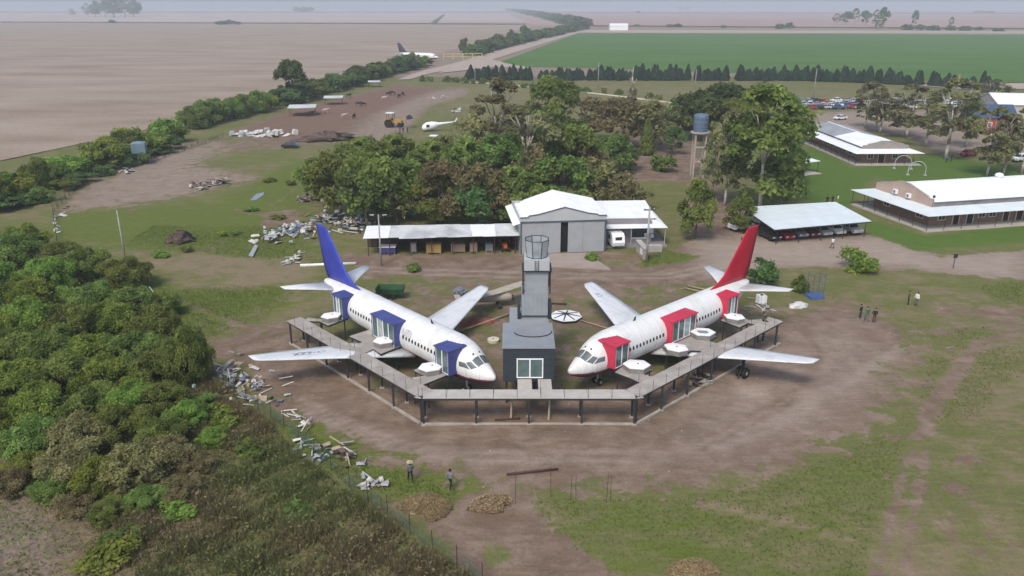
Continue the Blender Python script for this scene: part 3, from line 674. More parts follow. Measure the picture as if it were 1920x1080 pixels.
for (x0, sg, lab) in ((-7.95, -1, 'dark triangular grating filling the walkway corner below the blue-tailed plane'), (10.9, 1, 'dark triangular grating filling the walkway corner below the red-tailed plane')):
    mb = MB(); mb.prism([(x0 + sg * .0, 59.62), (x0 + sg * .62, 60.35), (x0 - sg * .0 + sg * .9, 60.65), (x0 + sg * .1, 61.05)], DZ - .06, DZ - .03); o = mb.build('corner_grating', M_dsteel); tag(o, lab, 'grating')
    mb = MB(); mb.b6(x0 - .09, x0 + .09, 59.9, 60.08, -.1, DZ - .06); mb.build('post', M_dsteel, o)
    mb = MB(); mb.beam((x0 - sg * .1, 59.56, DZ - .02), (x0 + sg * .5, 59.75, DZ - .02), .1, .06); mb.build('rim', M_deck2, o)

def terrace(label, pts, parent_name='terrace'):
    P = GL(*pts, z=DZ); c = sum(P, Vector()) / len(P)
    o = thing('terrace', label, 'terrace', (c.x, c.y, 0)); q = [(p.x - c.x, p.y - c.y) for p in P]
    mb = MB(); mb.prism(q, DZ - .075, DZ - .012); mb.build('deck', M_deck, o)
    mb = MB()
    for i in range(len(q)):
        a_, b_ = Vector(q[i]), Vector(q[(i + 1) % len(q)]); mb.beam((a_.x, a_.y, DZ - .13), (b_.x, b_.y, DZ - .13), .07, .16)
    mb.build('edge_beam', M_dsteel, o)
    for k in range(0, len(q), 2):
        v = Vector(q[k]) * .86; mb = MB(); mb.b6(v.x - .06, v.x + .06, v.y - .06, v.y + .06, -.12, DZ - .1); mb.build('post', M_dsteel, o)
    return o
terrace('small grey terrace deck at the front door of the blue-tailed plane', [(776, 694), (806, 678), (852, 697), (815, 712), (803, 717), (790, 722), (772, 708), (796, 704)])
terrace('grey terrace deck at the middle doors of the blue-tailed plane', [(655, 630), (695, 617), (752, 648), (714, 663), (700, 654), (686, 661), (662, 648), (680, 641)])
terrace('grey terrace deck at the rear door of the blue-tailed plane', [(571, 601), (577, 595), (602, 598), (612, 588), (652, 596), (615, 610), (600, 602)])
terrace('small grey terrace deck at the front door of the red-tailed plane', [(1153, 697), (1178, 680), (1222, 693), (1206, 701), (1222, 706), (1200, 717), (1186, 710)])
terrace('grey terrace deck at the middle doors of the red-tailed plane', [(1243, 650), (1258, 635), (1300, 616), (1344, 630), (1328, 638), (1347, 645), (1324, 658), (1296, 656), (1278, 665)])
terrace('grey terrace deck at the rear door of the red-tailed plane', [(1352, 600), (1365, 590), (1392, 594), (1404, 600), (1430, 598), (1428, 609), (1402, 605), (1387, 613)])
M_tubw = mat('tub_cover_white', (.80, .80, .79), .45, .05, 2); M_tubs = mat('tub_cladding', (.20, .195, .18), .7, .15, 3)
M_water = glassmat('tub_water', (.16, .22, .24), .05)
def tub(label, px, py, r, rz, open_=False):
    p = G(px, py, DZ + .62); o = thing('hexagonal_tub', label, 'tub', (p.x, p.y, DZ - .012), rz, 'white hexagonal tubs on the terraces')
    hexa = lambda rr: [(rr * math.cos(k * math.pi / 3) * 1.15, rr * math.sin(k * math.pi / 3) * .95) for k in range(6)]
    mb = MB(); mb.prism(hexa(r * .97), 0, .5); mb.build('side_cladding', M_tubs, o)
    if open_:
        mb = MB(); h = hexa(r)
        outer = [(x, y, .50) for x, y in h]; 
        rr = r * .62; ring = [(rr * math.cos(k * math.pi / 3), rr * math.sin(k * math.pi / 3) * .9, .62) for k in range(6)]
        mb.loft([[(x, y, .5) for x, y in h], [(x, y, .6) for x, y in h], ring, [(x * .96, y * .96, .5) for x, y, z in ring]], caps=False); mb.build('rim', M_tubw, o)
        mb = MB(); mb.prism([(x * .99, y * .99) for x, y, z in ring], .45, .52); mb.build('water', M_water, o)
    else:
        mb = MB(); mb.loft([[(x, y, .5) for x, y in hexa(r)], [(x, y, .60) for x, y in hexa(r)], [(x, y, .70) for x, y in hexa(r * .45)]]); mb.build('cover', M_tubw, o)
        mb = MB(); mb.lathe((.1, -.1, .69), [(.07, 0), (.07, .05), (.01, .06)], 8); mb.build('valve', M_dsteel, o)
    return o
tub('white hexagonal tub by the front vestibule of the blue-tailed plane', 808, 686, 1.05, R(20))
tub('white hexagonal tub by the middle vestibule of the blue-tailed plane', 721, 636, 1.0, R(20))
tub('white hexagonal tub by the rear vestibule of the blue-tailed plane', 621, 590, .98, R(25))
tub('white hexagonal tub by the front vestibule of the red-tailed plane', 1194, 682, 1.12, R(-8))
tub('covered white hexagonal tub before the middle vestibule of the red-tailed plane', 1268, 650, 1.05, R(-30))
tub('open white hexagonal tub with round water basin beside the red middle vestibule', 1318, 621, 1.12, R(-8), True)
tub('white hexagonal tub by the rear vestibule of the red-tailed plane', 1377, 592, 1.0, R(-30))

# ================================================================ CONTROL TOWER
M_clad = mat('charcoal_siding', (.030, .038, .048), .5, .12, 1.5)
M_troof = mat('grey_roof_sheet', (.28, .30, .325), .45, .08, .8, metal=.15)
M_tgrey = mat('tower_grey_panel', (.27, .295, .32), .5, .08, 1.0)
M_tlight = mat('tower_light_panel', (.40, .43, .45), .5, .08, 1.2)
M_cabgl = glassmat('tower_cab_glass', (.30, .34, .36), .08)
M_frost = mat('tower_cab_white_glass', (.36, .39, .41), .2, .06, 1.5, spec=.6)
tw = thing('control_tower', 'charcoal sided control tower with sliding window, grey shaft and roofless octagonal glass cab', 'tower', (1.5, 63.25, 0))
W2, HB, BD = 2.3, 5.72, 5.6      # half width, roof height, depth of the base room
mb = MB()
mb.b6(-W2, W2, .0, BD, DZ - .3, HB - .1)
base = mb.build('base_room', M_clad, tw)
for i in range(11):               # horizontal siding boards
    z = DZ - .28 + i * .285; mb = MB(); mb.loft([[(-W2 - .02, -.025, z), (-W2 - .02, -.045, z + .02), (-W2 - .02, -.005, z + .275)], [(W2 + .02, -.025, z), (W2 + .02, -.045, z + .02), (W2 + .02, -.005, z + .275)]]); mb.build('siding_board', M_clad, base)
fx0, fx1, fz0, fz1 = -1.08, 1.32, DZ + .12, DZ + 2.05
mb = MB()
for a_ in ((fx0, fx1, fz0, fz0 + .1), (fx0, fx1, fz1 - .1, fz1), (fx0, fx0 + .1, fz0 + .1, fz1 - .1), (fx1 - .1, fx1, fz0 + .1, fz1 - .1), ((fx0 + fx1) / 2 - .06, (fx0 + fx1) / 2 + .06, fz0 + .1, fz1 - .1)): mb.b6(a_[0], a_[1], -.13, -.03, a_[2], a_[3])
wf = mb.build('sliding_window_frame', M_wframe, tw)
for a_, b_, gm_ in ((fx0 + .1, (fx0 + fx1) / 2 - .06, M_dglass), ((fx0 + fx1) / 2 + .06, fx1 - .1, M_dglass)):
    mb = MB(); mb.b6(a_, b_, -.09, -.06, fz0 + .1, fz1 - .1); mb.build('pane', gm_, wf)
mb = MB(); mb.b6(-W2 - .08, W2 + .08, -.1, BD + .1, HB - .1, HB)
rf = mb.build('roof', M_troof, tw)
for i in range(20):
    x = -W2 + .1 + i * .235; mb = MB(); mb.b6(x, x + .05, -.09, BD + .05, HB, HB + .03); mb.build('roof_rib', M_troof, rf)
for x in (-2.0, 2.0):
    for y in (.3, BD - .3):
        mb = MB(); mb.b6(x - .1, x + .1, y - .1, y + .1, -.1, DZ - .3); mb.build('leg', M_dsteel, tw)
# ring-shaped cable on the roof
mb = MB(); pts_ = [(.45 + 1.75 * math.cos(a_), 3.4 + 1.2 * math.sin(a_), HB + .06) for a_ in np.linspace(R(190), R(365), 16)]; mb.path(pts_, [.05] * 16, 6); mb.build('cable_ring', M_dsteel, tw)
# rear bay and shaft
sy = 7.2
mb = MB(); mb.b6(-1.75, 2.1, BD + .1, sy + 3.2, 0, HB - .25); mb.build('rear_bay', M_tgrey, tw)
mb = MB(); mb.b6(-.55, 2.0, sy, sy + 2.4, HB - .25, 8.35)
sh = mb.build('lower_shaft', M_tgrey, tw)
mb = MB(); mb.b6(-.22, 1.98, sy + .05, sy + 2.35, 8.35, 10.45); mb.build('upper_shaft', M_tgrey, tw)
for i in range(6):
    x = -.3 + i * .42; mb = MB(); mb.b6(x, x + .035, sy - .025, sy, HB + .1, 8.3); mb.build('panel_joint', M_troof, sh)
mb = MB(); mb.b6(-.9, 2.3, sy - .12, sy - .03, HB + .05, HB + .17); mb.build('lower_rail', M_dsteel, tw)
for x in (-.82, 2.24):
    mb = MB(); mb.b6(x - .14, x + .14, sy - .05, sy + 1.6, HB - .2, HB + 1.35); mb.build('side_column', M_clad, tw)
for x in (-.42, 2.18):
    mb = MB(); mb.b6(x - .07, x + .07, sy - .1, sy + .1, 8.2, 10.5); mb.b6(x - .07, x + .07, sy + 1.9, sy + 2.1, 8.2, 10.5); mb.beam((x, sy, 8.3), (x, sy + 2, 10.4), .05, .05); mb.build('side_frame', M_dsteel, tw)
mb = MB(); mb.b6(-.55, 2.35, sy - .2, sy + 2.5, 10.42, 10.55); mb.build('cab_platform', M_dsteel, tw)
mb = MB(); mb.b6(-.32, 2.1, sy - .1, sy + 2.4, 10.55, 11.6); nk = mb.build('cab_base', M_tlight, tw)
mb = MB()
for s in (-.18, .18): mb.b6(.88 + s - .02, .88 + s + .02, sy - .16, sy - .12, 10.5, 11.6)
for i in range(5): mb.b6(.7, 1.06, sy - .155, sy - .125, 10.65 + i * .2, 10.68 + i * .2)
mb.build('ladder', M_dsteel, tw)
cx_, cy_ = .9, sy + 1.25; r0, r1, z0, z1 = 1.0, 1.22, 11.62, 13.35
oc = lambda r_, k: (cx_ + r_ * math.cos(R(22.5 + 45 * k)), cy_ + r_ * math.sin(R(22.5 + 45 * k)))
for k in range(8):
    a0, b0, a1, b1 = oc(r0, k), oc(r0, k + 1), oc(r1, k), oc(r1, k + 1)
    mb = MB(); mb.face([(*a0, z0), (*b0, z0), (*b1, z1), (*a1, z1)]); q = [Vector(v) for v in mb.v]
    nrm = (q[1] - q[0]).cross(q[2] - q[0]).normalized(); mb = MB(); mb.loft([[v for v in q], [v + nrm * .02 for v in q]])
    front = k in (5,)
    mb.build('cab_pane', M_cabgl if front else M_frost, tw)
    mb = MB(); mb.beam((*a0, z0), (*a1, z1), .07, .07); mb.build('cab_mullion', M_dsteel, tw)
    mb = MB(); mb.beam((*a0, z0), (*b0, z0), .09, .09); mb.beam((*a1, z1), (*b1, z1), .05, .05); mb.build('cab_ring', M_dsteel, tw)
mb = MB(); mb.prism([oc(r0, k) for k in range(8)], 11.6, 11.63); mb.build('cab_floor', M_tlight, tw)
# bridge plates between the front walkway and the tower door, with their timber trestle
bp_ = thing('bridge_plate', 'pale plywood bridge and timber trestle between tower window and front walkway', 'bridge', (1.5, 62, 0))
for x0_, x1_ in ((-1.0, .28), (.85, 2.05)):
    mb = MB(); mb.b6(x0_, x1_, -.82, 1.2, DZ - .08, DZ - .02); mb.build('plate', M_deck2, bp_)
mb = MB(); mb.b6(.3, .36, -.82, 1.2, DZ - .2, DZ - .04); mb.b6(.75, .81, -.82, 1.2, DZ - .2, DZ - .04); mb.build('joist', M_dsteel, bp_)
for x in (-1.5, 1.85):
    mb = MB(); mb.beam((x, -1.2, DZ - .3), (x - .1, -1.6, -.05), .16, .16); mb.build('trestle_leg', M_plank, bp_)
mb = MB(); mb.beam((-1.5, -1.3, 1.9), (1.85, -1.3, 1.9), .1, .1); mb.build('trestle_beam', M_plank, bp_)
# ================================================================ BUILDINGS
M_zinc = mat('white_sheet_roof', (.84, .86, .86), .5, .05, .8, col2=(.78, .80, .80), metal=.1)
M_zincb = mat('pale_blue_sheet_roof', (.66, .73, .75), .5, .06, .5, metal=.1)
M_zincg = mat('grey_sheet_roof', (.34, .36, .375), .5, .10, .7, col2=(.28, .29, .30), metal=.1)
M_rust = mat('weathered_sheet', (.56, .58, .575), .6, .12, .6, col2=(.40, .41, .42))
M_hang = mat('hangar_cladding', (.33, .345, .365), .5, .06, .8)
M_hangl = mat('hangar_gable', (.42, .44, .455), .5, .06, .8)
M_trim = mat('slate_trim', (.085, .10, .115), .55, .1, 1.5)
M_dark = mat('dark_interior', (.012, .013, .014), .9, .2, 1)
M_wallg = mat('grey_render', (.22, .21, .22), .85, .12, .7, col2=(.18, .17, .18))
M_salm = mat('salmon_render', (.48, .36, .30), .85, .08, .6, col2=(.43, .33, .285))
M_slab = mat('floor_slab', (.40, .375, .34), .85, .1, .6)
def brickmat():
    m = bpy.data.materials.new('face_brick'); m.use_nodes = True; t = m.node_tree; b = t.nodes['Principled BSDF']; b.inputs['Roughness'].default_value = .9
    tc = nd(t, 'ShaderNodeTexCoord'); sx = nd(t, 'ShaderNodeSeparateXYZ'); t.links.new(tc.outputs['Object'], sx.inputs[0])
    ad = nd(t, 'ShaderNodeMath', operation='ADD'); t.links.new(sx.outputs[0], ad.inputs[0]); t.links.new(sx.outputs[1], ad.inputs[1])
    cb = nd(t, 'ShaderNodeCombineXYZ'); t.links.new(ad.outputs[0], cb.inputs[0]); t.links.new(sx.outputs[2], cb.inputs[1])
    br = nd(t, 'ShaderNodeTexBrick'); br.inputs['Scale'].default_value = 1; br.inputs['Brick Width'].default_value = .26; br.inputs['Row Height'].default_value = .09; br.inputs['Mortar Size'].default_value = .008
    br.inputs['Color1'].default_value = (.21, .118, .085, 1); br.inputs['Color2'].default_value = (.155, .09, .068, 1); br.inputs['Mortar'].default_value = (.26, .22, .19, 1)
    t.links.new(cb.outputs[0], br.inputs['Vector']); t.links.new(br.outputs[0], b.inputs['Base Color']); return m
M_brick = brickmat()

# ---------------------------------------------------------------- hangar
hg = thing('hangar', 'grey metal hangar with white gable roof and tall sliding doors standing ajar', 'hangar', (1.2, 109.3, 0), R(6.2))
HW, HD = 12.85, 11.5
mb = MB(); mb.b6(0, .12, 0, HD, -.1, 5.2); mb.b6(HW - .12, HW, 0, HD, -.1, 5.2); mb.b6(.12, HW - .12, HD - .12, HD, -.1, 5.2); mb.build('side_wall', M_hangl, hg)
arch = [(0, 5.35), (1.2, 5.40), (1.3, 5.62), (2.6, 5.78), (6.6, 6.78), (10.2, 5.80), (11.5, 5.62), (11.6, 5.42), (HW, 5.40)]
mb = MB(); poly = [(0, 4.75)] + arch + [(HW, 4.75)]
mb.loft([[(x, -.10, z) for x, z in poly], [(x, .06, z) for x, z in poly]]); gb = mb.build('gable_front', M_hangl, hg)
mb = MB()
for i in range(len(arch) - 1): mb.beam((arch[i][0], -.02, arch[i][1] + .05), (arch[i + 1][0], -.02, arch[i + 1][1] + .05), .26, .12)
mb.build('parapet_cap', M_trim, gb)
mb = MB(); mb.b6(.02, HW - .02, -.2, -.1, 4.62, 4.86); mb.build('door_track', M_trim, hg)
for x in (.02, HW - .22): mb = MB(); mb.b6(x, x + .2, -.16, -.0, -.1, 4.62); mb.build('corner_post', M_trim, hg)
for x0_, x1_ in ((.26, 3.35), (3.38, 6.0), (7.1, 9.35), (9.38, HW - .28)):
    d_ = MB(); d_.b6(x0_, x1_, -.12, -.05, -.05, 4.6); dd = d_.build('sliding_door', M_hang, hg)
    k = 0; x = x0_ + .18
    while x < x1_ - .08:
        r_ = MB(); r_.b6(x, x + .04, -.14, -.12, 0, 4.55); r_.build('cladding_rib', M_hang, dd); x += .42
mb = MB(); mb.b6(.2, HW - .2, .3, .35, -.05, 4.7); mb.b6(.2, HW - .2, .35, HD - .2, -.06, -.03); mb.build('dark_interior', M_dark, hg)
zr = 6.75; ze = 5.25
for nm, q in (('roof_slope', [(-1.05, .08, 4.25), (6.6, .08, zr), (6.6, HD + .4, zr), (-1.05, HD + .4, 4.25)]), ('roof_slope', [(6.62, .08, zr), (HW + .3, .08, ze), (HW + .3, HD + .4, ze), (6.62, HD + .4, zr)])):
    qv = [Vector(v) for v in q]; nrm = (qv[1] - qv[0]).cross(qv[2] - qv[0]).normalized(); nrm = nrm if nrm.z > 0 else -nrm
    mb = MB(); mb.loft([[v - nrm * .06 for v in qv], qv]); rs = mb.build(nm, M_zinc, hg)
    n = 26
    for i in range(1, n):
        a_, b_ = qv[0].lerp(qv[3], i / n), qv[1].lerp(qv[2], i / n); r_ = MB(); r_.beam(a_ + nrm * .012, b_ + nrm * .012, .04, .03); r_.build('roof_rib', M_zinc, rs)
mb = MB(); P = GL((1015, 476), (1100, 474), (1145, 505), (1010, 500)); mb.prism([(p.x, p.y) for p in P], -.3, .03); struct(mb.build('apron', mat('worn_concrete_apron', (.30, .25, .215), .9, .12, .5)))

# ---------------------------------------------------------------- annex on the hangar's right
an = thing('workshop_annex', 'low grey workshop with two-step white roof and open porch right of the hangar', 'building', (14.3, 111.9, 0), R(3))
mb = MB(); mb.b6(0, 7.3, 2.4, 12, -.1, 3.5); mb.build('wall', M_wallg, an)
mb = MB(); mb.loft([[(-.1, 3.9, 3.55), (8.3, 3.9, 3.55), (8.3, 12.4, 4.25), (-.1, 12.4, 4.25)], [(-.1, 3.9, 3.63), (8.3, 3.9, 3.63), (8.3, 12.4, 4.33), (-.1, 12.4, 4.33)]]); rf = mb.build('upper_roof', M_zinc, an)
for i in range(20):
    r_ = MB(); r_.beam((.1 + i * .42, 3.95, 3.645), (.1 + i * .42, 12.35, 4.345), .05, .03); r_.build('roof_rib', M_zinc, rf)
mb = MB(); mb.b6(-.05, 7.9, 3.95, 4.05, 3.2, 3.56); mb.build('fascia', M_zincg, an)
mb = MB(); mb.loft([[(-.1, .9, 2.78), (9.4, .9, 2.78), (8.2, 4.0, 3.2), (-.1, 4.0, 3.2)], [(-.1, .9, 2.85), (9.4, .9, 2.85), (8.2, 4.0, 3.27), (-.1, 4.0, 3.27)]]); mb.build('porch_roof', M_zinc, an)
mb = MB(); mb.loft([[(9.4, .9, 2.78), (9.4, 12.3, 2.78), (8.3, 12.3, 3.6), (8.2, 4.0, 3.2)], [(9.4, .9, 2.85), (9.4, 12.3, 2.85), (8.3, 12.3, 3.68), (8.2, 4.0, 3.27)]]); mb.build('side_roof', M_zinc, an)
mb = MB(); mb.b6(-.2, 9.4, .3, 12.2, -.12, .12); mb.build('floor', mat('annex_floor', (.21, .20, .205), .8, .1, .7), an)
for x in (3.9, 9.1): mb = MB(); mb.b6(x - .06, x + .06, 1.1, 1.22, .12, 2.8); mb.build('porch_post', M_zincg, an)
mb = MB(); mb.b6(4.2, 6.6, 2.34, 2.4, .9, 2.6); wn = mb.build('window', M_win, an)
mb = MB(); mb.b6(4.1, 4.2, 2.3, 2.42, .8, 2.7); mb.b6(6.6, 6.7, 2.3, 2.42, .8, 2.7); mb.b6(4.2, 6.6, 2.3, 2.42, .8, .9); mb.build('frame', M_wframe, wn)
# meter wall in front with its pole
mw = thing('meter_wall', 'low grey masonry meter wall in front of the workshop annex', 'wall', (19.1, 108.6, 0), R(5))
mb = MB(); mb.b6(-.3, .3, -2.2, 2.4, -.1, 1.5); mb.build('wall', M_conc, mw); mb = MB(); mb.b6(-.4, .4, -2.3, 2.5, 1.5, 1.6); mb.build('coping', M_slab, mw)
mb = MB(); mb.b6(-.36, -.3, -1.4, -.2, .4, 1.2); mb.build('meter_door', M_wframe, mw)
mb = MB(); mb.b6(.3, 3.4, 1.3, 2.3, -.05, .9); mb.build('planter', M_slab, mw)

# ---------------------------------------------------------------- long lean-to shed
sd = thing('open_shed', 'long open shed with patchwork white sheet roof left of the hangar', 'shed', (-21.5, 107.6, 0), R(3.4))
SL = 22.6
nsh = 13
for i in range(nsh):
    x0_ = i * SL / nsh - .1; x1_ = (i + 1) * SL / nsh + .06; off = [-.1, 0, .25, -.55, -.6, -.2, .12, 0, -.05, .1, -.1, .05, 0][i] - (0.25 if 3 <= i < 8 else 0)
    m_ = M_zinc if i in (0, 1, 9, 10) else M_rust; zt = random.uniform(0, .03)
    mb = MB(); y0_, y1_ = .2 + off * .6, 5.2 + random.uniform(-.15, .15)
    mb.loft([[(x0_, y0_, 2.72 + zt), (x1_, y0_, 2.74 + zt), (x1_, y1_, 3.22 + zt), (x0_, y1_, 3.2 + zt)], [(x0_, y0_, 2.75 + zt), (x1_, y0_, 2.77 + zt), (x1_, y1_, 3.25 + zt), (x0_, y1_, 3.23 + zt)]]); s_ = mb.build('roof_sheet', m_, sd)
    for k in range(4):
        xr = x0_ + (k + .5) * (x1_ - x0_) / 4; r_ = MB(); r_.beam((xr, y0_, 2.765 + zt), (xr, y1_, 3.245 + zt), .09, .035); r_.build('corrugation', m_, s_)
for i in range(8):
    x = .5 + i * 3.08
    for y in (.6, 4.9): mb = MB(); mb.tube((x, y, -.1), (x, y, 2.68 + (.4 if y > 2 else 0)), .07, .07, 8); mb.build('post', M_rsteel, sd)
mb = MB(); mb.b6(0, SL, 5.0, 5.08, -.1, 3.05); mb.build('back_wall', mat('shed_back_boards', (.05, .045, .04), .9, .3, .5, col2=(.09, .07, .055)), sd)
mb = MB(); mb.b6(0, SL, .5, .6, 2.55, 2.68); mb.build('front_beam', M_rsteel, sd)
def crate(label, x, y, sx, sy_, sz, m_, cat='crate', extra=None):
    q = Vector((-21.5, 107.6, 0)) + Matrix.Rotation(R(3.4), 3, 'Z') @ Vector((x, y, 0)); o = thing('storage_' + cat, label, cat, q, R(3.4) + random.uniform(-.05, .05))
    mb = MB(); mb.b6(-sx / 2, sx / 2, -sy_ / 2, sy_ / 2, .08, sz); mb.build('body', m_, o)
    mb = MB(); mb.b6(-sx / 2 - .03, sx / 2 + .03, -sy_ / 2 - .03, sy_ / 2 + .03, sz, sz + .05); mb.build('lid', extra or m_, o)
    for s in (-1, 1): mb = MB(); mb.b6(s * sx * .42 - .06, s * sx * .42 + .06, -sy_ / 2, sy_ / 2, -.08, .08); mb.build('skid', M_plank, o)
    for s in (-.3, .3): mb = MB(); mb.b6(s * sx - .03, s * sx + .03, -sy_ / 2 - .02, -sy_ / 2, .1, sz - .05); mb.build('batten', m_, o)
M_ochre = mat('ochre_board', (.30, .20, .075), .8, .15, 1); M_bcrate = mat('blue_violet_crate', (.05, .05, .16), .7, .2, 1); M_tan = mat('tan_board', (.20, .14, .11), .8, .2, 1); M_gbox = mat('grey_machine', (.16, .18, .21), .6, .2, 1)
crate('dark blue crate with a white lid at the left end of the open shed', 3.2, 2.0, 2.4, 1.6, 1.0, M_bcrate, 'crate', M_wframe)
crate('narrow pale grey locker between blue and ochre crates under the shed', 7.0, 2.2, .8, .7, 1.3, M_slab, 'locker')
crate('ochre yellow crate under the middle of the open shed', 10.0, 1.7, 2.2, 1.3, 1.35, M_ochre)
crate('tan board crate right of the ochre crate under the shed', 13.6, 2.0, 2.1, 1.3, 1.25, M_tan)
crate('small tan crate between tan crate and grey machine under the shed', 15.9, 1.9, 1.1, 1.1, 1.35, mat('tan_board_light', (.25, .19, .14), .8, .2, 1))
crate('blue grey machine cabinet under the right half of the shed', 18.2, 2.1, 1.1, 1.1, 1.15, M_gbox, 'cabinet')

# ---------------------------------------------------------------- carport
cpt = thing('carport', 'wide carport with flat pale blue sheet roof on steel posts', 'carport', (0, 0, 0))
Q = [G(1452, 430, 2.55), G(1634, 414.5, 2.55), G(1567, 378.5, 2.95), G(1391, 388, 2.95)]
ctr = sum(Q, Vector()) / 4; cpt.location = (ctr.x, ctr.y, 0); q = [v - Vector((ctr.x, ctr.y, 0)) for v in Q]
mb = MB(); mb.loft([[v - Vector((0, 0, .1)) for v in q], q]); rf = mb.build('roof', M_zincb, cpt)
for i in range(1, 34):
    r_ = MB(); r_.beam(q[0].lerp(q[1], i / 34) + Vector((0, 0, .01)), q[3].lerp(q[2], i / 34) + Vector((0, 0, .01)), .06, .03); r_.build('roof_rib', M_zincb, rf)
mb = MB()
for i in range(4): mb.beam(q[i] - Vector((0, 0, .16)), q[(i + 1) % 4] - Vector((0, 0, .16)), .08, .16)
mb.build('edge_beam', M_dsteel, cpt)
for k, (i0, i1) in enumerate(((0, 1), (3, 2))):
    for j in range(5):
        p = q[i0].lerp(q[i1], .03 + j * .235); p = p + (ctr - Q[i0]).normalized() * .4 * 0
        mb = MB(); mb.tube((p.x * .97, p.y * .94, -.1), (p.x * .97, p.y * .94, p.z - .15), .06, .06, 8); mb.build('post', M_dsteel, cpt)

# ---------------------------------------------------------------- brick halls with verandah
def hall(label, origin, rz, Lx, Ly, mgab, mroofs, inset=2.7, wx=(), doors=(), side_open=(), zpar=4.55, zridge=5.9, vm=None):
    o = thing('brick_hall', label, 'building', (*origin, 0), rz); i = inset; vm = vm or M_zincb
    mb = MB(); mb.b6(0, Lx, 0, Ly, -.12, .16); mb.build('verandah_floor', M_slab, o)
    wl = MB(); wl.b6(i, Lx - i, i, Ly - i, .16, 3.3); wall = wl.build('wall', M_brick, o)
    a_, b_ = (i - .02, i + .3), (Ly - i + .02, 0)
    mid = Ly / 2; y0_, y1_ = i - .02, Ly - i + .02
    prof = [(y0_, 3.3), (y0_, zpar), (y0_ + 1.1, zpar + .12), (y0_ + 1.2, zpar + .35), (mid - 2.6, zridge - .25), (mid - 1.2, zridge + .12), (mid + 1.2, zridge + .12), (mid + 2.6, zridge - .25), (y1_ - 1.2, zpar + .35), (y1_ - 1.1, zpar + .12), (y1_, zpar), (y1_, 3.3)]
    for x0_, x1_ in ((i - .05, i + .2), (Lx - i - .2, Lx - i + .05)):
        mb = MB(); mb.loft([[(x0_, y, z) for y, z in prof], [(x1_, y, z) for y, z in prof]]); gb = mb.build('gable_parapet', mgab, o)
        cp = MB()
        for k in range(1, len(prof) - 2): cp.beam(((x0_ + x1_) / 2, prof[k][0], prof[k][1] + .04), ((x0_ + x1_) / 2, prof[k + 1][0], prof[k + 1][1] + .04), .34, .08)
        cp.build('parapet_cap', M_slab, gb)
    mb = MB(); mb.b6(i + .2, Lx - i - .2, y0_ + .02, y0_ + .2, 3.3, zpar - .35); mb.b6(i + .2, Lx - i - .2, y1_ - .2, y1_ - .02, 3.3, zpar - .35); mb.build('upper_wall', M_wallg, o)
    for (ya, yb) in ((y0_ - .25, mid), (mid, y1_ + .25)):
        zA, zB = (zpar - .3, zridge - .05) if ya < mid and yb == mid else (zridge - .05, zpar - .3)
        segs = mroofs if ya >= mid else mroofs
        xs = i + .2
        for (frac0, frac1, mt) in segs[0 if yb == mid else 1]:
            xa, xb = i + .2 + frac0 * (Lx - 2 * i - .4), i + .2 + frac1 * (Lx - 2 * i - .4)
            mb = MB(); mb.loft([[(xa, ya, zA), (xb, ya, zA), (xb, yb, zB), (xa, yb, zB)], [(xa, ya, zA + .06), (xb, ya, zA + .06), (xb, yb, zB + .06), (xa, yb, zB + .06)]]); rf = mb.build('roof_slope', mt, o)
            n = max(2, int((xb - xa) / .9))
            for k in range(1, n):
                x = xa + (xb - xa) * k / n; r_ = MB(); r_.beam((x, ya, zA + .07), (x, yb, zB + .07), .06, .03); r_.build('roof_rib', mt, rf)
    mb = MB(); mb.b6(i + .2, Lx - i - .2, mid - .2, mid + .2, zridge - .02, zridge + .06); mb.build('ridge_cap', M_zinc, o)
    e = .25; zo, zi = 2.68, 3.32
    O = [(-e, -e), (Lx + e, -e), (Lx + e, Ly + e), (-e, Ly + e)]; I = [(i, i), (Lx - i, i), (Lx - i, Ly - i), (i, Ly - i)]
    for k in range(4):
        n_ = (k + 1) % 4; mb = MB()
        lo = [(*O[k], zo), (*O[n_], zo), (*I[n_], zi), (*I[k], zi)]
        mb.loft([lo, [(x, y, z + .07) for x, y, z in lo]]); mb.build('verandah_roof', vm, o)
    for k in range(int(Lx / 3.2) + 1):
        x = .12 + k * (Lx - .24) / int(Lx / 3.2)
        for y in (.12, Ly - .12): mb = MB(); mb.tube((x, y, .14), (x, y, 2.72), .05, .05, 6); mb.build('verandah_post', M_rsteel, o)
    for k in range(1, int(Ly / 3.2)):
        y = .12 + k * (Ly - .24) / int(Ly / 3.2); mb = MB(); mb.tube((.12, y, .14), (.12, y, 2.72), .05, .05, 6); mb.build('verandah_post', M_rsteel, o)
    def opening(face, s, wd_, z0_, z1_, door):
        mb = MB(); f = MB()
        if face == 'front': bx_ = lambda B, a0, a1, za, zb, t0, t1: B.b6(s + a0, s + a1, i - t1, i - t0, za, zb)
        elif face == 'end': bx_ = lambda B, a0, a1, za, zb, t0, t1: B.b6(i - t1, i - t0, s + a0, s + a1, za, zb)
        else: bx_ = lambda B, a0, a1, za, zb, t0, t1: B.b6(s + a0, s + a1, Ly - i + t0, Ly - i + t1, za, zb)
        bx_(mb, 0, wd_, z0_, z1_, .0, .03); w_ = mb.build('door' if door else 'window', mat('dark_door', (.035, .022, .018), .6, .2, 1) if door else M_win, o)
        bx_(f, -.14, 0, z0_ - (0 if door else .12), z1_ + .1, .0, .07); bx_(f, wd_, wd_ + .14, z0_ - (0 if door else .12), z1_ + .1, .0, .07); bx_(f, 0, wd_, z1_, z1_ + .1, .0, .07)
        if not door: bx_(f, 0, wd_, z0_ - .12, z0_, .0, .07); bx_(f, wd_ / 2 - .03, wd_ / 2 + .03, z0_, z1_, .03, .06)
        f.build('frame', mat('cream_frame', (.55, .50, .44), .8, .06, 1), w_)
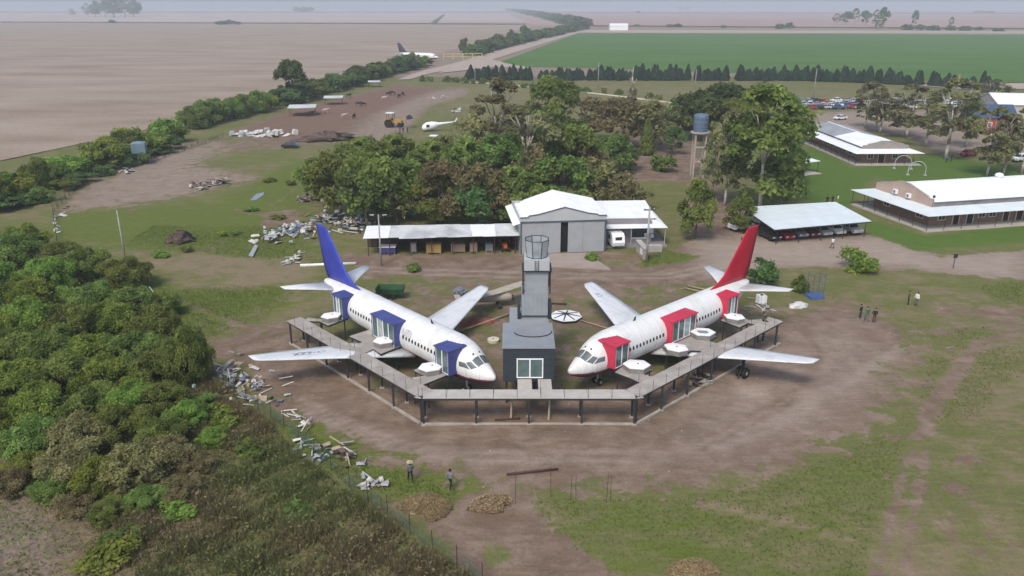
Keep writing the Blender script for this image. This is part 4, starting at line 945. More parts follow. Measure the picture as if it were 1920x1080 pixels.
    for face, s, wd_, d_ in wx: opening(face, s, wd_, .16 if d_ else 1.15, 2.35, d_)
    return o
front = []
for k in range(5):
    x = 4.4 + k * 10
    front += [('front', x, 1.25, False), ('front', x + 2.9, 1.1, True), ('front', x + 5.6, 1.2, True), ('front', x + 7.9, 1.2, False)]
B1 = hall('brick hall with salmon gable and broad white roof at the right edge of the photo', (66.9, 120.5), R(13.3), 60, 19.3, M_salm, ([(0, 1, M_zinc)], [(0, 1, M_zinc)]), wx=front + [('end', 4.2, 1.6, False), ('end', 12.5, 1.4, False)])
for y, z in ((7.6, 4.1), (10.9, 4.1)):
    mb = MB(); mb.b6(2.25, 2.62, y, y + .9, z - .35, z + .4); u_ = mb.build('air_conditioner', M_wframe, B1); mb = MB(); mb.lathe((0, 0, 0), [(.26, 0), (.26, .02), (.05, .03)], 12); g_ = mb.build('fan_grille', M_gbox, u_); g_.rotation_euler = (0, -math.pi / 2, 0); g_.location = (2.24, y + .45, z)
mb = MB(); mb.tube((2.62, 2.55, 3.4), (2.62, 2.55, 5.4), .035, .035, 6); mb.b6(2.5, 2.75, 2.4, 2.7, 5.0, 5.4); mb.build('flue', M_dsteel, B1)
mb = MB(); mb.lathe((22, 9.8, 5.9), [(.5, 0), (.5, .25), (.75, .35), (.6, .7), (.2, .85)], 14); mb.build('roof_vent', M_zinc, B1)
B2w = [('end', 1.2 + 3.4, 1.1, False), ('end', 7.6, 1.4, True), ('end', 10.3, 1.2, False)]
for k in range(9): B2w.append(('back', 4.0 + k * 3.3, 2.1, False))
B2 = hall('brick hall with grey gable and half-dark roof on the lawn beside two white arches', (94.0, 176.6), R(91.5), 37.5, 15.4, mat('brown_grey_render', (.27, .245, .23), .85, .08, .6), ([(0, .42, M_zinc), (.42, 1, M_zincg)], [(0, .47, M_zinc), (.47, 1, M_zincg)]), inset=2.4, wx=B2w, zpar=4.1, zridge=5.0, vm=M_zinc)
# barn with blue roof, shed with white roof far right
def barn(label, px, py, rz, L, W, zh, zr_, mw, mr, wins=0):
    p = G(px, py); o = thing('barn', label, 'building', (p.x, p.y, 0), rz)
    mb = MB(); mb.b6(0, L, 0, W, -.1, zh); mb.build('wall', mw, o)
    for x in (0, L): mb = MB(); mb.loft([[(x - .03, .02, zh), (x - .03, W - .02, zh), (x - .03, W / 2, zr_ - .1)], [(x + .03, .02, zh), (x + .03, W - .02, zh), (x + .03, W / 2, zr_ - .1)]]); mb.build('gable', mw, o)
    for s in (0, 1):
        lo = [(-.4, -.4 if s == 0 else W + .4, zh - .1), (L + .4, -.4 if s == 0 else W + .4, zh - .1), (L + .4, W / 2, zr_), (-.4, W / 2, zr_)]
        mb = MB(); mb.loft([lo, [(x, y, z + .1) for x, y, z in lo]]); mb.build('roof_slope', mr, o)
    for k in range(wins):
        x = (k + .5) * L / wins - .6; mb = MB(); mb.b6(x, x + 1.2, -.05, 0, 1.1, 2.7); w_ = mb.build('window', M_wframe, o); mb = MB(); mb.b6(x + .15, x + 1.05, -.08, -.05, 1.25, 2.55); mb.build('pane', M_win, w_)
    return o
barn('red walled barn with dark blue roof behind the right eucalyptus trees', 1805, 246, R(-8), 14, 10, 4.0, 7.2, mat('red_brick_wall', (.30, .07, .06), .8, .2, .5), mat('blue_roof', (.05, .085, .15), .5, .1, .4), 5)
barn('long white roofed hall at the right edge behind the barn', 1868, 222, R(-14), 45, 22, 4.5, 7.0, mat('hall_wall', (.42, .40, .37), .8, .1, .4), M_zinc)
barn('small white farm shed beside the far field edge', 1144, 57, R(0), 26, 18, 6.5, 9.5, M_zinc, M_zinc)
# garden shelter on the lawn
def shelter(name, label, cat, px, py, sx, sy_, h, rz, m_, posts=M_dsteel, tilt=.25):
    p = G(px, py); o = thing(name, label, cat, (p.x, p.y, 0), rz)
    mb = MB(); lo = [(-sx / 2, -sy_ / 2, h), (sx / 2, -sy_ / 2, h), (sx / 2, sy_ / 2, h + tilt), (-sx / 2, sy_ / 2, h + tilt)]
    mb.loft([lo, [(x, y, z + .08) for x, y, z in lo]]); rf = mb.build('roof', m_, o)
    for k in range(1, 8):
        x = -sx / 2 + k * sx / 8; r_ = MB(); r_.beam((x, -sy_ / 2, h + .09), (x, sy_ / 2, h + tilt + .09), .06, .03); r_.build('roof_rib', m_, rf)
    for s in (-1, 1):
        for u in (-1, 1): mb = MB(); mb.tube((s * sx * .45, u * sy_ * .44, -.1), (s * sx * .45, u * sy_ * .44, h + tilt / 2 * (1 + u)), .06, .06, 6); mb.build('post', posts, o)
    return o
g_ = shelter('garden_shelter', 'small white roofed garden shelter at the edge of the lawn', 'shelter', 1504, 322, 5.2, 4.6, 2.5, R(25), M_zinc)
mb = MB(); mb.b6(-3.2, 2.4, -3.4, 2.4, -.1, .04); mb.build('paving', M_slab, g_)
shelter('cattle_shelter', 'larger grey sheet roofed cattle shelter along the corral hedge', 'shelter', 568, 215, 9, 8, 2.6, R(10), M_rust)
shelter('cattle_shelter', 'smaller grey sheet roofed cattle shelter beyond the larger one', 'shelter', 626, 195, 7, 6, 2.4, R(8), M_rust)
shelter('cattle_shelter', 'tiny pale roofed pen shelter at the far end of the corral', 'shelter', 702, 163, 5.5, 5, 2.3, R(8), M_rust)
# white garden arches
for k, (px_, py_) in enumerate(((1692, 316), (1718, 328))):
    p = G(px_, py_); a_ = thing('garden_arch', ('nearer', 'farther')[1 - k] + ' white hoop arch on the lawn between the brick halls', 'arch', (p.x, p.y, 0), R(-12))
    r_ = 1.75
    mb = MB(); pp = [(-r_ * math.cos(t_), 0, 1.2 + r_ * math.sin(t_)) for t_ in np.linspace(0, math.pi, 14)]; pp = [(-r_, 0, -.1)] + pp + [(r_, 0, -.1)]; mb.path(pp, [.085] * 16, 8); mb.build('hoop', M_tlight, a_, True)
    for s in (-1, 1): mb = MB(); mb.b6(s * r_ - .3, s * r_ + .3, -.3, .3, -.1, .15); mb.build('footing', M_slab, a_)
# ---------------------------------------------------------------- water tank
wtk = thing('water_tank', 'blue grey cylindrical water tank on a tall masonry support among the trees', 'water tank', G(1306, 330))
mb = MB()
for s in (-1, 1):
    for u in (-1, 1): mb.b6(s * 1.1 - .18, s * 1.1 + .18, u * 1.1 - .18, u * 1.1 + .18, -.1, 9.2)
mb.build('support_column', mat('pale_masonry', (.36, .31, .27), .9, .15, .8), wtk)
for z in (3.2, 6.2): mb = MB(); mb.b6(-1.15, 1.15, -1.3, -1.0, z, z + .3); mb.b6(-1.15, 1.15, 1.0, 1.3, z, z + .3); mb.build('tie_beam', M_conc, wtk)
mb = MB(); mb.lathe((0, 0, 9.2), [(2.0, 0), (2.0, .3), (.1, .32)], 20); mb.build('platform', M_conc, wtk)
mb = MB(); mb.lathe((0, 0, 9.52), [(1.5, 0), (1.52, .1), (1.5, 3.2), (1.42, 3.42), (1.1, 3.6), (.3, 3.75), (.02, 3.76)], 24); mb.build('tank', mat('tank_blue', (.10, .145, .215), .5, .1, 1), wtk, True)
for z in (.8, 1.7, 2.6): mb = MB(); mb.lathe((0, 0, 9.52 + z), [(1.5, 0), (1.56, .04), (1.56, .12), (1.5, .16)], 24); mb.build('hoop', MATS['tank_blue'], wtk)
# ---------------------------------------------------------------- poles
M_pole = mat('concrete_pole', (.33, .33, .31), .85, .12, 1.5); M_lamp = mat('lamp_head', (.42, .44, .44), .5, .1, 2)
def pole(label, px, py, top, r=.14, kind='lamp', cat='lamp post', lean=0.0):
    p = G(px, py); zt = G(px, top, Y=p.y).z; o = thing('lamp_post' if kind == 'lamp' else 'utility_pole', label, cat, p)
    mb = MB(); mb.tube((0, 0, -.2), (lean, 0, zt), r, r * .6, 10); mb.build('pole', M_pole, o, True)
    if kind == 'lamp':
        for s in (-1, 1):
            mb = MB(); mb.beam((lean, 0, zt - .15), (s * .9 + lean, -.1, zt - .05), .06, .06); mb.build('arm', M_dsteel, o); mb = MB(); mb.loft([[(lean + s * .6, -.25, zt - .1), (lean + s * .6, .05, zt - .1), (lean + s * .6, .05, zt), (lean + s * .6, -.25, zt)], [(lean + s * 1.2, -.2, zt - .06), (lean + s * 1.2, 0, zt - .06), (lean + s * 1.2, 0, zt), (lean + s * 1.2, -.2, zt)]]); mb.build('lamp_head', M_lamp, o)
    elif kind == 'power':
        mb = MB(); mb.b6(lean - .8, lean + .8, -.08, .08, zt - .5, zt - .35); mb.build('cross_arm', M_dsteel, o)
        for s in (-.65, 0, .65): mb = MB(); mb.lathe((lean + s, 0, zt - .35), [(.05, 0), (.09, .08), (.05, .16), (.02, .2)], 8); mb.build('insulator', M_lamp, o)
    return o
pole('leaning bare concrete pole standing in the left meadow', 236, 490, 394, .13, 'bare', 'pole')
pole('grey lamp post in front of the open shed', 715, 497, 402, .13, 'lamp')
pt_ = pole('concrete power pole with transformer boxes by the meter wall', 1212, 490, 388, .2, 'power', 'pole')
for (x, z, s) in ((.35, 4.6, .6), (-.35, 4.0, .45), (.5, 3.9, .5)): mb = MB(); mb.b6(x - s / 2, x + s / 2, -.5, -.1, z - s / 2, z + s / 2); mb.build('transformer_box', M_gbox, pt_)
for (a, b, c, l) in ((891, 158, 112, 'tall thin pale pole at the left end of the cypress hedge'), (1121, 166, 117, 'thin pale pole before the cypress hedge, behind the central grove'), (1303, 168, 130, 'thin pale pole before the cypress hedge, left of the big eucalyptus'), (1525, 182, 128, 'thin pale pole before the cypress hedge above the car park'), (1793, 176, 138, 'thin pale leaning pole among the right eucalyptus trees')): pole(l, a, b, c, .16, 'bare', 'pole')
# ================================================================ VEHICLES
PAINT = {'white': (.72, .73, .73), 'silver': (.40, .41, .42), 'grey': (.16, .165, .17), 'black': (.02, .02, .022), 'red': (.30, .02, .025), 'maroon': (.12, .018, .022), 'blue': (.04, .08, .19), 'green': (.05, .14, .10)}
def cpaint(c): return mat('car_' + c, PAINT[c], .3, .04, 1, spec=.5)
M_cgl = glassmat('car_glass', (.02, .025, .028), .08); M_light = mat('head_lamp', (.6, .6, .58), .2, .05, 2)
def car_meshes(kind):
    L, W, = (4.3, 1.76) if kind != 'pickup' else (5.2, 1.85)
    if kind == 'hatch': low = [(-2.1, .35), (-2.15, .75), (-1.3, .95), (1.9, 1.0), (2.12, .8), (2.1, .35)]; top = [(-1.25, .95), (-.45, 1.47), (1.35, 1.5), (1.95, 1.0)]
    elif kind == 'sedan': low = [(-2.15, .33), (-2.2, .7), (-1.2, .92), (1.4, .97), (2.15, .93), (2.15, .35)]; top = [(-1.15, .92), (-.3, 1.42), (.85, 1.42), (1.6, .96)]
    elif kind == 'suv': low = [(-2.2, .42), (-2.25, .85), (-1.35, 1.08), (2.1, 1.12), (2.2, .9), (2.2, .42)]; top = [(-1.25, 1.08), (-.6, 1.7), (1.75, 1.72), (2.1, 1.12)]
    else: low = [(-2.6, .45), (-2.65, .9), (-1.55, 1.08), (2.6, 1.1), (2.62, .9), (2.6, .45)]; top = [(-1.5, 1.08), (-.8, 1.72), (.5, 1.74), (.75, 1.1)]
    b = MB(); ws = [(-1, .93), (-.96, 1.0), (.96, 1.0), (1, .93)]
    b.loft([[(x, y * W / 2, z if abs(y) < .99 else .4 + (z - .4) * .93) for x, z in low] for y, _ in ws])
    g = MB(); g.loft([[(x, s * W / 2 * (.94 if z < 1.2 else .78), z) for x, z in top] for s in (-1, 1)])
    rf = MB(); t1, t2 = top[1], top[2]
    rf.loft([[(t1[0] - .06, s * W * .40, t1[1] - .03), (t1[0], s * W * .40, t1[1] + .03), (t2[0], s * W * .40, t2[1] + .03), (t2[0] + .06, s * W * .40, t2[1] - .03)] for s in (-1, 1)])
    for s in (-1, 1):
        for (a_, c_) in ((top[0], top[1]), (top[2], top[3])): rf.beam((a_[0], s * W * .465, a_[1]), (c_[0], s * W * .395, c_[1]), .07, .05)
        xm = (t1[0] + t2[0]) / 2; rf.beam((xm, s * W * .472, top[0][1]), (xm, s * W * .397, t1[1]), .08, .04)
    w_ = MB(); w_.lathe((0, 0, 0), [(.05, -.1), (.2, -.1), (.31, -.1), (.33, -.06), (.33, .06), (.31, .1), (.2, .1), (.05, .1)], 16)
    hl = MB()
    hl.b6(low[1][0] - .02, low[1][0] + .12, -.22, .22, low[1][1] - .14, low[1][1] + .03)
    return dict(b=b, g=g, r=rf, w=w_, h=hl, W=W, wx=(low[0][0] + .85, low[-1][0] - .8), hx=low)
_CM = {}
def car(label, loc, rz, colour, kind='hatch', group=None, far=False):
    if kind not in _CM: _CM[kind] = car_meshes(kind)
    d = _CM[kind]; key = (kind, colour)
    if key not in _CM:
        _CM[key] = dict(b=d['b'].mesh('car_body', cpaint(colour)), g=d['g'].mesh('car_glass', M_cgl), r=d['r'].mesh('car_roof', cpaint(colour)), w=d['w'].mesh('car_wheel', M_tyre), h=d['h'].mesh('head_lamp', M_light))
    k = _CM[key]; o = thing('parked_car', label, 'car', loc, rz, group)
    inst('body', k['b'], o); inst('windows', k['g'], o); inst('roof', k['r'], o)
    for x in d['wx']:
        for s in (-1, 1): inst('wheel', k['w'], o, (x, s * (d['W'] / 2 - .08), .31), (math.pi / 2, 0, 0))
    if not far:
        for s in (-1, 1): inst('headlight', k['h'], o, (0, s * d['W'] * .33, 0))
    return o
# under the carport: noses towards the yard (local -x is the nose)
q0, q1 = Q[0], Q[1]; along = (Vector((q1.x, q1.y, 0)) - Vector((q0.x, q0.y, 0))).normalized(); back_ = Vector((-along.y, along.x, 0)); rzc = math.atan2(back_.y, back_.x)
row = [('black', 'hatch', 'black hatchback', .10), ('red', 'sedan', 'bright red car', .235), ('grey', 'suv', 'dark grey car', .37), ('maroon', 'hatch', 'maroon hatchback', .50), ('silver', 'hatch', 'silver hatchback', .63), ('white', 'suv', 'white sport utility vehicle', .765), ('silver', 'pickup', 'silver pickup', .93)]
for c_, k_, n_, f_ in row:
    p = Vector((q0.x, q0.y, 0)) + along * f_ * (q1 - q0).length + back_ * 3.6
    car(n_ + ' parked in the front row under the carport' + (' at its right end' if f_ > .9 else ''), p, rzc, c_, k_, 'cars under the carport')
p = G(1425, 440); car('maroon car half hidden behind the red fin at the left end of the carport', p + Vector((1.5, 2.2, 0)), R(60), 'maroon', 'sedan', 'cars under the carport')
car('white car parked outside the carport next to the small tree', G(1392, 432) + Vector((0, .6, 0)), R(205), 'white', 'suv', 'cars near the carport')
car('white van-like car nose-in at the left edge of the carport', G(1418, 424) + Vector((1.2, 1.0, 0)), R(120), 'white', 'suv', 'cars near the carport')
car('white car on the lot edge behind the half-dark roofed hall', G(1575, 224), R(20), 'white', 'sedan', 'cars around the halls')
car('white car parked between the eucalyptus trunks behind the halls', G(1690, 229), R(10), 'white', 'hatch', 'cars around the halls')
car('small red car parked among the right eucalyptus trees', G(1815, 292), R(15), 'red', 'hatch', 'cars around the halls')
car('white car at the right edge behind the salmon gabled hall', G(1912, 302), R(25), 'white', 'suv', 'cars around the halls')
cols = ['white', 'white', 'silver', 'white', 'grey', 'black', 'silver', 'red', 'white', 'blue', 'white', 'silver']
random.seed(5); n = 0
for rowi, (y_, xs0, xs1) in enumerate(((199, 1490, 1600), (204, 1490, 1690), (196, 1560, 1780), (192, 1500, 1700), (203, 1690, 1880), (192, 1730, 1910))):
    x = xs0
    while x < xs1:
        c_ = random.choice(cols); k_ = random.choice(['hatch', 'sedan', 'suv', 'pickup'])
        if random.random() < .88:
            car(c_ + ' car in the crowded car park before the cypress hedge', G(x, y_ + random.uniform(-.8, .8)), R(random.uniform(-8, 8) + (90 if random.random() < .25 else 0)), c_, k_, 'cars in the far car park', far=True); n += 1
        x += random.uniform(11.5, 15.5)
# caravan beside the hangar
cv = thing('caravan', 'small white caravan parked between hangar and workshop annex', 'caravan', G(1153, 466) + Vector((.2, 1.6, 0)), R(98))
prof = [(-1.9, .45), (-2.05, 1.0), (-1.75, 1.9), (-1.2, 2.25), (1.4, 2.25), (1.85, 1.9), (1.95, .9), (1.8, .45)]
mb = MB(); mb.loft([[(x, s * .95, z) for x, z in prof] for s in (-1, 1)]); mb.build('body', M_wframe, cv)
mb = MB(); mb.b6(-1.93, -1.86, -.5, .5, 1.35, 1.85); mb.build('front_window', M_win, cv)
mb = MB(); mb.b6(-.6, .6, .95, .97, 1.2, 1.75); mb.build('side_window', M_win, cv); mb = MB(); mb.b6(-.6, .6, -.97, -.95, 1.2, 1.75); mb.build('side_window', M_win, cv)
for s in (-1, 1): inst('wheel', _CM['hatch']['w'].mesh('caravan_wheel', M_tyre), cv, (.2, s * .9, .31), (math.pi / 2, 0, 0))
mb = MB(); mb.beam((-1.9, .4, .5), (-2.9, 0, .5), .07, .07); mb.beam((-1.9, -.4, .5), (-2.9, 0, .5), .07, .07); mb.build('drawbar', M_dsteel, cv)
# green tipping trailer
gt = thing('tipping_trailer', 'small dark green two-axle farm trailer behind the blue-tailed airliner', 'trailer', G(733, 557), R(-4))
M_grn = mat('farm_green', (.025, .085, .035), .6, .2, 1)
mb = MB(); T0 = [(-1.55, -.8), (1.55, -.8), (1.55, .8), (-1.55, .8)]; T1 = [(-1.75, -1.0), (1.75, -1.0), (1.75, 1.0), (-1.75, 1.0)]
mb.loft([[(x, y, .62) for x, y in T0], [(x, y, 1.38) for x, y in T1], [(x * .96, y * .94, 1.38) for x, y in T1], [(x * .96, y * .94, .68) for x, y in T0]], caps=False); mb.face([(x * .97, y * .95, .68) for x, y in T0]); mb.face([(x, y, .62) for x, y in T0[::-1]]); mb.build('hopper', M_grn, gt)
for x in (-.45, .45):
    for s in (-1, 1): inst('wheel', _CM['hatch']['w'].mesh('trailer_wheel', [M_tyre]), gt, (x, s * .85, .31), (math.pi / 2, 0, 0))
mb = MB(); mb.b6(-1.4, 1.4, -.3, .3, .45, .62); mb.beam((-1.4, 0, .5), (-2.6, 0, .45), .1, .1); mb.build('chassis', M_dsteel, gt)
for x in (-1.1, 0, 1.1): mb = MB(); mb.beam((x, -.86, .62), (x, -1.02, 1.38), .07, .05); mb.build('side_rib', M_grn, gt)
# orange tractor under the shed, yellow loader in the corral
def tractor(name, label, loc, rz, m_, sc=1.0, cab=True):
    o = thing(name, label, 'tractor', loc, rz, sc=sc)
    mb = MB(); mb.loft([[(-1.5, -.3, .7), (-1.5, .3, .7), (-1.5, .3, 1.2), (-1.5, -.3, 1.2)], [(.1, -.36, .7), (.1, .36, .7), (.1, .36, 1.4), (.1, -.36, 1.4)]]); mb.build('bonnet', m_, o)
    mb = MB(); mb.b6(.1, 1.2, -.5, .5, .6, 1.1); mb.build('body', m_, o)
    for s in (-1, 1):
        inst('rear_wheel', _CM['hatch']['w'].mesh('tractor_wheel', M_tyre), o, (.9, s * .75, .7), (math.pi / 2, 0, 0), (2.2, 2.2, 1.8)); inst('front_wheel', _CM['hatch']['w'].mesh('tractor_wheel', M_tyre), o, (-1.1, s * .6, .42), (math.pi / 2, 0, 0), (1.3, 1.3, 1.2))
        mb = MB(); mb.b6(.3, 1.5, s * .75 - .22, s * .75 + .22, 1.42, 1.5); mb.build('mudguard', m_, o)
    if cab:
        mb = MB()
        for x in (.15, 1.25):
            for y in (-.55, .55): mb.beam((x, y, 1.1), (x, y, 2.4), .07, .07)
        mb.build('cab_frame', M_dsteel, o); mb = MB(); mb.b6(.05, 1.4, -.65, .65, 2.4, 2.5); mb.build('cab_roof', M_wframe, o)
    return o
M_orange = mat('orange_paint', (.42, .10, .03), .5, .15, 1); M_yel = mat('loader_yellow', (.42, .26, .06), .5, .2, 1)
tractor('orange_tractor', 'orange tractor parked under the right end of the open shed', Vector((-21.5, 107.6, 0)) + Matrix.Rotation(R(3.4), 3, 'Z') @ Vector((20.6, 2.3, 0)), R(95), M_orange, .85, False)
ld = tractor('wheel_loader', 'yellow wheel loader with dark roof working at the edge of the corral', G(740, 238), R(170), M_yel, 1.7)
mb = MB(); mb.beam((-1.2, .5, 1.2), (-2.6, .5, 1.9), .12, .16); mb.beam((-1.2, -.5, 1.2), (-2.6, -.5, 1.9), .12, .16); mb.build('lift_arm', M_yel, ld)
mb = MB(); mb.loft([[(-2.5, -1, 1.5), (-2.5, 1, 1.5), (-2.6, 1, 2.1), (-2.6, -1, 2.1)], [(-3.2, -1, 1.5), (-3.2, 1, 1.5), (-3.1, 1, 1.6), (-3.1, -1, 1.6)]]); mb.build('bucket', M_dsteel, ld)
tractor('red_tractor', 'red farm machine half hidden among the trees of the central grove', G(812, 283), R(80), mat('farm_red', (.28, .03, .03), .6, .2, 1), 1.5)
# derelict helicopter
hc = thing('helicopter', 'derelict white helicopter without rotor lying behind the central grove', 'helicopter', G(806, 246), R(180 + 18), sc=1.0)
rings = []
for x, r_, zc in ((-2.2, .15, 1.0), (-1.9, .75, 1.05), (-1.0, 1.15, 1.3), (.6, 1.2, 1.45), (1.6, .95, 1.6), (2.6, .5, 1.8), (5.5, .26, 2.1), (7.6, .16, 2.3)): rings.append([(x, r_ * math.sin(t_), zc + r_ * math.cos(t_)) for t_ in np.linspace(0, 2 * math.pi, 13)[:-1]])
mb = MB(); mb.loft([[( -p[0], p[1], p[2]) for p in r_] for r_ in rings]); h_ = mb.build('fuselage', M_wframe, hc, True)
hc.scale = (1.05, 1.05, 1.05)
for s in (-1, 1): mb = MB(); mb.tube((-1.2, s * 1.0, .12), (1.8, s * 1.0, .12), .07, .07, 6); mb.tube((-.6, s * 1, .12), (-.6, s * .7, .7), .05, .05, 6); mb.tube((1, s * 1, .12), (1, s * .7, .7), .05, .05, 6); mb.build('skid', M_dsteel, hc)
for s in (-1, 1): mb = MB(); mb.b6(.3, 1.2, s * 1.17 - .04, s * 1.17 + .04, 1.3, 2.0); mb.build('window', M_win, hc)
mb = MB(); mb.loft([[(-7.0, -.05, 2.2), (-7.6, -.05, 2.2), (-7.6, .05, 2.2), (-7.0, .05, 2.2)], [(-7.6, -.05, 3.3), (-8.0, -.05, 3.3), (-8.0, .05, 3.3), (-7.6, .05, 3.3)]]); mb.build('tail_fin', M_wframe, hc)
# far airliner and the yellow gantry fence beside it
FA = airliner('distant white airliner with dark tail fin parked beside the farm road', tuple(G(822, 116) + Vector((0, 0, 3.4))), R(-66), 0, 1, mat('charcoal_fin', (.05, .05, .06), .5, .1, 1), M_navy, boxes=False)
gy = thing('gantry_frame', 'pale yellow steel gantry frame beside the distant airliner', 'frame', G(868, 113), R(8))
for x in (-13, -6.5, 0, 6.5, 13): mb = MB(); mb.beam((x, 0, -.1), (x, 0, 4.2), .5, .5); mb.build('post', mat('yellow_steel', (.45, .38, .16), .6, .1, 1), gy)
for z in (4.2, 2.6): mb = MB(); mb.beam((-13, 0, z), (13, 0, z), .35, .45); mb.build('rail', MATS['yellow_steel'], gy)

# ================================================================ PEOPLE
SKIN = mat('skin', (.42, .26, .19), .6, .05, 3); HAIR = mat('dark_hair', (.02, .014, .01), .7, .2, 6); SHOE = mat('shoes', (.03, .025, .022), .7, .2, 4)
def person_mesh(pose, shirt, trouser):
    J = {'pel': (0, 0, .95), 'chest': (0, 0, 1.3), 'neck': (0, -.01, 1.5), 'head': (0, -.03, 1.63), 'crown': (0, -.02, 1.74)}
    st = {'stand': (0.0, 0.0), 'walk': (.26, -.24), 'sit': None}[pose]
    for s, n_ in ((1, 'r'), (-1, 'l')):
        J['hip' + n_] = (.10 * s, 0, .90); J['sh' + n_] = (.19 * s, 0, 1.43)
        if pose == 'sit': J['kn' + n_] = (.13 * s, -.42, .92); J['an' + n_] = (.13 * s, -.44, .5); J['to' + n_] = (.14 * s, -.6, .47); J['el' + n_] = (.25 * s, -.08, 1.17); J['ha' + n_] = (.16 * s, -.34, 1.02)
        else:
            f_ = st[0] if s > 0 else st[1]
            J['kn' + n_] = (.11 * s, -f_ * .6 - .02, .50); J['an' + n_] = (.11 * s, -f_ + .0, .09 + (.06 if f_ < 0 else 0)); J['to' + n_] = (.13 * s, -f_ - .15, .05); J['el' + n_] = (.27 * s, .02 + f_ * .45, 1.15); J['ha' + n_] = (.25 * s, -.10 + f_ * .6, .90)
    E_ = [('pel', 'chest'), ('chest', 'neck'), ('neck', 'head'), ('head', 'crown')]
    for n_ in 'rl': E_ += [('pel', 'hip' + n_), ('hip' + n_, 'kn' + n_), ('kn' + n_, 'an' + n_), ('an' + n_, 'to' + n_), ('chest', 'sh' + n_), ('sh' + n_, 'el' + n_), ('el' + n_, 'ha' + n_)]
    rad = {'pel': .145, 'chest': .16, 'neck': .06, 'head': .105, 'crown': .08, 'hip': .10, 'kn': .07, 'an': .05, 'to': .045, 'sh': .075, 'el': .05, 'ha': .042}
    names = list(J); me = bpy.data.meshes.new('body'); me.from_pydata([J[k] for k in names], [(names.index(a), names.index(b)) for a, b in E_], [])
    o = bpy.data.objects.new('tmp', me); COL.objects.link(o)
    o.modifiers.new('s', 'SKIN'); o.modifiers.new('u', 'SUBSURF').levels = 1
    for i, k in enumerate(names):
        b_ = k if k in rad else k[:-1]; d_ = me.skin_vertices[0].data[i]; d_.radius = (rad[b_] * (1.15 if k in ('pel', 'chest') else 1), rad[b_] * (.8 if k in ('pel', 'chest') else 1)); d_.use_root = (k == 'pel')
    ev = o.evaluated_get(bpy.context.evaluated_depsgraph_get()); m_ = bpy.data.meshes.new_from_object(ev); bpy.data.objects.remove(o, do_unlink=True)
    m_.materials.clear()
    for q in (shirt, trouser, SKIN, SHOE): m_.materials.append(q)
    for f in m_.polygons:
        c = f.center; ha = min((c - Vector(J['har'])).length, (c - Vector(J['hal'])).length); foot = min(min((c - Vector(J['an' + n_])).length, (c - Vector(J['to' + n_])).length) for n_ in 'rl')
        f.material_index = 2 if (c.z > 1.51 or ha < .10) else 3 if foot < .11 else 0 if c.z > (.98 if pose != 'sit' else 1.04) else 1
        f.use_smooth = True
    return m_
CL = {k: mat('cloth_' + k, v, .85, .12, 5) for k, v in dict(white=(.68, .68, .66), black=(.02, .02, .022), grey=(.12, .12, .125), navy=(.03, .04, .08), teal=(.03, .12, .11), tan=(.26, .19, .12), brown=(.09, .06, .04), olive=(.07, .07, .035), red=(.25, .03, .03), blue=(.10, .16, .28), slate=(.17, .175, .19)).items()}
def person(label, px, py, rz, pose, shirt, trouser, z=None, hold=None, group=None):
    p = G(px, py) if z is None else G(px, py, z); o = thing('person', label, 'person', p, R(rz), group)
    inst('body', person_mesh(pose, CL[shirt], CL[trouser]), o, (0, 0, 0 if pose != 'sit' else -.86))
    h_ = MB(); h_.loft([[(.105 * r_ * math.cos(t_), .01 + .115 * r_ * math.sin(t_), zz_) for t_ in np.linspace(0, 2 * math.pi, 11)[:-1]] for zz_, r_ in ((1.64, 1.02), (1.70, 1.08), (1.77, .85), (1.81, .3))]); h_.build('hair', HAIR, o, True, (0, .012, 0 if pose != 'sit' else -.86))
    return o
person('person in white shirt and dark trousers walking before the carport', 1560, 466, 200, 'walk', 'white', 'grey')
person('person in pale shirt walking beside the red tail fin near the carport', 1391, 457, 150, 'walk', 'tan', 'black')
person('person in dark clothes, left of the two talking at the grass edge', 1702, 571, 60, 'stand', 'olive', 'black')
person('person in white shirt and dark trousers, right of the two talking', 1717, 573, -60, 'stand', 'white', 'grey')
person('person in black, leftmost of the group of three on the bare yard', 1612, 597, 40, 'stand', 'black', 'navy')
person('person in teal top, middle of the group of three on the bare yard', 1624, 602, 10, 'walk', 'teal', 'grey')
person('person in black jacket, rightmost of the group of three on the bare yard', 1638, 605, -20, 'stand', 'black', 'brown')
person('person in dark olive clothes sitting at the far end of the right walkway', 1432, 601, 30, 'sit', 'olive', 'black', z=DZ + .02)
person('person in black, left of three standing by the loader at the corral', 750, 250, 20, 'stand', 'grey', 'black')
person('person in black, middle of three standing by the loader at the corral', 756, 250, 0, 'stand', 'black', 'black')
person('person in dark brown, right of three standing by the loader at the corral', 764, 249, 0, 'stand', 'brown', 'black')
person('person in dark clothes standing on the bare floor of the grove', 1133, 278, 0, 'stand', 'black', 'navy')
person('person in red top standing near the red machine in the grove', 816, 292, 0, 'stand', 'red', 'grey')
person('dark clothed person, left one on the lawn behind the carport', 1550, 384, 0, 'stand', 'black', 'black')
person('dark clothed person, middle one on the lawn behind the carport', 1560, 383, 30, 'stand', 'black', 'navy')
person('white shirted person, right one on the lawn behind the carport', 1570, 382, 60, 'stand', 'white', 'tan')
person('person in dark clothes by the road behind the right hall', 1783, 303, 0, 'stand', 'black', 'navy')
person('person in pale top by the road behind the right hall', 1774, 305, 0, 'stand', 'blue', 'black')
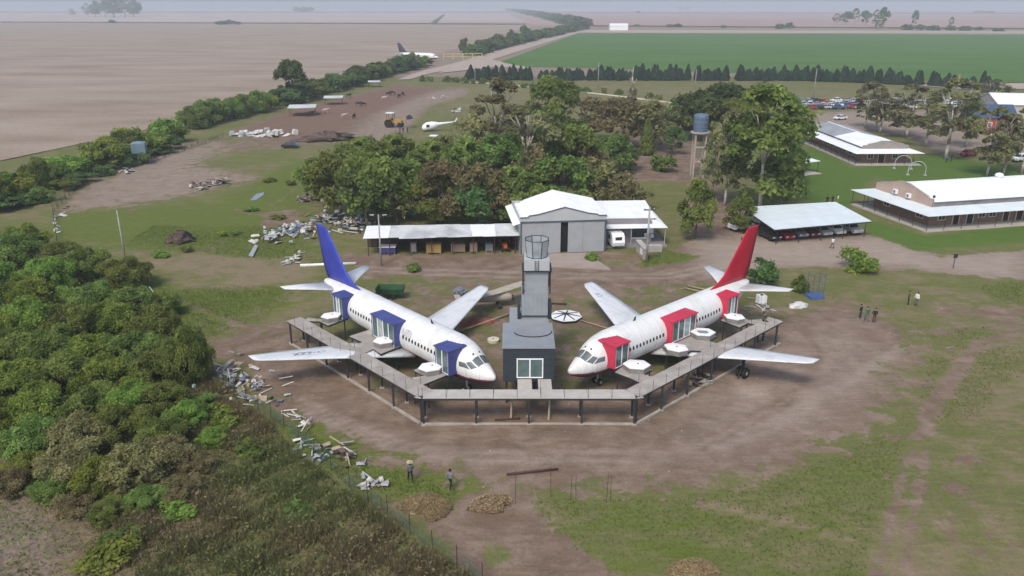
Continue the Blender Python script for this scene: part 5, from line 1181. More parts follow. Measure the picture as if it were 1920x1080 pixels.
# ================================================================ CATTLE
def cow_mesh(m_):
    J = [((0, 0, 1.05), .30), ((.55, 0, 1.08), .27), ((-.55, 0, 1.08), .29), ((.95, 0, 1.25), .16), ((1.25, 0, 1.32), .12), ((1.5, 0, 1.18), .08), ((.6, .18, .62), .08), ((.6, .18, .05), .06), ((.6, -.18, .62), .08), ((.6, -.18, .05), .06), ((-.6, .18, .68), .10), ((-.72, .18, .40), .06), ((-.66, .18, .05), .06), ((-.6, -.18, .68), .10), ((-.72, -.18, .40), .06), ((-.66, -.18, .05), .06), ((-.88, 0, 1.1), .05), ((-.95, 0, .55), .025)]
    E_ = [(0, 1), (0, 2), (1, 3), (3, 4), (4, 5), (1, 6), (6, 7), (1, 8), (8, 9), (2, 10), (10, 11), (11, 12), (2, 13), (13, 14), (14, 15), (2, 16), (16, 17)]
    me = bpy.data.meshes.new('cow'); me.from_pydata([j[0] for j in J], E_, []); o = bpy.data.objects.new('tmp', me); COL.objects.link(o)
    o.modifiers.new('s', 'SKIN'); o.modifiers.new('u', 'SUBSURF').levels = 1
    for i, j in enumerate(J): d_ = me.skin_vertices[0].data[i]; d_.radius = (j[1], j[1] * (1.15 if i < 3 else 1)); d_.use_root = i == 0
    m2_ = bpy.data.meshes.new_from_object(o.evaluated_get(bpy.context.evaluated_depsgraph_get())); bpy.data.objects.remove(o, do_unlink=True)
    m2_.materials.clear(); m2_.materials.append(m_); m2_.polygons.foreach_set('use_smooth', [True] * len(m2_.polygons)); return m2_
CB = cow_mesh(mat('dark_hide', (.03, .022, .018), .8, .25, 2)); CP = cow_mesh(mat('pale_hide', (.38, .31, .26), .8, .2, 2))
for k, (x, y, rz, mm, l) in enumerate(((728, 180, 10, CB, 'dark'), (737, 178, 170, CB, 'dark'), (748, 184, 60, CB, 'dark'), (756, 180, 120, CB, 'dark'), (672, 199, 5, CB, 'dark'), (682, 200, 185, CB, 'dark'), (654, 183, 20, CB, 'dark'), (664, 223, 80, CB, 'dark'), (645, 222, 30, CP, 'pale'), (720, 188, 10, CP, 'pale'), (610, 212, 15, CP, 'pale'), (575, 219, 10, CB, 'dark'), (583, 217, 10, CB, 'dark'))):
    o = inst('cow', mm, None, G(x, y), (0, 0, R(rz)), 1.15); tag(o, l + ' cow standing in the red earth corral', 'cow', l + ' cattle in the corral')

# ================================================================ YARD CLUTTER
# octagonal tower roof on the ground
orf = thing('octagonal_roof', 'white octagonal tower roof with eight dark rafters lying on the ground by the tower', 'roof', G(1061, 595), R(10))
ro = 1.9
for k in range(8):
    a0, a1 = R(22.5 + 45 * k), R(67.5 + 45 * k)
    mb = MB(); lo = [(0, 0, .42), (ro * math.cos(a0), ro * math.sin(a0), .18), (ro * math.cos(a1), ro * math.sin(a1), .18)]; mb.loft([lo, [(x, y, z + .05) for x, y, z in lo]]); mb.build('roof_segment', M_wframe, orf)
    mb = MB(); mb.loft([[(.1 * math.cos(a0 + 1.57), .1 * math.sin(a0 + 1.57), .49), (-.1 * math.cos(a0 + 1.57), -.1 * math.sin(a0 + 1.57), .49), (-.1 * math.cos(a0 + 1.57), -.1 * math.sin(a0 + 1.57), .53), (.1 * math.cos(a0 + 1.57), .1 * math.sin(a0 + 1.57), .53)], [(ro * .92 * math.cos(a0) + dx * math.cos(a0 + 1.57), ro * .92 * math.sin(a0) + dx * math.sin(a0 + 1.57), z) for dx, z in ((.045, .25), (-.045, .25), (-.045, .29), (.045, .29))]]); mb.build('rafter', M_dsteel, orf)
mb = MB(); mb.lathe((0, 0, .46), [(.26, 0), (.26, .07), (.05, .09)], 10); mb.build('hub_plate', M_dsteel, orf)
mb = MB()
for k in range(8): a0, a1 = R(22.5 + 45 * k), R(67.5 + 45 * k); mb.beam((ro * math.cos(a0), ro * math.sin(a0), .14), (ro * math.cos(a1), ro * math.sin(a1), .14), .06, .12)
mb.build('eaves_ring', M_dsteel, orf)
for a_ in (0, 2.1, 4.2): mb = MB(); mb.b6(1.3 * math.cos(a_) - .12, 1.3 * math.cos(a_) + .12, 1.3 * math.sin(a_) - .12, 1.3 * math.sin(a_) + .12, -.12, .2); mb.build('packing_block', M_plank, orf)
rd_ = thing('cistern_lid', 'round cream concrete cistern lid on the bare soil left of the tower', 'lid', G(925, 639)); mb = MB(); mb.lathe((0, 0, 0), [(.62, -.1), (.62, .12), (.66, .14), (.66, .22), (.6, .25), (.02, .26)], 20); mb.build('cover', mat('cream_concrete', (.55, .52, .40), .8, .08, 2), rd_); mb = MB(); mb.b6(-.1, .1, -.02, .02, .25, .32); mb.build('handle', M_dsteel, rd_)
def log(name, label, cat, a, b, r_, m_, z=.1):
    p, q = G(*a), G(*b); c = (p + q) / 2; mb = MB(); mb.tube(p - c + Vector((0, 0, z)), q - c + Vector((0, 0, z)), r_, r_, 8); o = mb.build(name, m_, None, True, c); return tag(o, label, cat)
log('long_pipe', 'long pale pipe lying slantwise between blue-tailed airliner and tower', 'pipe', (862, 622), (972, 584), .11, M_plank)
log('long_pipe', 'long thin pipe lying slantwise between octagonal roof and red-tailed airliner', 'pipe', (1088, 602), (1142, 618), .09, M_plank)
log('steel_beam', 'dark steel beam lying on the bare ground in the foreground', 'beam', (950, 891), (1046, 881), .09, M_rsteel)
log('steel_beam', 'short dark steel beam under the front walkway', 'beam', (928, 789), (975, 786), .09, M_rsteel)
log('white_spar', 'long white aircraft spar on the grass behind the blue tail', 'spar', (563, 499), (668, 495), .22, M_white)
log('white_board', 'pair of pale poles lying on the grass behind the red-tailed airliner, nearer one', 'pole', (1283, 541), (1325, 551), .09, M_plank); log('white_board', 'pair of pale poles lying on the grass behind the red-tailed airliner, farther one', 'pole', (1290, 537), (1335, 547), .09, M_plank)
log('dark_rail', 'dark rail lying behind the control tower', 'rail', (1022, 569), (1062, 571), .1, M_rsteel)
# red earth heap between wing and tower
def heap(name, label, cat, px, py, sx, sy_, h, m_, seed, rz=0.0, rough=.35):
    r_ = random.Random(seed); p = G(px, py); n, k = 26, 9; rings = []
    for j in range(k + 1):
        t_ = j / k; rings.append([((1 - t_) * sx / 2 * (1 + rough * (r_.random() - .5)) * math.cos(2 * math.pi * i / n), (1 - t_) * sy_ / 2 * (1 + rough * (r_.random() - .5)) * math.sin(2 * math.pi * i / n), -.12 + (h + .12) * math.sin(t_ * math.pi / 2) ** .8 * (1 + .25 * rough * (r_.random() - .5) * (0 if j == 0 else 1))) for i in range(n)])
    mb = MB(); mb.loft(rings); o = mb.build(name, m_, None, True, p); o.rotation_euler = (0, 0, rz); return tag(o, label, cat)
M_redearth = mat('red_earth', (.20, .075, .05), .95, .2, 1.5, bump=.6); M_straw = mat('straw', (.32, .245, .14), .95, .25, 3, col2=(.24, .18, .10), bump=1.0)
heap('earth_heap', 'low reddish earth heap between the blue plane wing and the tower', 'heap', 895, 602, 5.2, 2.6, .35, M_redearth, 1, .25)
L_straw = leafmat('straw_stalks', (.30, .225, .12), (.48, .38, .21), .6, 1.3, .3, 0)
def straw_cover(o, sx, sy_, h, n, seed, m_):
    g = np.random.default_rng(seed); a_ = g.uniform(0, 2 * np.pi, n); q = np.sqrt(g.uniform(0, 1, n)); x, y = q * np.cos(a_), q * np.sin(a_)
    P = np.c_[x * sx / 2 * 1.12, y * sy_ / 2 * 1.12, h * np.maximum(0, 1 - q ** 2) ** .7 * g.uniform(.85, 1.12, n) + .02]; d = g.normal(0, 1, (n, 3)); d[:, 2] = np.abs(d[:, 2]) * .5; d /= np.linalg.norm(d, axis=1)[:, None]
    sd = np.cross(d, g.normal(0, 1, (n, 3))); sd /= np.linalg.norm(sd, axis=1)[:, None]; L_ = g.uniform(.12, .34, n)[:, None]
    V = np.stack([P - d * L_ * .4, P + sd * .022, P + d * L_ * .6, P - sd * .022], 1).reshape(-1, 3); T = np.repeat(np.c_[g.uniform(0, 1, n), g.uniform(0, 1, n), np.zeros(n)], 4, 0)
    c_ = inst('stalks', npmesh('stalks', V, np.arange(n * 4).reshape(-1, 4), m_, T), o); c_['kind'] = 'stuff'
for nm, l, cat_, x_, y_, sx, sy_, h_, sd_, m_, rz_ in (('straw_heap', 'straw heap by the two walkers in the foreground, left of two', 'heap', 790, 945, 3.0, 1.9, .6, 2, M_straw, .3), ('straw_heap', 'straw heap by the two walkers in the foreground, right of two', 'heap', 820, 958, 2.4, 1.5, .5, 3, M_straw, 1.0), ('earth_heap', 'brown earth heap with dry grass beside the dirt track in the foreground', 'heap', 920, 945, 3.0, 2.0, .5, 4, mat('brown_earth', (.15, .105, .07), .95, .25, 2, bump=.8), .4), ('straw_heap', 'dry straw mound at the bottom edge of the photo', 'heap', 1300, 1078, 3.2, 2.3, .8, 5, M_straw, .2)):
    o = heap(nm, l, cat_, x_, y_, sx, sy_, h_, m_, sd_, rz_, .8); straw_cover(o, sx, sy_, h_, 2600 if nm == 'straw_heap' else 900, sd_, L_straw)
heap('tarpaulin', 'crumpled white tarpaulin near the blue scaffold', 'tarpaulin', 1497, 573, 2.6, 1.6, .5, mat('tarp_white', (.55, .55, .54), .6, .1, 2), 7, .4, .6)
heap('brush_pile', 'long pile of brown brushwood near the wrecked car', 'brushwood', 612, 262, 15, 7, 2.2, mat('brushwood', (.085, .06, .05), .95, .35, 1.5, col2=(.13, .10, .085), bump=1), 8, .35, .9)
heap('dry_bush_pile', 'dark dry brushwood mound in the left meadow', 'brushwood', 338, 452, 4.0, 3.0, 1.7, MATS['brushwood'], 9, .6, .9)
dol = thing('wheel_dolly', 'black twin-tyre dolly propping the near wing of the red-tailed plane', 'dolly', G(1391, 706), R(40))
for y in (-.35, .35): mb = MB(); mb.lathe((0, 0, 0), [(.2, -.16), (.48, -.16), (.55, -.08), (.55, .08), (.48, .16), (.2, .16)], 18); w_ = mb.build('tyre', M_tyre, dol); w_.rotation_euler = (math.pi / 2, 0, 0); w_.location = (0, y, .5)
for y in (-.35, .35): mb = MB(); mb.lathe((0, 0, 0), [(.02, -.17), (.2, -.17), (.2, .17), (.02, .17)], 10); w_ = mb.build('rim', M_alu, dol); w_.rotation_euler = (math.pi / 2, 0, 0); w_.location = (0, y, .5)
mb = MB(); mb.b6(-.12, .12, -.12, .12, .5, 2.2); mb.beam((-.7, 0, .05), (0, 0, 1.2), .1, .1); mb.beam((.7, 0, .05), (0, 0, 1.2), .1, .1); mb.build('strut', M_dsteel, dol)
# foreground: two toppled cabinets, rods
pa = person('person in grey top and pale straw hat bending by the straw heaps, left of two', 770, 903, 200, 'walk', 'grey', 'black')
mb = MB(); mb.lathe((0, -.03, 1.74), [(.25, 0), (.25, .015), (.12, .03), (.105, .11), (.02, .13)], 14); mb.build('straw_hat', mat('hat_straw', (.42, .38, .22), .8, .1, 5), pa)
person('person in grey jacket and dark trousers striding by the straw heaps, right of two', 845, 917, 150, 'walk', 'slate', 'black')
for k, (px_, y0_, y1_) in enumerate(((966, 942, 882), (1033, 930, 876), (1070, 935, 890), (1080, 930, 888), (1137, 942, 890), (1145, 936, 888))):
    p = G(px_, y0_); zt = G(px_, y1_, Y=p.y).z; mb = MB(); mb.tube((0, 0, -.2), (.05 * (-1) ** k, 0, zt), .022, .018, 5); o = mb.build('steel_rod', M_rsteel, None, False, p); tag(o, 'thin dark steel rod standing in the foreground grass', 'rod', 'steel rods in the foreground grass')
# small single-engined aircraft wreck behind the blue plane's far wing
ac = thing('light_aircraft', 'beige derelict high-wing light aircraft behind the far wing of the blue-tailed plane', 'airplane', G(925, 574), R(12))
M_beige = mat('beige_skin', (.37, .33, .26), .6, .12, 1.5)
rings = [[(x, r_ * .8 * math.sin(t_), zc + r_ * math.cos(t_)) for t_ in np.linspace(0, 2 * math.pi, 11)[:-1]] for x, r_, zc in ((-4.2, .2, 1.1), (-2.5, .42, 1.1), (-.6, .62, 1.15), (.8, .6, 1.15), (1.9, .5, 1.05), (2.3, .42, 1.0))]
mb = MB(); mb.loft(rings); mb.build('fuselage', M_beige, ac, True)
mb = MB(); mb.loft([[(a_ - .5, y, z + b_) for a_, b_ in ((0, 0), (.3, .1), (1.5, .02), (1.5, -.02), (.3, -.06))] for y, z in ((-4.6, 2.0), (0, 1.85), (4.6, 2.0))]); wg_ = mb.build('wing', M_beige, ac); wg_.rotation_euler = (0, 0, R(-62)); wg_.location = (.2, .2, 0)
mb = MB(); mb.loft([[(2.3, .4 * math.sin(t_), 1 + .4 * math.cos(t_)) for t_ in np.linspace(0, 6.283, 11)[:-1]], [(2.5, .3 * math.sin(t_), 1 + .3 * math.cos(t_)) for t_ in np.linspace(0, 6.283, 11)[:-1]]]); mb.build('engine_opening', M_dsteel, ac)
for y in (-.7, .7): mb = MB(); mb.tube((.6, y * .5, .8), (.7, y, .2), .06, .06, 6); mb.lathe((.7, y, .2), [(.22, -.22), (.26, -.1), (.26, .1), (.1, .22)], 10); mb.build('undercarriage', M_dsteel, ac)
mb = MB(); mb.beam((-4.3, -1.4, 1.3), (-4.3, 1.4, 1.3), .7, .08); mb.build('tailplane', M_beige, ac)
en = thing('engine_block', 'dismantled dark grey radial engine next to the beige light aircraft', 'engine', G(862, 556), .2)
mb = MB(); mb.lathe((0, 0, .7), [(.3, -.6), (.55, -.4), (.6, .3), (.35, .55)], 14); mb.build('crankcase', M_gbox, en)
for k in range(9): a_ = k * 2 * math.pi / 9; mb = MB(); mb.tube((.5 * math.cos(a_), .5 * math.sin(a_), .7), (.95 * math.cos(a_), .95 * math.sin(a_), .75), .18, .15, 8); mb.build('cylinder_barrel', M_gbox, en)
mb = MB(); mb.beam((-.6, -.5, -.1), (-.5, -.4, .6), .08, .08); mb.beam((.6, -.5, -.1), (.5, -.4, .6), .08, .08); mb.beam((0, .7, -.1), (0, .5, .6), .08, .08); mb.build('stand_leg', M_dsteel, en)
# blue scaffold, white boxes, sign
sc_ = thing('scaffold_tower', 'small blue scaffold tower on the grass behind the red-tailed airliner', 'scaffold', G(1527, 557), .2)
for x in (-.8, .8):
    for y in (-.6, .6): mb = MB(); mb.tube((x, y, -.1), (x, y, 3.3), .04, .04, 6); mb.build('standard', MATS.get('scaf') or mat('scaf', (.08, .10, .16), .5, .1, 2), sc_)
for z in (.9, 1.9, 2.9): mb = MB(); mb.beam((-.8, -.6, z), (.8, -.6, z), .04, .04); mb.beam((-.8, .6, z), (.8, .6, z), .04, .04); mb.beam((-.8, -.6, z), (-.8, .6, z), .04, .04); mb.beam((.8, -.6, z), (.8, .6, z), .04, .04); mb.beam((-.8, -.6, z - .9), (.8, -.6, z), .03, .03); mb.build('ledger', MATS['scaf'], sc_)
mb = MB(); mb.b6(-.9, .9, -.7, .7, -.05, .35); mb.build('base_box', mat('blue_plastic', (.06, .12, .30), .5, .1, 1), sc_)
wb = thing('white_bin', 'white box-shaped tank under the tailplane of the red-tailed airliner', 'tank', G(1427, 566), .2); mb = MB(); mb.b6(-.5, .5, -.45, .45, -.08, .9); mb.build('tank', M_wframe, wb); mb = MB(); mb.lathe((0, 0, .9), [(.2, 0), (.2, .08), (.02, .09)], 10); mb.build('cap', M_dsteel, wb)
for x in (-.3, .3): mb = MB(); mb.b6(x - .02, x + .02, -.48, .48, 0, .95); mb.build('cage_bar', M_alu, wb)
sg_ = thing('sign_post', 'small dark sign on a post at the edge of the gravel road', 'sign', G(1787, 503), .1); mb = MB(); mb.tube((0, 0, -.1), (0, 0, 2.0), .05, .05, 6); mb.build('post', M_dsteel, sg_); mb = MB(); mb.b6(-.3, .3, -.06, -.02, 1.5, 2.1); mb.build('board', M_dsteel, sg_)
# puddle, far-left clutter
mb = MB(); Pp = GL((468, 376), (480, 364), (496, 360), (494, 366), (480, 375)); mb.prism([(p.x, p.y) for p in Pp], -.1, .02); o = mb.build('puddle', mat('puddle_water', (.16, .17, .18), .04, .05, 1, spec=.8)); struct(o)
mb = MB(); Pp = GL((466, 480), (478, 460), (484, 462), (474, 482)); mb.prism([(p.x, p.y) for p in Pp], 0, .12); o = mb.build('metal_sheet', M_zincg); tag(o, 'grey metal sheet lying on the grass left of the scrap heap', 'sheet')
si = thing('feed_silo', 'pale blue box-shaped feed silo on legs beside the left hedge', 'silo', G(265, 305), .3)
mb = MB(); mb.loft([[(-.3, -.3, 1.2), (.3, -.3, 1.2), (.3, .3, 1.2), (-.3, .3, 1.2)], [(-1.5, -1.5, 2.4), (1.5, -1.5, 2.4), (1.5, 1.5, 2.4), (-1.5, 1.5, 2.4)], [(-1.5, -1.5, 4.6), (1.5, -1.5, 4.6), (1.5, 1.5, 4.6), (-1.5, 1.5, 4.6)], [(-.2, -.2, 5.0), (.2, -.2, 5.0), (.2, .2, 5.0), (-.2, .2, 5.0)]]); mb.build('hopper', mat('silo_blue', (.15, .22, .26), .5, .12, 1), si)
for x in (-1.4, 1.4):
    for y in (-1.4, 1.4): mb = MB(); mb.beam((x, y, -.1), (x, y, 2.5), .12, .12); mb.build('leg', M_rsteel, si)
wc = car('wrecked dark car with tarpaulin beside the brushwood pile', G(545, 277), R(175), 'black', 'sedan'); wc.name = 'wrecked_car'

# ---------------------------------------------------------------- scrap piles: separate boards, sheets and lumps
SCM = [mat('scrap_white', (.54, .53, .49), .7, .15, 2), mat('scrap_grey', (.33, .34, .35), .7, .15, 2), mat('scrap_board', (.36, .29, .21), .85, .2, 2), mat('scrap_brown', (.16, .11, .085), .85, .25, 2), mat('scrap_blue', (.14, .18, .27), .6, .2, 2), mat('scrap_teal', (.30, .40, .40), .6, .2, 2), mat('scrap_dark', (.035, .035, .038), .8, .2, 2)]
_sc = {}
def scrap(label, cat, polyline, n, hgt, size, weights, seed, spread=1.6, long_=.35, name='scrap_pile'):
    r_ = random.Random(seed); P = GL(*polyline); c = sum(P, Vector()) / len(P); o = thing(name, label, cat, c)
    n = int(n * 1.7); size *= .8; spread *= 1.25
    for i in range(n):
        t_ = r_.random() * (len(P) - 1); k = int(t_); p = P[k].lerp(P[min(k + 1, len(P) - 1)], t_ - k) - c
        p += Vector((r_.gauss(0, spread * .5), r_.gauss(0, spread * .6), 0)); mi = r_.choices(range(7), weights)[0]
        if r_.random() < long_: kind, d_ = 'plank', (r_.uniform(1.2, 2.6) * size, .14 * size, .07)
        elif r_.random() < .7: kind, d_ = 'sheet', (r_.uniform(.5, 1.5) * size, r_.uniform(.4, .9) * size, .04)
        else: kind, d_ = 'block', (r_.uniform(.3, .7) * size, r_.uniform(.3, .6) * size, r_.uniform(.25, .5) * size)
        key = (kind, mi)
        if key not in _sc:
            mb = MB()
            if kind == 'sheet': mb.loft([[(-.5, -.5, 0), (-.1, -.5, .9), (.3, -.5, .2), (.5, -.42, 0), (.3, -.42, .5), (-.1, -.42, 1.2)], [(-.46, .5, 0), (-.1, .46, 1.2), (.3, .5, -.3), (.46, .5, 0), (.3, .5, .1), (-.1, .5, 1.6)]])
            elif kind == 'plank': mb.b6(-.5, .5, -.5, .5, -.5, .5)
            else: mb.loft([[(-.5, -.4, -.5), (.45, -.5, -.5), (.5, .5, -.5), (-.4, .45, -.5)], [(-.42, -.36, .4), (.36, -.44, .5), (.42, .36, .42), (-.36, .4, .5)]])
            _sc[key] = mb.mesh(kind, SCM[mi])
        z = d_[2] / 2 + abs(r_.gauss(0, hgt * .45)) * (1 if i > n * .3 else .1)
        inst(kind, _sc[key], o, (p.x, p.y, z), (r_.gauss(0, .25), r_.gauss(0, .22), r_.uniform(0, 6.28)), d_)
    return o
scrap('long scrap heap of white panels and planks at the tip of the left wing', 'scrap heap', [(400, 690), (440, 705), (465, 730), (500, 748)], 75, .7, .8, (6, 5, 5, 2, 1, 1, 1), 21, 1.8)
scrap('white sheets and blue bags of rubbish along the wire fence', 'rubbish', [(568, 828), (590, 845), (612, 860)], 22, .3, .7, (6, 3, 2, 1, 2, 4, 0), 22, .7, .15, 'rubbish_pile')
scrap('broken brown furniture and boards on the fence side grass', 'rubbish', [(628, 842), (645, 850), (660, 868)], 14, .45, .9, (1, 2, 4, 5, 0, 0, 1), 23, .7, .4, 'rubbish_pile')
scrap('grey and white slabs lying against the fence below the furniture', 'rubbish', [(675, 898), (700, 905), (715, 910)], 9, .25, .9, (4, 4, 2, 0, 0, 0, 0), 24, .6, .1, 'rubbish_pile')
scrap('loose pale boards on the bare ground above the fence', 'boards', [(538, 772), (565, 795), (585, 805)], 8, .05, .9, (3, 2, 5, 1, 0, 0, 0), 25, .6, .6, 'board_pile')
scrap('large aircraft scrap heap of white panels behind the blue fin, left part', 'scrap heap', [(500, 455), (530, 435), (560, 425), (590, 440)], 85, .9, 1.2, (8, 4, 1, 3, 2, 2, 1), 26, 2.6, .15)
scrap('large aircraft scrap heap of grey and white panels behind the blue fin, right part', 'scrap heap', [(600, 415), (640, 405), (660, 420), (670, 432)], 85, 1.0, 1.3, (7, 6, 2, 2, 3, 1, 2), 27, 2.8, .3)
scrap('stack of dark boards and pipes at the edge of the central grove', 'scrap heap', [(570, 375), (600, 372), (620, 382)], 40, .9, 1.5, (2, 3, 2, 5, 1, 0, 4), 28, 2.0, .6)
scrap('pile of timber and rubble on the grass left of the central grove', 'timber', [(372, 352), (400, 345), (425, 340)], 40, .7, 1.6, (2, 2, 4, 5, 0, 0, 1), 29, 2.2, .65, 'timber_pile')
scrap('large white sheets spread on the ground beside the corral', 'sheets', [(455, 250), (475, 252), (500, 252), (525, 252)], 30, .06, 3.6, (9, 1, 0, 0, 0, 0, 0), 38, 3.0, .05, 'sheet_pile')
scrap('white rubbish strewn along the left fence below the leaning pole', 'rubbish', [(232, 560), (250, 572), (275, 540)], 20, .25, .9, (7, 3, 1, 0, 1, 3, 1), 30, 1.0, .2, 'rubbish_pile')
scrap('few white panels lying along the fence at the far left', 'rubbish', [(122, 388), (115, 410), (112, 435)], 6, .2, 1.4, (8, 2, 0, 0, 0, 0, 0), 31, .8, .1, 'rubbish_pile')
scrap('small rubbish heap of white pieces under the blue silo', 'rubbish', [(238, 318), (250, 322)], 8, .3, 1.6, (6, 2, 0, 1, 0, 0, 1), 32, 1.2, .2, 'rubbish_pile')
scrap('pale offcuts on the ground between red tailplane and tarpaulin', 'boards', [(1410, 575), (1440, 580), (1420, 565)], 8, .05, .8, (6, 2, 2, 0, 0, 0, 0), 33, .8, .6, 'board_pile')
scrap('dark rods and boards stacked under the right walkway', 'boards', [(1305, 720), (1320, 715), (1300, 700)], 16, .5, .9, (0, 2, 4, 4, 0, 0, 4), 34, .9, .7, 'board_pile')
scrap('white engine parts scattered on the grass left of the blue fin', 'aircraft parts', [(570, 470), (545, 490), (560, 485)], 9, .5, 1.2, (8, 2, 0, 0, 0, 0, 0), 35, 1.0, .1, 'aircraft_parts')
scrap('pale bent airframe scraps on the grass beyond the corral', 'aircraft parts', [(810, 184), (826, 183), (835, 178)], 7, .2, 2.4, (8, 1, 1, 0, 0, 0, 0), 36, 1.5, .6, 'aircraft_parts')
scrap('white aircraft panels leaning at the edge of the grove', 'aircraft parts', [(848, 212), (860, 208)], 8, .9, 2.0, (9, 1, 0, 0, 0, 0, 0), 37, 1.3, .1, 'aircraft_parts')
# ---------------------------------------------------------------- wire fence with torn green netting
def netmat():
    m = bpy.data.materials.new('green_netting'); m.use_nodes = True; t = m.node_tree; b = t.nodes['Principled BSDF']; b.inputs['Roughness'].default_value = .9
    b.inputs['Base Color'].default_value = (.06, .12, .085, 1); tc = nd(t, 'ShaderNodeTexCoord'); n_ = nd(t, 'ShaderNodeTexNoise'); n_.inputs['Scale'].default_value = .8; n_.inputs['Detail'].default_value = 6
    t.links.new(tc.outputs['Object'], n_.inputs['Vector']); mr = nd(t, 'ShaderNodeMapRange'); mr.inputs[1].default_value = .4; mr.inputs[2].default_value = .65; mr.inputs[3].default_value = .0; mr.inputs[4].default_value = .55
    t.links.new(n_.outputs['Fac'], mr.inputs[0]); t.links.new(mr.outputs[0], b.inputs['Alpha']); return m
M_net = netmat()
def fence(label, pts, spacing, h, net=True):
    P = GL(*pts); c = P[0].copy(); o = thing('wire_fence', label, 'fence', c); S = []
    for i in range(len(P) - 1):
        n_ = max(1, round((P[i + 1] - P[i]).length / spacing)); S += [P[i].lerp(P[i + 1], k / n_) for k in range(n_)]
    S.append(P[-1])
    for p in S: mb = MB(); q_ = p - c; mb.tube((q_.x, q_.y, -.2), (q_.x + random.gauss(0, .04), q_.y, h + random.uniform(-.1, .15)), .035, .03, 6); mb.build('post', M_rsteel, o)
    for z in (.3, .8, 1.3, h - .1):
        mb = MB()
        for a_, b_ in zip(S[:-1], S[1:]): mb.tube(a_ - c + Vector((0, 0, z)), b_ - c + Vector((0, 0, z)), .006, .006, 3, 0, False)
        mb.build('wire', M_dsteel, o)
    if net:
        for a_, b_ in zip(S[:-1], S[1:]):
            mb = MB(); a2, b2 = a_ - c, b_ - c; mb.face([(a2.x, a2.y, -.05), (b2.x, b2.y, -.05), (b2.x, b2.y, h * .75), (a2.x, a2.y, h * .7)]); mb.build('netting', M_net, o)
    return o
fence('wire fence with thin posts and torn green netting along the weedy bank', [(250, 580), (400, 705), (485, 770), (533, 800), (590, 850), (655, 915), (728, 965), (812, 1035), (905, 1095)], 2.6, 1.7)
fence('wire fence with green netting at the far left behind the near bushes', [(150, 540), (110, 470), (100, 400), (150, 345), (260, 312), (420, 258)], 3.5, 1.6)
kb = thing('white_kerb', 'low white kerb wall bordering the lawn strip before the cypress hedge', 'kerb', G(880, 155))
KP = GL((868, 154), (930, 158), (1000, 164), (1080, 172), (1160, 181), (1240, 191), (1330, 203)); c = G(880, 155)
for a_, b_ in zip(KP[:-1], KP[1:]): mb = MB(); mb.beam(a_ - c + Vector((0, 0, .15)), b_ - c + Vector((0, 0, .15)), .5, .5); mb.build('kerb_segment', mat('kerb_cream', (.55, .52, .42), .8, .1, .3), kb)
# ================================================================ TREES
L_green = leafmat('leaf_green', (.142, .202, .055), (.248, .315, .088), .65, 1.35, .5)
L_bright = leafmat('leaf_bright', (.155, .24, .05), (.31, .385, .085), .65, 1.35, .5)
L_dry = leafmat('leaf_olive_brown', (.205, .19, .088), (.305, .28, .135), .65, 1.35, .5)
L_euc = leafmat('leaf_eucalyptus', (.195, .205, .095), (.30, .30, .145), .65, 1.35, .5)
L_cyp = leafmat('leaf_cypress', (.028, .055, .036), (.045, .08, .048), .6, 1.3, .2, .01)
L_dkg = leafmat('leaf_dark', (.10, .165, .06), (.175, .24, .085), .65, 1.35, .5)
M_bark = mat('bark', (.10, .075, .058), .95, .25, 3, bump=.5); M_pale = mat('pale_bark', (.42, .38, .33), .85, .2, 2, col2=(.24, .2, .165))
def crown(name, seed, n, leaf, W, H, z0, lobes, lr, m_, dens=1.0, droop=0.0, flat=1.0, under=.35):
    """leaf cards scattered through a set of lobes spread over an uneven crown of width W and height H above z0"""
    g = np.random.default_rng(seed); C = []; Rr = []
    for i in range(lobes):
        a_ = g.uniform(0, 2 * np.pi); u = g.uniform(-under, 1); rad = W / 2 * np.sqrt(max(0, 1 - abs(u) ** 2.2)) * g.uniform(.25, .95) ** .6
        C.append((rad * np.cos(a_), rad * np.sin(a_), z0 + H * (.42 + .5 * u))); Rr.append(lr * g.uniform(.45, 1.45))
    C = np.array(C); Rr = np.array(Rr); C[:, 2] = np.minimum(C[:, 2], z0 + H - Rr * .7)
    k = g.choice(lobes, n, p=Rr ** 2 / (Rr ** 2).sum()); d = g.normal(0, 1, (n, 3)); d /= np.linalg.norm(d, axis=1)[:, None]
    d[:, 2] = np.where(d[:, 2] < -.35, -d[:, 2], d[:, 2])
    rr = Rr[k] * (1 - np.abs(g.normal(0, .2, n))) * g.uniform(.8, 1.15, n) * np.where(g.uniform(0, 1, n) < .12, g.uniform(1.0, 1.35, n), 1)
    P = C[k] + d * rr[:, None] * [1, 1, flat]
    # irregular bite-outs so that gaps open
    keep = (np.sin(P[:, 0] * 2.1 + seed) + np.sin(P[:, 1] * 2.3 + 1.7 * seed) + np.sin(P[:, 2] * 2.6)) > -1.5 * dens
    P, d, k = P[keep], d[keep], k[keep]; n = len(P)
    nr = d * .8 + g.normal(0, .6, (n, 3)); nr[:, 2] += .3; nr /= np.linalg.norm(nr, axis=1)[:, None]
    t1 = np.cross(nr, g.normal(0, 1, (n, 3))); t1[:, 2] -= droop * np.linalg.norm(t1, axis=1); t1 /= np.linalg.norm(t1, axis=1)[:, None]; t2 = np.cross(nr, t1)
    s = leaf * g.uniform(.55, 1.35, n)[:, None]
    V = np.stack([P - t1 * s, P + t2 * s * .55, P + t1 * s, P - t2 * s * .55], 1).reshape(-1, 3)
    lob = g.uniform(0, 1, lobes)[k]; T = np.repeat(np.c_[np.clip(lob * .7 + g.uniform(-.1, .4, n), 0, 1), np.clip(lob * .5 + g.uniform(0, .5, n), 0, 1), np.zeros(n)], 4, 0)
    me = npmesh(name, V, np.arange(n * 4).reshape(-1, 4), m_, T); return me
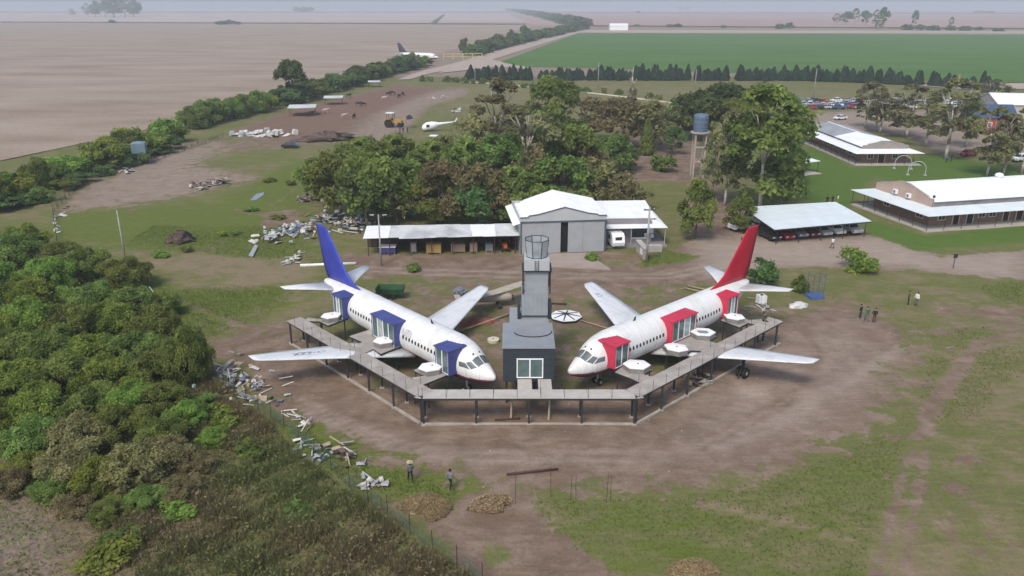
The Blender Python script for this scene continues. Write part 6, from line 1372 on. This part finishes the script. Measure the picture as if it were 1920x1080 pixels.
def trunk(name, seed, h, r_, m_, forks=4, spread=2.0, top=None, lean=.15):
    g = random.Random(seed); mb = MB(); p = Vector((0, 0, -.3)); k = h * .42; q = Vector((g.gauss(0, lean), g.gauss(0, lean), k)); mid = p.lerp(q, .5) + Vector((g.gauss(0, .1), g.gauss(0, .1), 0))
    mb.path([p, mid, q], [r_ * 1.25, r_, r_ * .8], 8)
    for i in range(forks):
        a_ = i * 2 * math.pi / forks + g.uniform(-.5, .5); d_ = g.uniform(.55, 1) * spread
        m1_ = q + Vector((math.cos(a_) * d_ * .45, math.sin(a_) * d_ * .45, (h - k) * .4)); e_ = q + Vector((math.cos(a_) * d_, math.sin(a_) * d_, (h - k) * g.uniform(.75, 1.0)))
        mb.path([q, m1_, e_], [r_ * .62, r_ * .42, r_ * .12], 6)
        for j in range(2):
            b_ = a_ + g.uniform(-1.2, 1.2); f_ = m1_.lerp(e_, g.uniform(.1, .6)); mb.tube(f_, f_ + Vector((math.cos(b_) * spread * .45, math.sin(b_) * spread * .45, (h - k) * .25)), r_ * .25, r_ * .06, 5)
    return mb.mesh(name, m_, True)
KIND = {}
def kind(k, crowns, trunks, W, H): KIND[k] = (crowns, trunks, W, H)
kind('green', [crown('crown', s, 8000, .25, 7, 6.4, .7, 32, 1.1, L_green, .9, under=.6) for s in (1, 2, 3)], [trunk('trunk', s, 6, .18, M_bark) for s in (1, 2, 3)], 7.6, 7.2)
kind('bush', [crown('crown', s, 6500, .26, 6.4, 4.4, -.1, 24, 1.15, L_bright, under=.8) for s in (4, 5, 6)], [trunk('trunk', s, 3.6, .14, M_bark) for s in (4, 5, 6)], 7.0, 4.6)
kind('near', [crown('crown', s, 22000, .125, 6.4, 4.6, -.2, 58, .8, L_green, under=.85) for s in (7, 8, 9)], [trunk('trunk', s, 3.8, .13, M_bark) for s in (7, 8, 9)], 7.0, 4.6)
kind('nearb', [crown('crown', s, 22000, .12, 6.2, 4.4, -.2, 58, .78, L_bright, under=.85) for s in (17, 18)], [trunk('trunk', s, 3.6, .13, M_bark) for s in (17, 18)], 7.0, 4.4)
kind('neard', [crown('crown', s, 14000, .15, 6.2, 4.4, -.2, 54, .78, L_dry, .8, under=.85) for s in (27, 28)], [trunk('trunk', s, 3.6, .13, M_bark) for s in (27, 28)], 7.0, 4.4)
kind('dry', [crown('crown', s, 4600, .24, 7, 6.4, .6, 34, .95, L_dry, .7, under=.6) for s in (10, 11, 12)], [trunk('trunk', s, 6, .16, M_bark, 5, 2.4) for s in (10, 11, 12)], 7.6, 7.2)
kind('euc', [crown('crown', s, 5200, .30, 7.0, 13.6, 2.2, 34, .95, L_euc, .45, .5, under=.7) for s in (13, 14, 15)], [trunk('trunk', s, 14.5, .20, M_pale, 5, 2.9) for s in (13, 14, 15)], 8.2, 15.4)
kind('eucg', [crown('crown', s, 13000, .31, 8.5, 13.8, 1.4, 60, 1.3, L_green, .7, .3, under=.85) for s in (23, 24)], [trunk('trunk', s, 14, .20, M_pale, 5, 3.1) for s in (23, 24)], 9.2, 15.4)
kind('dark', [crown('crown', s, 6500, .28, 6, 6.4, .6, 24, 1.15, L_dkg, under=.6) for s in (19, 20)], [trunk('trunk', s, 6, .16, M_bark) for s in (19, 20)], 6.6, 7.0)
kind('hedge', [crown('crown', s, 3000, .42, 7, 4.6, 0, 20, 1.25, L_dkg, under=.9) for s in (25, 26)], [trunk('trunk', s, 3.6, .15, M_bark) for s in (25, 26)], 7.4, 4.8)
def cone_crown(name, seed, n, leaf, W, H, m_):
    g = np.random.default_rng(seed); t_ = g.uniform(0, 1, n) ** 1.25; a_ = g.uniform(0, 2 * np.pi, n); r_ = W / 2 * (1 - t_) ** .62 * (1 - .25 * g.uniform(0, 1, n) ** 2) * (1 + .12 * np.sin(3 * a_ + t_ * 9) + .08 * np.sin(7 * a_ - 12 * t_)) * np.minimum(1, .55 + t_ * 4)
    P = np.c_[r_ * np.cos(a_), r_ * np.sin(a_), .15 + t_ * (H - .15)]; d = np.c_[np.cos(a_), np.sin(a_), np.full(n, .4)] + g.normal(0, .5, (n, 3))
    d /= np.linalg.norm(d, axis=1)[:, None]; t1 = np.cross(d, g.normal(0, 1, (n, 3))); t1[:, 2] += .8; t1 /= np.linalg.norm(t1, axis=1)[:, None]; t2 = np.cross(d, t1); s = leaf * g.uniform(.6, 1.3, n)[:, None]
    V = np.stack([P - t1 * s, P + t2 * s * .5, P + t1 * s, P - t2 * s * .5], 1).reshape(-1, 3)
    T = np.repeat(np.c_[g.uniform(0, 1, n), g.uniform(0, 1, n), np.zeros(n)], 4, 0); return npmesh(name, V, np.arange(n * 4).reshape(-1, 4), m_, T)
kind('cyp', [cone_crown('crown', s, 1300, .34, 3.4, 5.6, L_cyp) for s in (31, 32, 33)], [trunk('trunk', 31, 3.0, .12, M_bark, 2, .3)], 3.4, 5.6)
kind('col', [cone_crown('crown', 34, 1600, .25, 3.0, 5.6, L_green)], [trunk('trunk', 34, 3.0, .12, M_bark, 2, .3)], 3.0, 5.6)
kind('shrub', [crown('crown', s, 1500, .16, 2.0, 1.6, -.05, 12, .5, L_green, under=.9) for s in (35, 36)], [trunk('trunk', 35, 1.2, .05, M_bark, 4, .6)], 2.1, 1.7)
kind('shrubb', [crown('crown', s, 1700, .15, 2.0, 1.7, -.05, 12, .5, L_bright, under=.9) for s in (37,)], [trunk('trunk', 37, 1.2, .05, M_bark, 4, .6)], 2.1, 1.7)
_tn = 0
def tree(k, label, p, h, wd, name='tree', cat='tree', group=None, rz=None):
    global _tn; _tn += 1; cr, tr, W, H = KIND[k]; i = _tn % len(cr); g = random.Random(_tn * 13 + 5)
    o = thing(name, label, cat, (p[0], p[1], 0), g.uniform(0, 6.28) if rz is None else rz, group, (wd / W, wd / W, h / H))
    inst('trunk', tr[i % len(tr)], o); inst('crown', cr[i], o); return o
def ptree(k, label, bx, by, top, wpx, **kw):
    p = G(bx, by); m_ = mpp(p); h = G(bx, top, Y=p.y).z; return tree(k, label, p, max(h, .6), wpx * m_, **kw)
# central grove
grove = [('green', 640, 402, 288, 120), ('green', 705, 418, 285, 125), ('green', 608, 372, 298, 90), ('green', 765, 408, 305, 115), ('dry', 835, 424, 305, 125), ('dry', 905, 425, 308, 115), ('green', 735, 345, 258, 105), ('green', 805, 360, 270, 105), ('dry', 880, 345, 215, 115), ('green', 870, 395, 265, 110), ('green', 1040, 268, 148, 95), ('green', 1045, 400, 295, 120), ('dry', 1115, 390, 300, 105), ('green', 965, 418, 315, 110), ('dry', 1160, 400, 325, 80), ('dry', 1105, 265, 185, 105), ('dry', 1165, 275, 180, 110), ('dry', 1225, 280, 188, 110), ('green', 1065, 345, 235, 110), ('green', 940, 360, 255, 100), ('green', 675, 350, 262, 90), ('dry', 1000, 395, 270, 100), ('dark', 1075, 300, 225, 70), ('green', 1150, 320, 255, 85), ('dry', 1090, 345, 270, 90), ('green', 820, 420, 325, 90), ('dry', 745, 420, 330, 90), ('dark', 690, 425, 320, 90), ('dark', 890, 430, 345, 90), ('dry', 950, 300, 215, 110), ('dark', 1010, 345, 245, 100), ('dry', 1185, 390, 340, 70)]
ORD = ['leftmost', 'second from left', 'third from left', 'fourth from left', 'fifth from left', 'sixth from left', 'seventh from left', 'eighth from left']
seen_ = {}
for (k, bx, by, tp, wp_) in sorted(grove, key=lambda g_: g_[1]):
    w_ = {'green': 'mid green leafy tree', 'dry': 'brownish olive half-bare tree', 'dark': 'dark green tree'}[k]
    d_ = 'at the left end of the central grove' if bx < 720 else 'in the grove behind the shed' if bx < 930 else 'in the grove behind the hangar' if bx < 1100 else 'at the right end of the grove'
    i_ = seen_[(w_, d_)] = seen_.get((w_, d_), -1) + 1
    ptree(k, w_ + ' ' + d_ + ', ' + ORD[i_], bx, by, tp, wp_, name='grove_tree', group='trees of the central grove')
ptree('euc', 'tall olive eucalyptus, left of two rising above the central grove', 935, 315, 150, 110, name='eucalyptus')
ptree('euc', 'tall olive eucalyptus with white trunk in the middle of the central grove', 990, 352, 190, 135, name='eucalyptus')
ptree('col', 'narrow upright dark green tree on the bare floor of the grove', 1212, 290, 222, 30, name='columnar_tree')
ptree('dark', 'rounded dark shrub tree on the bare floor of the grove', 1180, 318, 272, 45, name='shrub_tree'); ptree('shrub', 'low round shrub right of the rounded dark shrub tree', 1243, 320, 284, 44, name='shrub'); ptree('dark', 'small dark tree beside the grove left of the water tank', 1265, 290, 240, 40)
for j, (k, bx, by, tp, wp_) in enumerate((('dark', 1300, 262, 172, 85), ('dark', 1345, 265, 158, 100), ('green', 1400, 275, 172, 105), ('dark', 1375, 240, 165, 90), ('dark', 1275, 245, 180, 60))): ptree(k, 'dark green broad tree in the clump behind the water tank', bx, by, tp, wp_, group='clump behind the water tank')
# big eucalyptus by the carport
ptree('eucg', 'largest tree, a tall green eucalyptus with forked white trunk behind the carport', 1425, 395, 160, 150, name='eucalyptus')
ptree('eucg', 'tall green eucalyptus leaning right behind the largest tree', 1462, 345, 178, 88, name='eucalyptus')
ptree('euc', 'thin brownish eucalyptus next to the water tank', 1358, 385, 205, 84, name='eucalyptus')
ptree('euc', 'thin olive eucalyptus between water tank and largest tree', 1334, 378, 232, 56, name='eucalyptus')
ptree('green', 'small leafy tree with two dark stems standing alone on the dirt road', 1303, 447, 340, 72, name='small_tree')
ptree('green', 'thin young tree beside the white car at the carport', 1385, 432, 372, 55, name='small_tree')
ptree('shrubb', 'bright green bush at the edge of the gravel road', 1605, 505, 467, 52, name='bush', cat='bush'); ptree('dark', 'dark round bush behind the red tail fin', 1425, 532, 484, 55, name='bush', cat='bush')
ptree('shrub', 'small dark bush right of the red tailplane', 1500, 545, 515, 30, name='bush', cat='bush')
for (bx, by, tp, wp_, l) in ((1622, 240, 155, 62, 'brownish eucalyptus, left of the pair behind the half-dark roofed hall'), (1642, 245, 165, 45, 'thin brownish eucalyptus, right of the pair behind the half-dark roofed hall'), (1700, 258, 158, 85, 'broad olive eucalyptus between the halls and the car park'), (1735, 275, 170, 75, 'olive eucalyptus with pale trunk behind the white arches'), (1772, 298, 150, 95, 'thick trunked eucalyptus beside the road behind the halls'), (1850, 330, 200, 70, 'slender eucalyptus, left one behind the salmon gabled hall'), (1880, 330, 215, 70, 'slender eucalyptus with leaning white trunk behind the salmon gabled hall'), (1915, 325, 190, 70, 'eucalyptus cut by the right edge of the photo'), (1858, 200, 148, 55, 'brown crowned tree left of the far white roofed hall'), (1810, 275, 185, 60, 'olive eucalyptus before the red barn'), (1650, 250, 175, 50, 'short brownish eucalyptus near the white car')): ptree('euc', l, bx, by, tp, wp_, name='eucalyptus')
# cypress hedge
random.seed(3); x = 878; seg = [(1000, 1012), (1293, 1300), (1370, 1382), (1655, 1662)]
nC = 0
while x < 1890:
    f_ = (x - 870) / 1020; y_ = 150 + 2 * f_ + 20 * max(0, (f_ - .6) / .4) ** 1.5
    if not any(a < x < b for a, b in seg) and not (x > 1700 and random.random() < .35):
        p = G(x, y_); tree('cyp', 'dark cypress in the long clipped hedge row before the green crop field', (p.x + random.gauss(0, .5), p.y + random.gauss(0, 1)), random.choice((random.uniform(4.2, 5.6), random.uniform(5.4, 7.8))), random.uniform(3.6, 5.2), name='cypress', group='cypress hedge row')
    x += random.uniform(5.6, 7.6)
# small shrubs along the white kerb
for j, (bx, by) in enumerate(((792, 152), (806, 153), (838, 154), (855, 155), (872, 156), (886, 157), (905, 157), (935, 160), (952, 161), (983, 165), (1000, 166), (1084, 173), (1100, 174), (1132, 175), (1217, 185), (1235, 188), (1160, 178))): ptree('shrub', 'small round shrub in the row along the white kerb', bx, by, by - 12, 12, name='shrub', cat='shrub', group='shrubs along the white kerb')
st_ = thing('bare_tree', 'dead tree with bare white trunk on the strip before the cypress hedge', 'tree', G(1185, 183)); mb = MB(); mb.path([(0, 0, -.2), (.2, 0, 4), (-.3, 0, 8), (.1, .2, 11.5)], [.4, .35, .3, .15], 8); mb.path([(.1, 0, 5), (1.6, 0, 7.2)], [.2, .08], 6); mb.path([(-.1, 0, 6), (-1.4, .2, 7.5)], [.2, .08], 6); mb.build('trunk', M_pale, st_, True); inst('crown', KIND['dry'][0][1], st_, (0, 0, 0), (0, 0, 0), (.55, .55, .6))
# hedgerows
def hedge(kinds, label, group, pts, step, h, wd, name='hedge_bush', seed=1):
    g = random.Random(seed); P = GL(*pts)
    for a_, b_ in zip(P[:-1], P[1:]):
        n_ = max(1, int((b_ - a_).length / step))
        for i in range(n_):
            p = a_.lerp(b_, (i + g.uniform(.2, .8)) / n_); s = g.uniform(.75, 1.25); tree(g.choice(kinds), label, (p.x + g.gauss(0, wd * .15), p.y + g.gauss(0, wd * .15)), h * s, wd * g.uniform(.85, 1.25), name, 'bush', group)
hedge(['bush', 'bush', 'near'], 'bright green bush in the near hedgerow beside the stubble field at far left', 'near left hedgerow', [(-60, 400), (60, 360), (160, 325), (260, 290), (335, 262)], 4.6, 5.2, 8.5, seed=2)
hedge(['hedge', 'near', 'dark'], 'darker bush in front of the near left hedgerow', 'undergrowth before the left hedgerow', [(-30, 400), (60, 385), (140, 350), (230, 310), (340, 275)], 6, 2.6, 6, seed=12)
hedge(['bush', 'near', 'hedge'], 'green bush in the middle hedgerow between corral and stubble field', 'middle hedgerow', [(352, 240), (430, 222), (500, 206)], 5.0, 5.8, 9.5, seed=3)
hedge(['dark', 'hedge', 'green', 'bush'], 'green bush in the hedgerow running back behind the corral', 'hedgerow behind the corral', [(500, 206), (560, 190), (640, 165), (700, 148), (760, 132), (800, 122)], 6.0, 6.6, 10, seed=4)
ptree('dark', 'tall round dark tree rising from the hedgerow behind the corral', 550, 192, 113, 52); ptree('dark', 'lone dark tree beside the farm road near the distant airliner', 872, 100, 72, 22)
hedge(['hedge', 'dark'], 'distant bush in the hedgerow along the far farm road', 'hedgerow along the far road', [(880, 106), (940, 88), (1000, 74), (1060, 62), (1088, 56)], 11, 8.0, 15, seed=5)
hedge(['hedge', 'dark'], 'far bush in the dark hedge line leading to the horizon', 'far hedge line', [(1090, 51), (1060, 42), (1020, 33), (985, 25), (955, 20)], 26, 13, 36, seed=6)
ptree('dark', 'distant tree in the hedgerow where it widens, left of the crop field', 985, 80, 48, 22); ptree('dark', 'second distant tree in the hedgerow left of the crop field', 960, 86, 56, 20)
def clump(kinds, label, group, items):
    for k, (bx, by, tp, wp_) in enumerate(items): ptree(kinds[k % len(kinds)], label, bx, by, tp, wp_, group=group)
clump(['euc', 'dark'], 'tree in the blue hazy far clump at the upper left', 'upper left far clump', [(165, 31, 6, 16), (180, 31, 2, 18), (198, 32, -6, 26), (215, 32, -10, 34), (235, 32, -6, 34), (252, 31, 0, 24), (136, 30, 16, 12)])
clump(['dark', 'hedge'], 'small dark tree in a far clump on the pale field', 'far clumps left', [(555, 22, 13, 14), (570, 22, 12, 16), (584, 22, 13, 12), (415, 46, 39, 20), (432, 46, 37, 20), (445, 46, 40, 12), (210, 44, 37, 14), (712, 15, 8, 20), (725, 15, 1, 10), (738, 15, 9, 16)])
clump(['euc', 'dark'], 'tree in the ragged far clump at the upper right', 'upper right far clump', [(1568, 46, 26, 18), (1585, 46, 22, 18), (1602, 46, 16, 18), (1622, 47, 20, 18), (1640, 50, 18, 16), (1655, 52, 14, 16), (1648, 55, 38, 18), (1713, 50, 20, 10), (1782, 55, 32, 10)])
clump(['hedge', 'dark'], 'low far bush along the field edge beyond the crop field', 'far bushes beyond the crop field', [(1462, 54, 44, 16), (1480, 54, 42, 18), (1255, 51, 45, 16), (1270, 51, 44, 14), (1195, 50, 45, 10), (1355, 53, 47, 14), (1700, 56, 45, 20), (1725, 57, 46, 22), (1750, 57, 47, 20), (1780, 58, 48, 20), (1810, 58, 48, 20), (1835, 58, 50, 18), (1870, 59, 52, 18), (1060, 16, 10, 18), (1075, 16, 9, 18), (1090, 16, 11, 14), (1196, 24, 20, 7), (1275, 18, 13, 10), (1290, 18, 12, 10), (1835, 24, 20, 18), (1855, 24, 20, 16), (1350, 13, 8, 14), (1360, 13, 4, 8)])
# near bushes on the left bank
nb = [(20, 500, 4.6, 8), (95, 545, 4.2, 7.5), (160, 520, 4.0, 7), (235, 540, 3.8, 7), (55, 640, 4.6, 8), (140, 640, 4.4, 7.5), (215, 630, 3.8, 6.5), (290, 640, 3.8, 6.5), (-20, 700, 4.6, 8), (50, 760, 4.2, 7), (125, 750, 4.4, 7), (205, 745, 4.0, 6.5), (290, 730, 3.6, 6), (350, 715, 3.4, 4.2), (-20, 830, 3.6, 6), (70, 850, 3.0, 5.5), (150, 850, 3.2, 5.5), (230, 830, 3.4, 5.2), (255, 905, 3.0, 5.0), (190, 920, 2.6, 4.6), (310, 880, 2.6, 4.4), (350, 800, 2.2, 4), (-40, 590, 4.6, 8), (310, 590, 2.6, 4.5), (20, 920, 1.6, 3.5), (100, 930, 1.6, 3.4), (60, 580, 4.0, 7), (180, 590, 3.8, 6.5), (255, 590, 3.4, 6), (10, 660, 4.2, 7), (95, 690, 4.2, 7), (175, 700, 4.0, 6.5), (250, 690, 3.8, 6), (0, 760, 4.0, 6.5), (85, 800, 3.8, 6.2), (170, 800, 3.6, 6), (250, 790, 3.4, 5.5), (310, 780, 3.2, 5), (130, 900, 2.6, 5), (-10, 550, 4.2, 7.5), (120, 500, 3.6, 6.5), (50, 470, 4.0, 7), (300, 840, 2.6, 4.6), (380, 770, 1.6, 3.4), (340, 930, 1.5, 3.4), (280, 950, 1.5, 3.2), (400, 830, 1.3, 3.0), (210, 970, 1.3, 3.0), (140, 960, 1.3, 3.2), (60, 890, 1.8, 4.0), (370, 880, 1.3, 3.0)]
for j, (bx, by, h_, w_) in enumerate(nb):
    k = ['near', 'nearb', 'near', 'near', 'nearb'][j % 5]; k = 'neard' if by > 845 and j % 2 == 0 else k; p = G(bx, by); w__ = {'near': 'deep green', 'nearb': 'bright green', 'neard': 'olive brown'}[k]
    tree(k, w__ + ' bush in the thicket covering the near left bank', p, h_, w_, 'thicket_bush', 'bush', w__ + ' bushes of the near left thicket')
ptree('near', 'dark green bush overhanging the fence by the left wing tip', 360, 720, 615, 78, name='bush', cat='bush')
for j, (bx, by, h_, w_) in enumerate(((205, 1050, 1.2, 3.0), (240, 1010, .9, 2.4), (420, 790, 1.2, 2.6), (470, 850, 1.1, 2.4), (330, 960, .8, 2.4), (560, 960, .7, 2.2))): tree(['shrubb', 'shrub'][j % 2], 'low green shrub among the tall brown weeds', G(bx, by), h_, w_, 'shrub', 'shrub', 'low shrubs among the weeds')
# rank grass strips in the yard and scattered shrubs of the meadow
for j, (bx, by) in enumerate(((775, 505), (430, 440), (470, 395), (520, 410), (350, 470), (300, 480), (545, 345), (505, 340), (1180, 325), (1110, 485))): tree(['shrub', 'shrubb'][j % 2], 'small scrub clump in the rough grass around the yard', G(bx, by), random.uniform(.5, 1.0), random.uniform(1.6, 3.0), 'scrub', 'shrub', 'scrub clumps in the rough grass')

# ================================================================ HAZE
hz = MB(); hz.b6(-9700, 9700, -9700, 9700, -1.4, 60)
m = bpy.data.materials.new('haze_air'); m.use_nodes = True; t = m.node_tree; t.nodes.clear(); out = nd(t, 'ShaderNodeOutputMaterial'); pv = nd(t, 'ShaderNodeVolumePrincipled')
pv.inputs['Color'].default_value = (.88, .94, 1.0, 1); pv.inputs['Density'].default_value = 0.00028; pv.inputs['Anisotropy'].default_value = 0.0
t.links.new(pv.outputs[0], out.inputs['Volume']); o = hz.build('haze', m); o['kind'] = 'stuff'; o['label'] = 'pale blue haze over the plain'; o['category'] = 'haze'
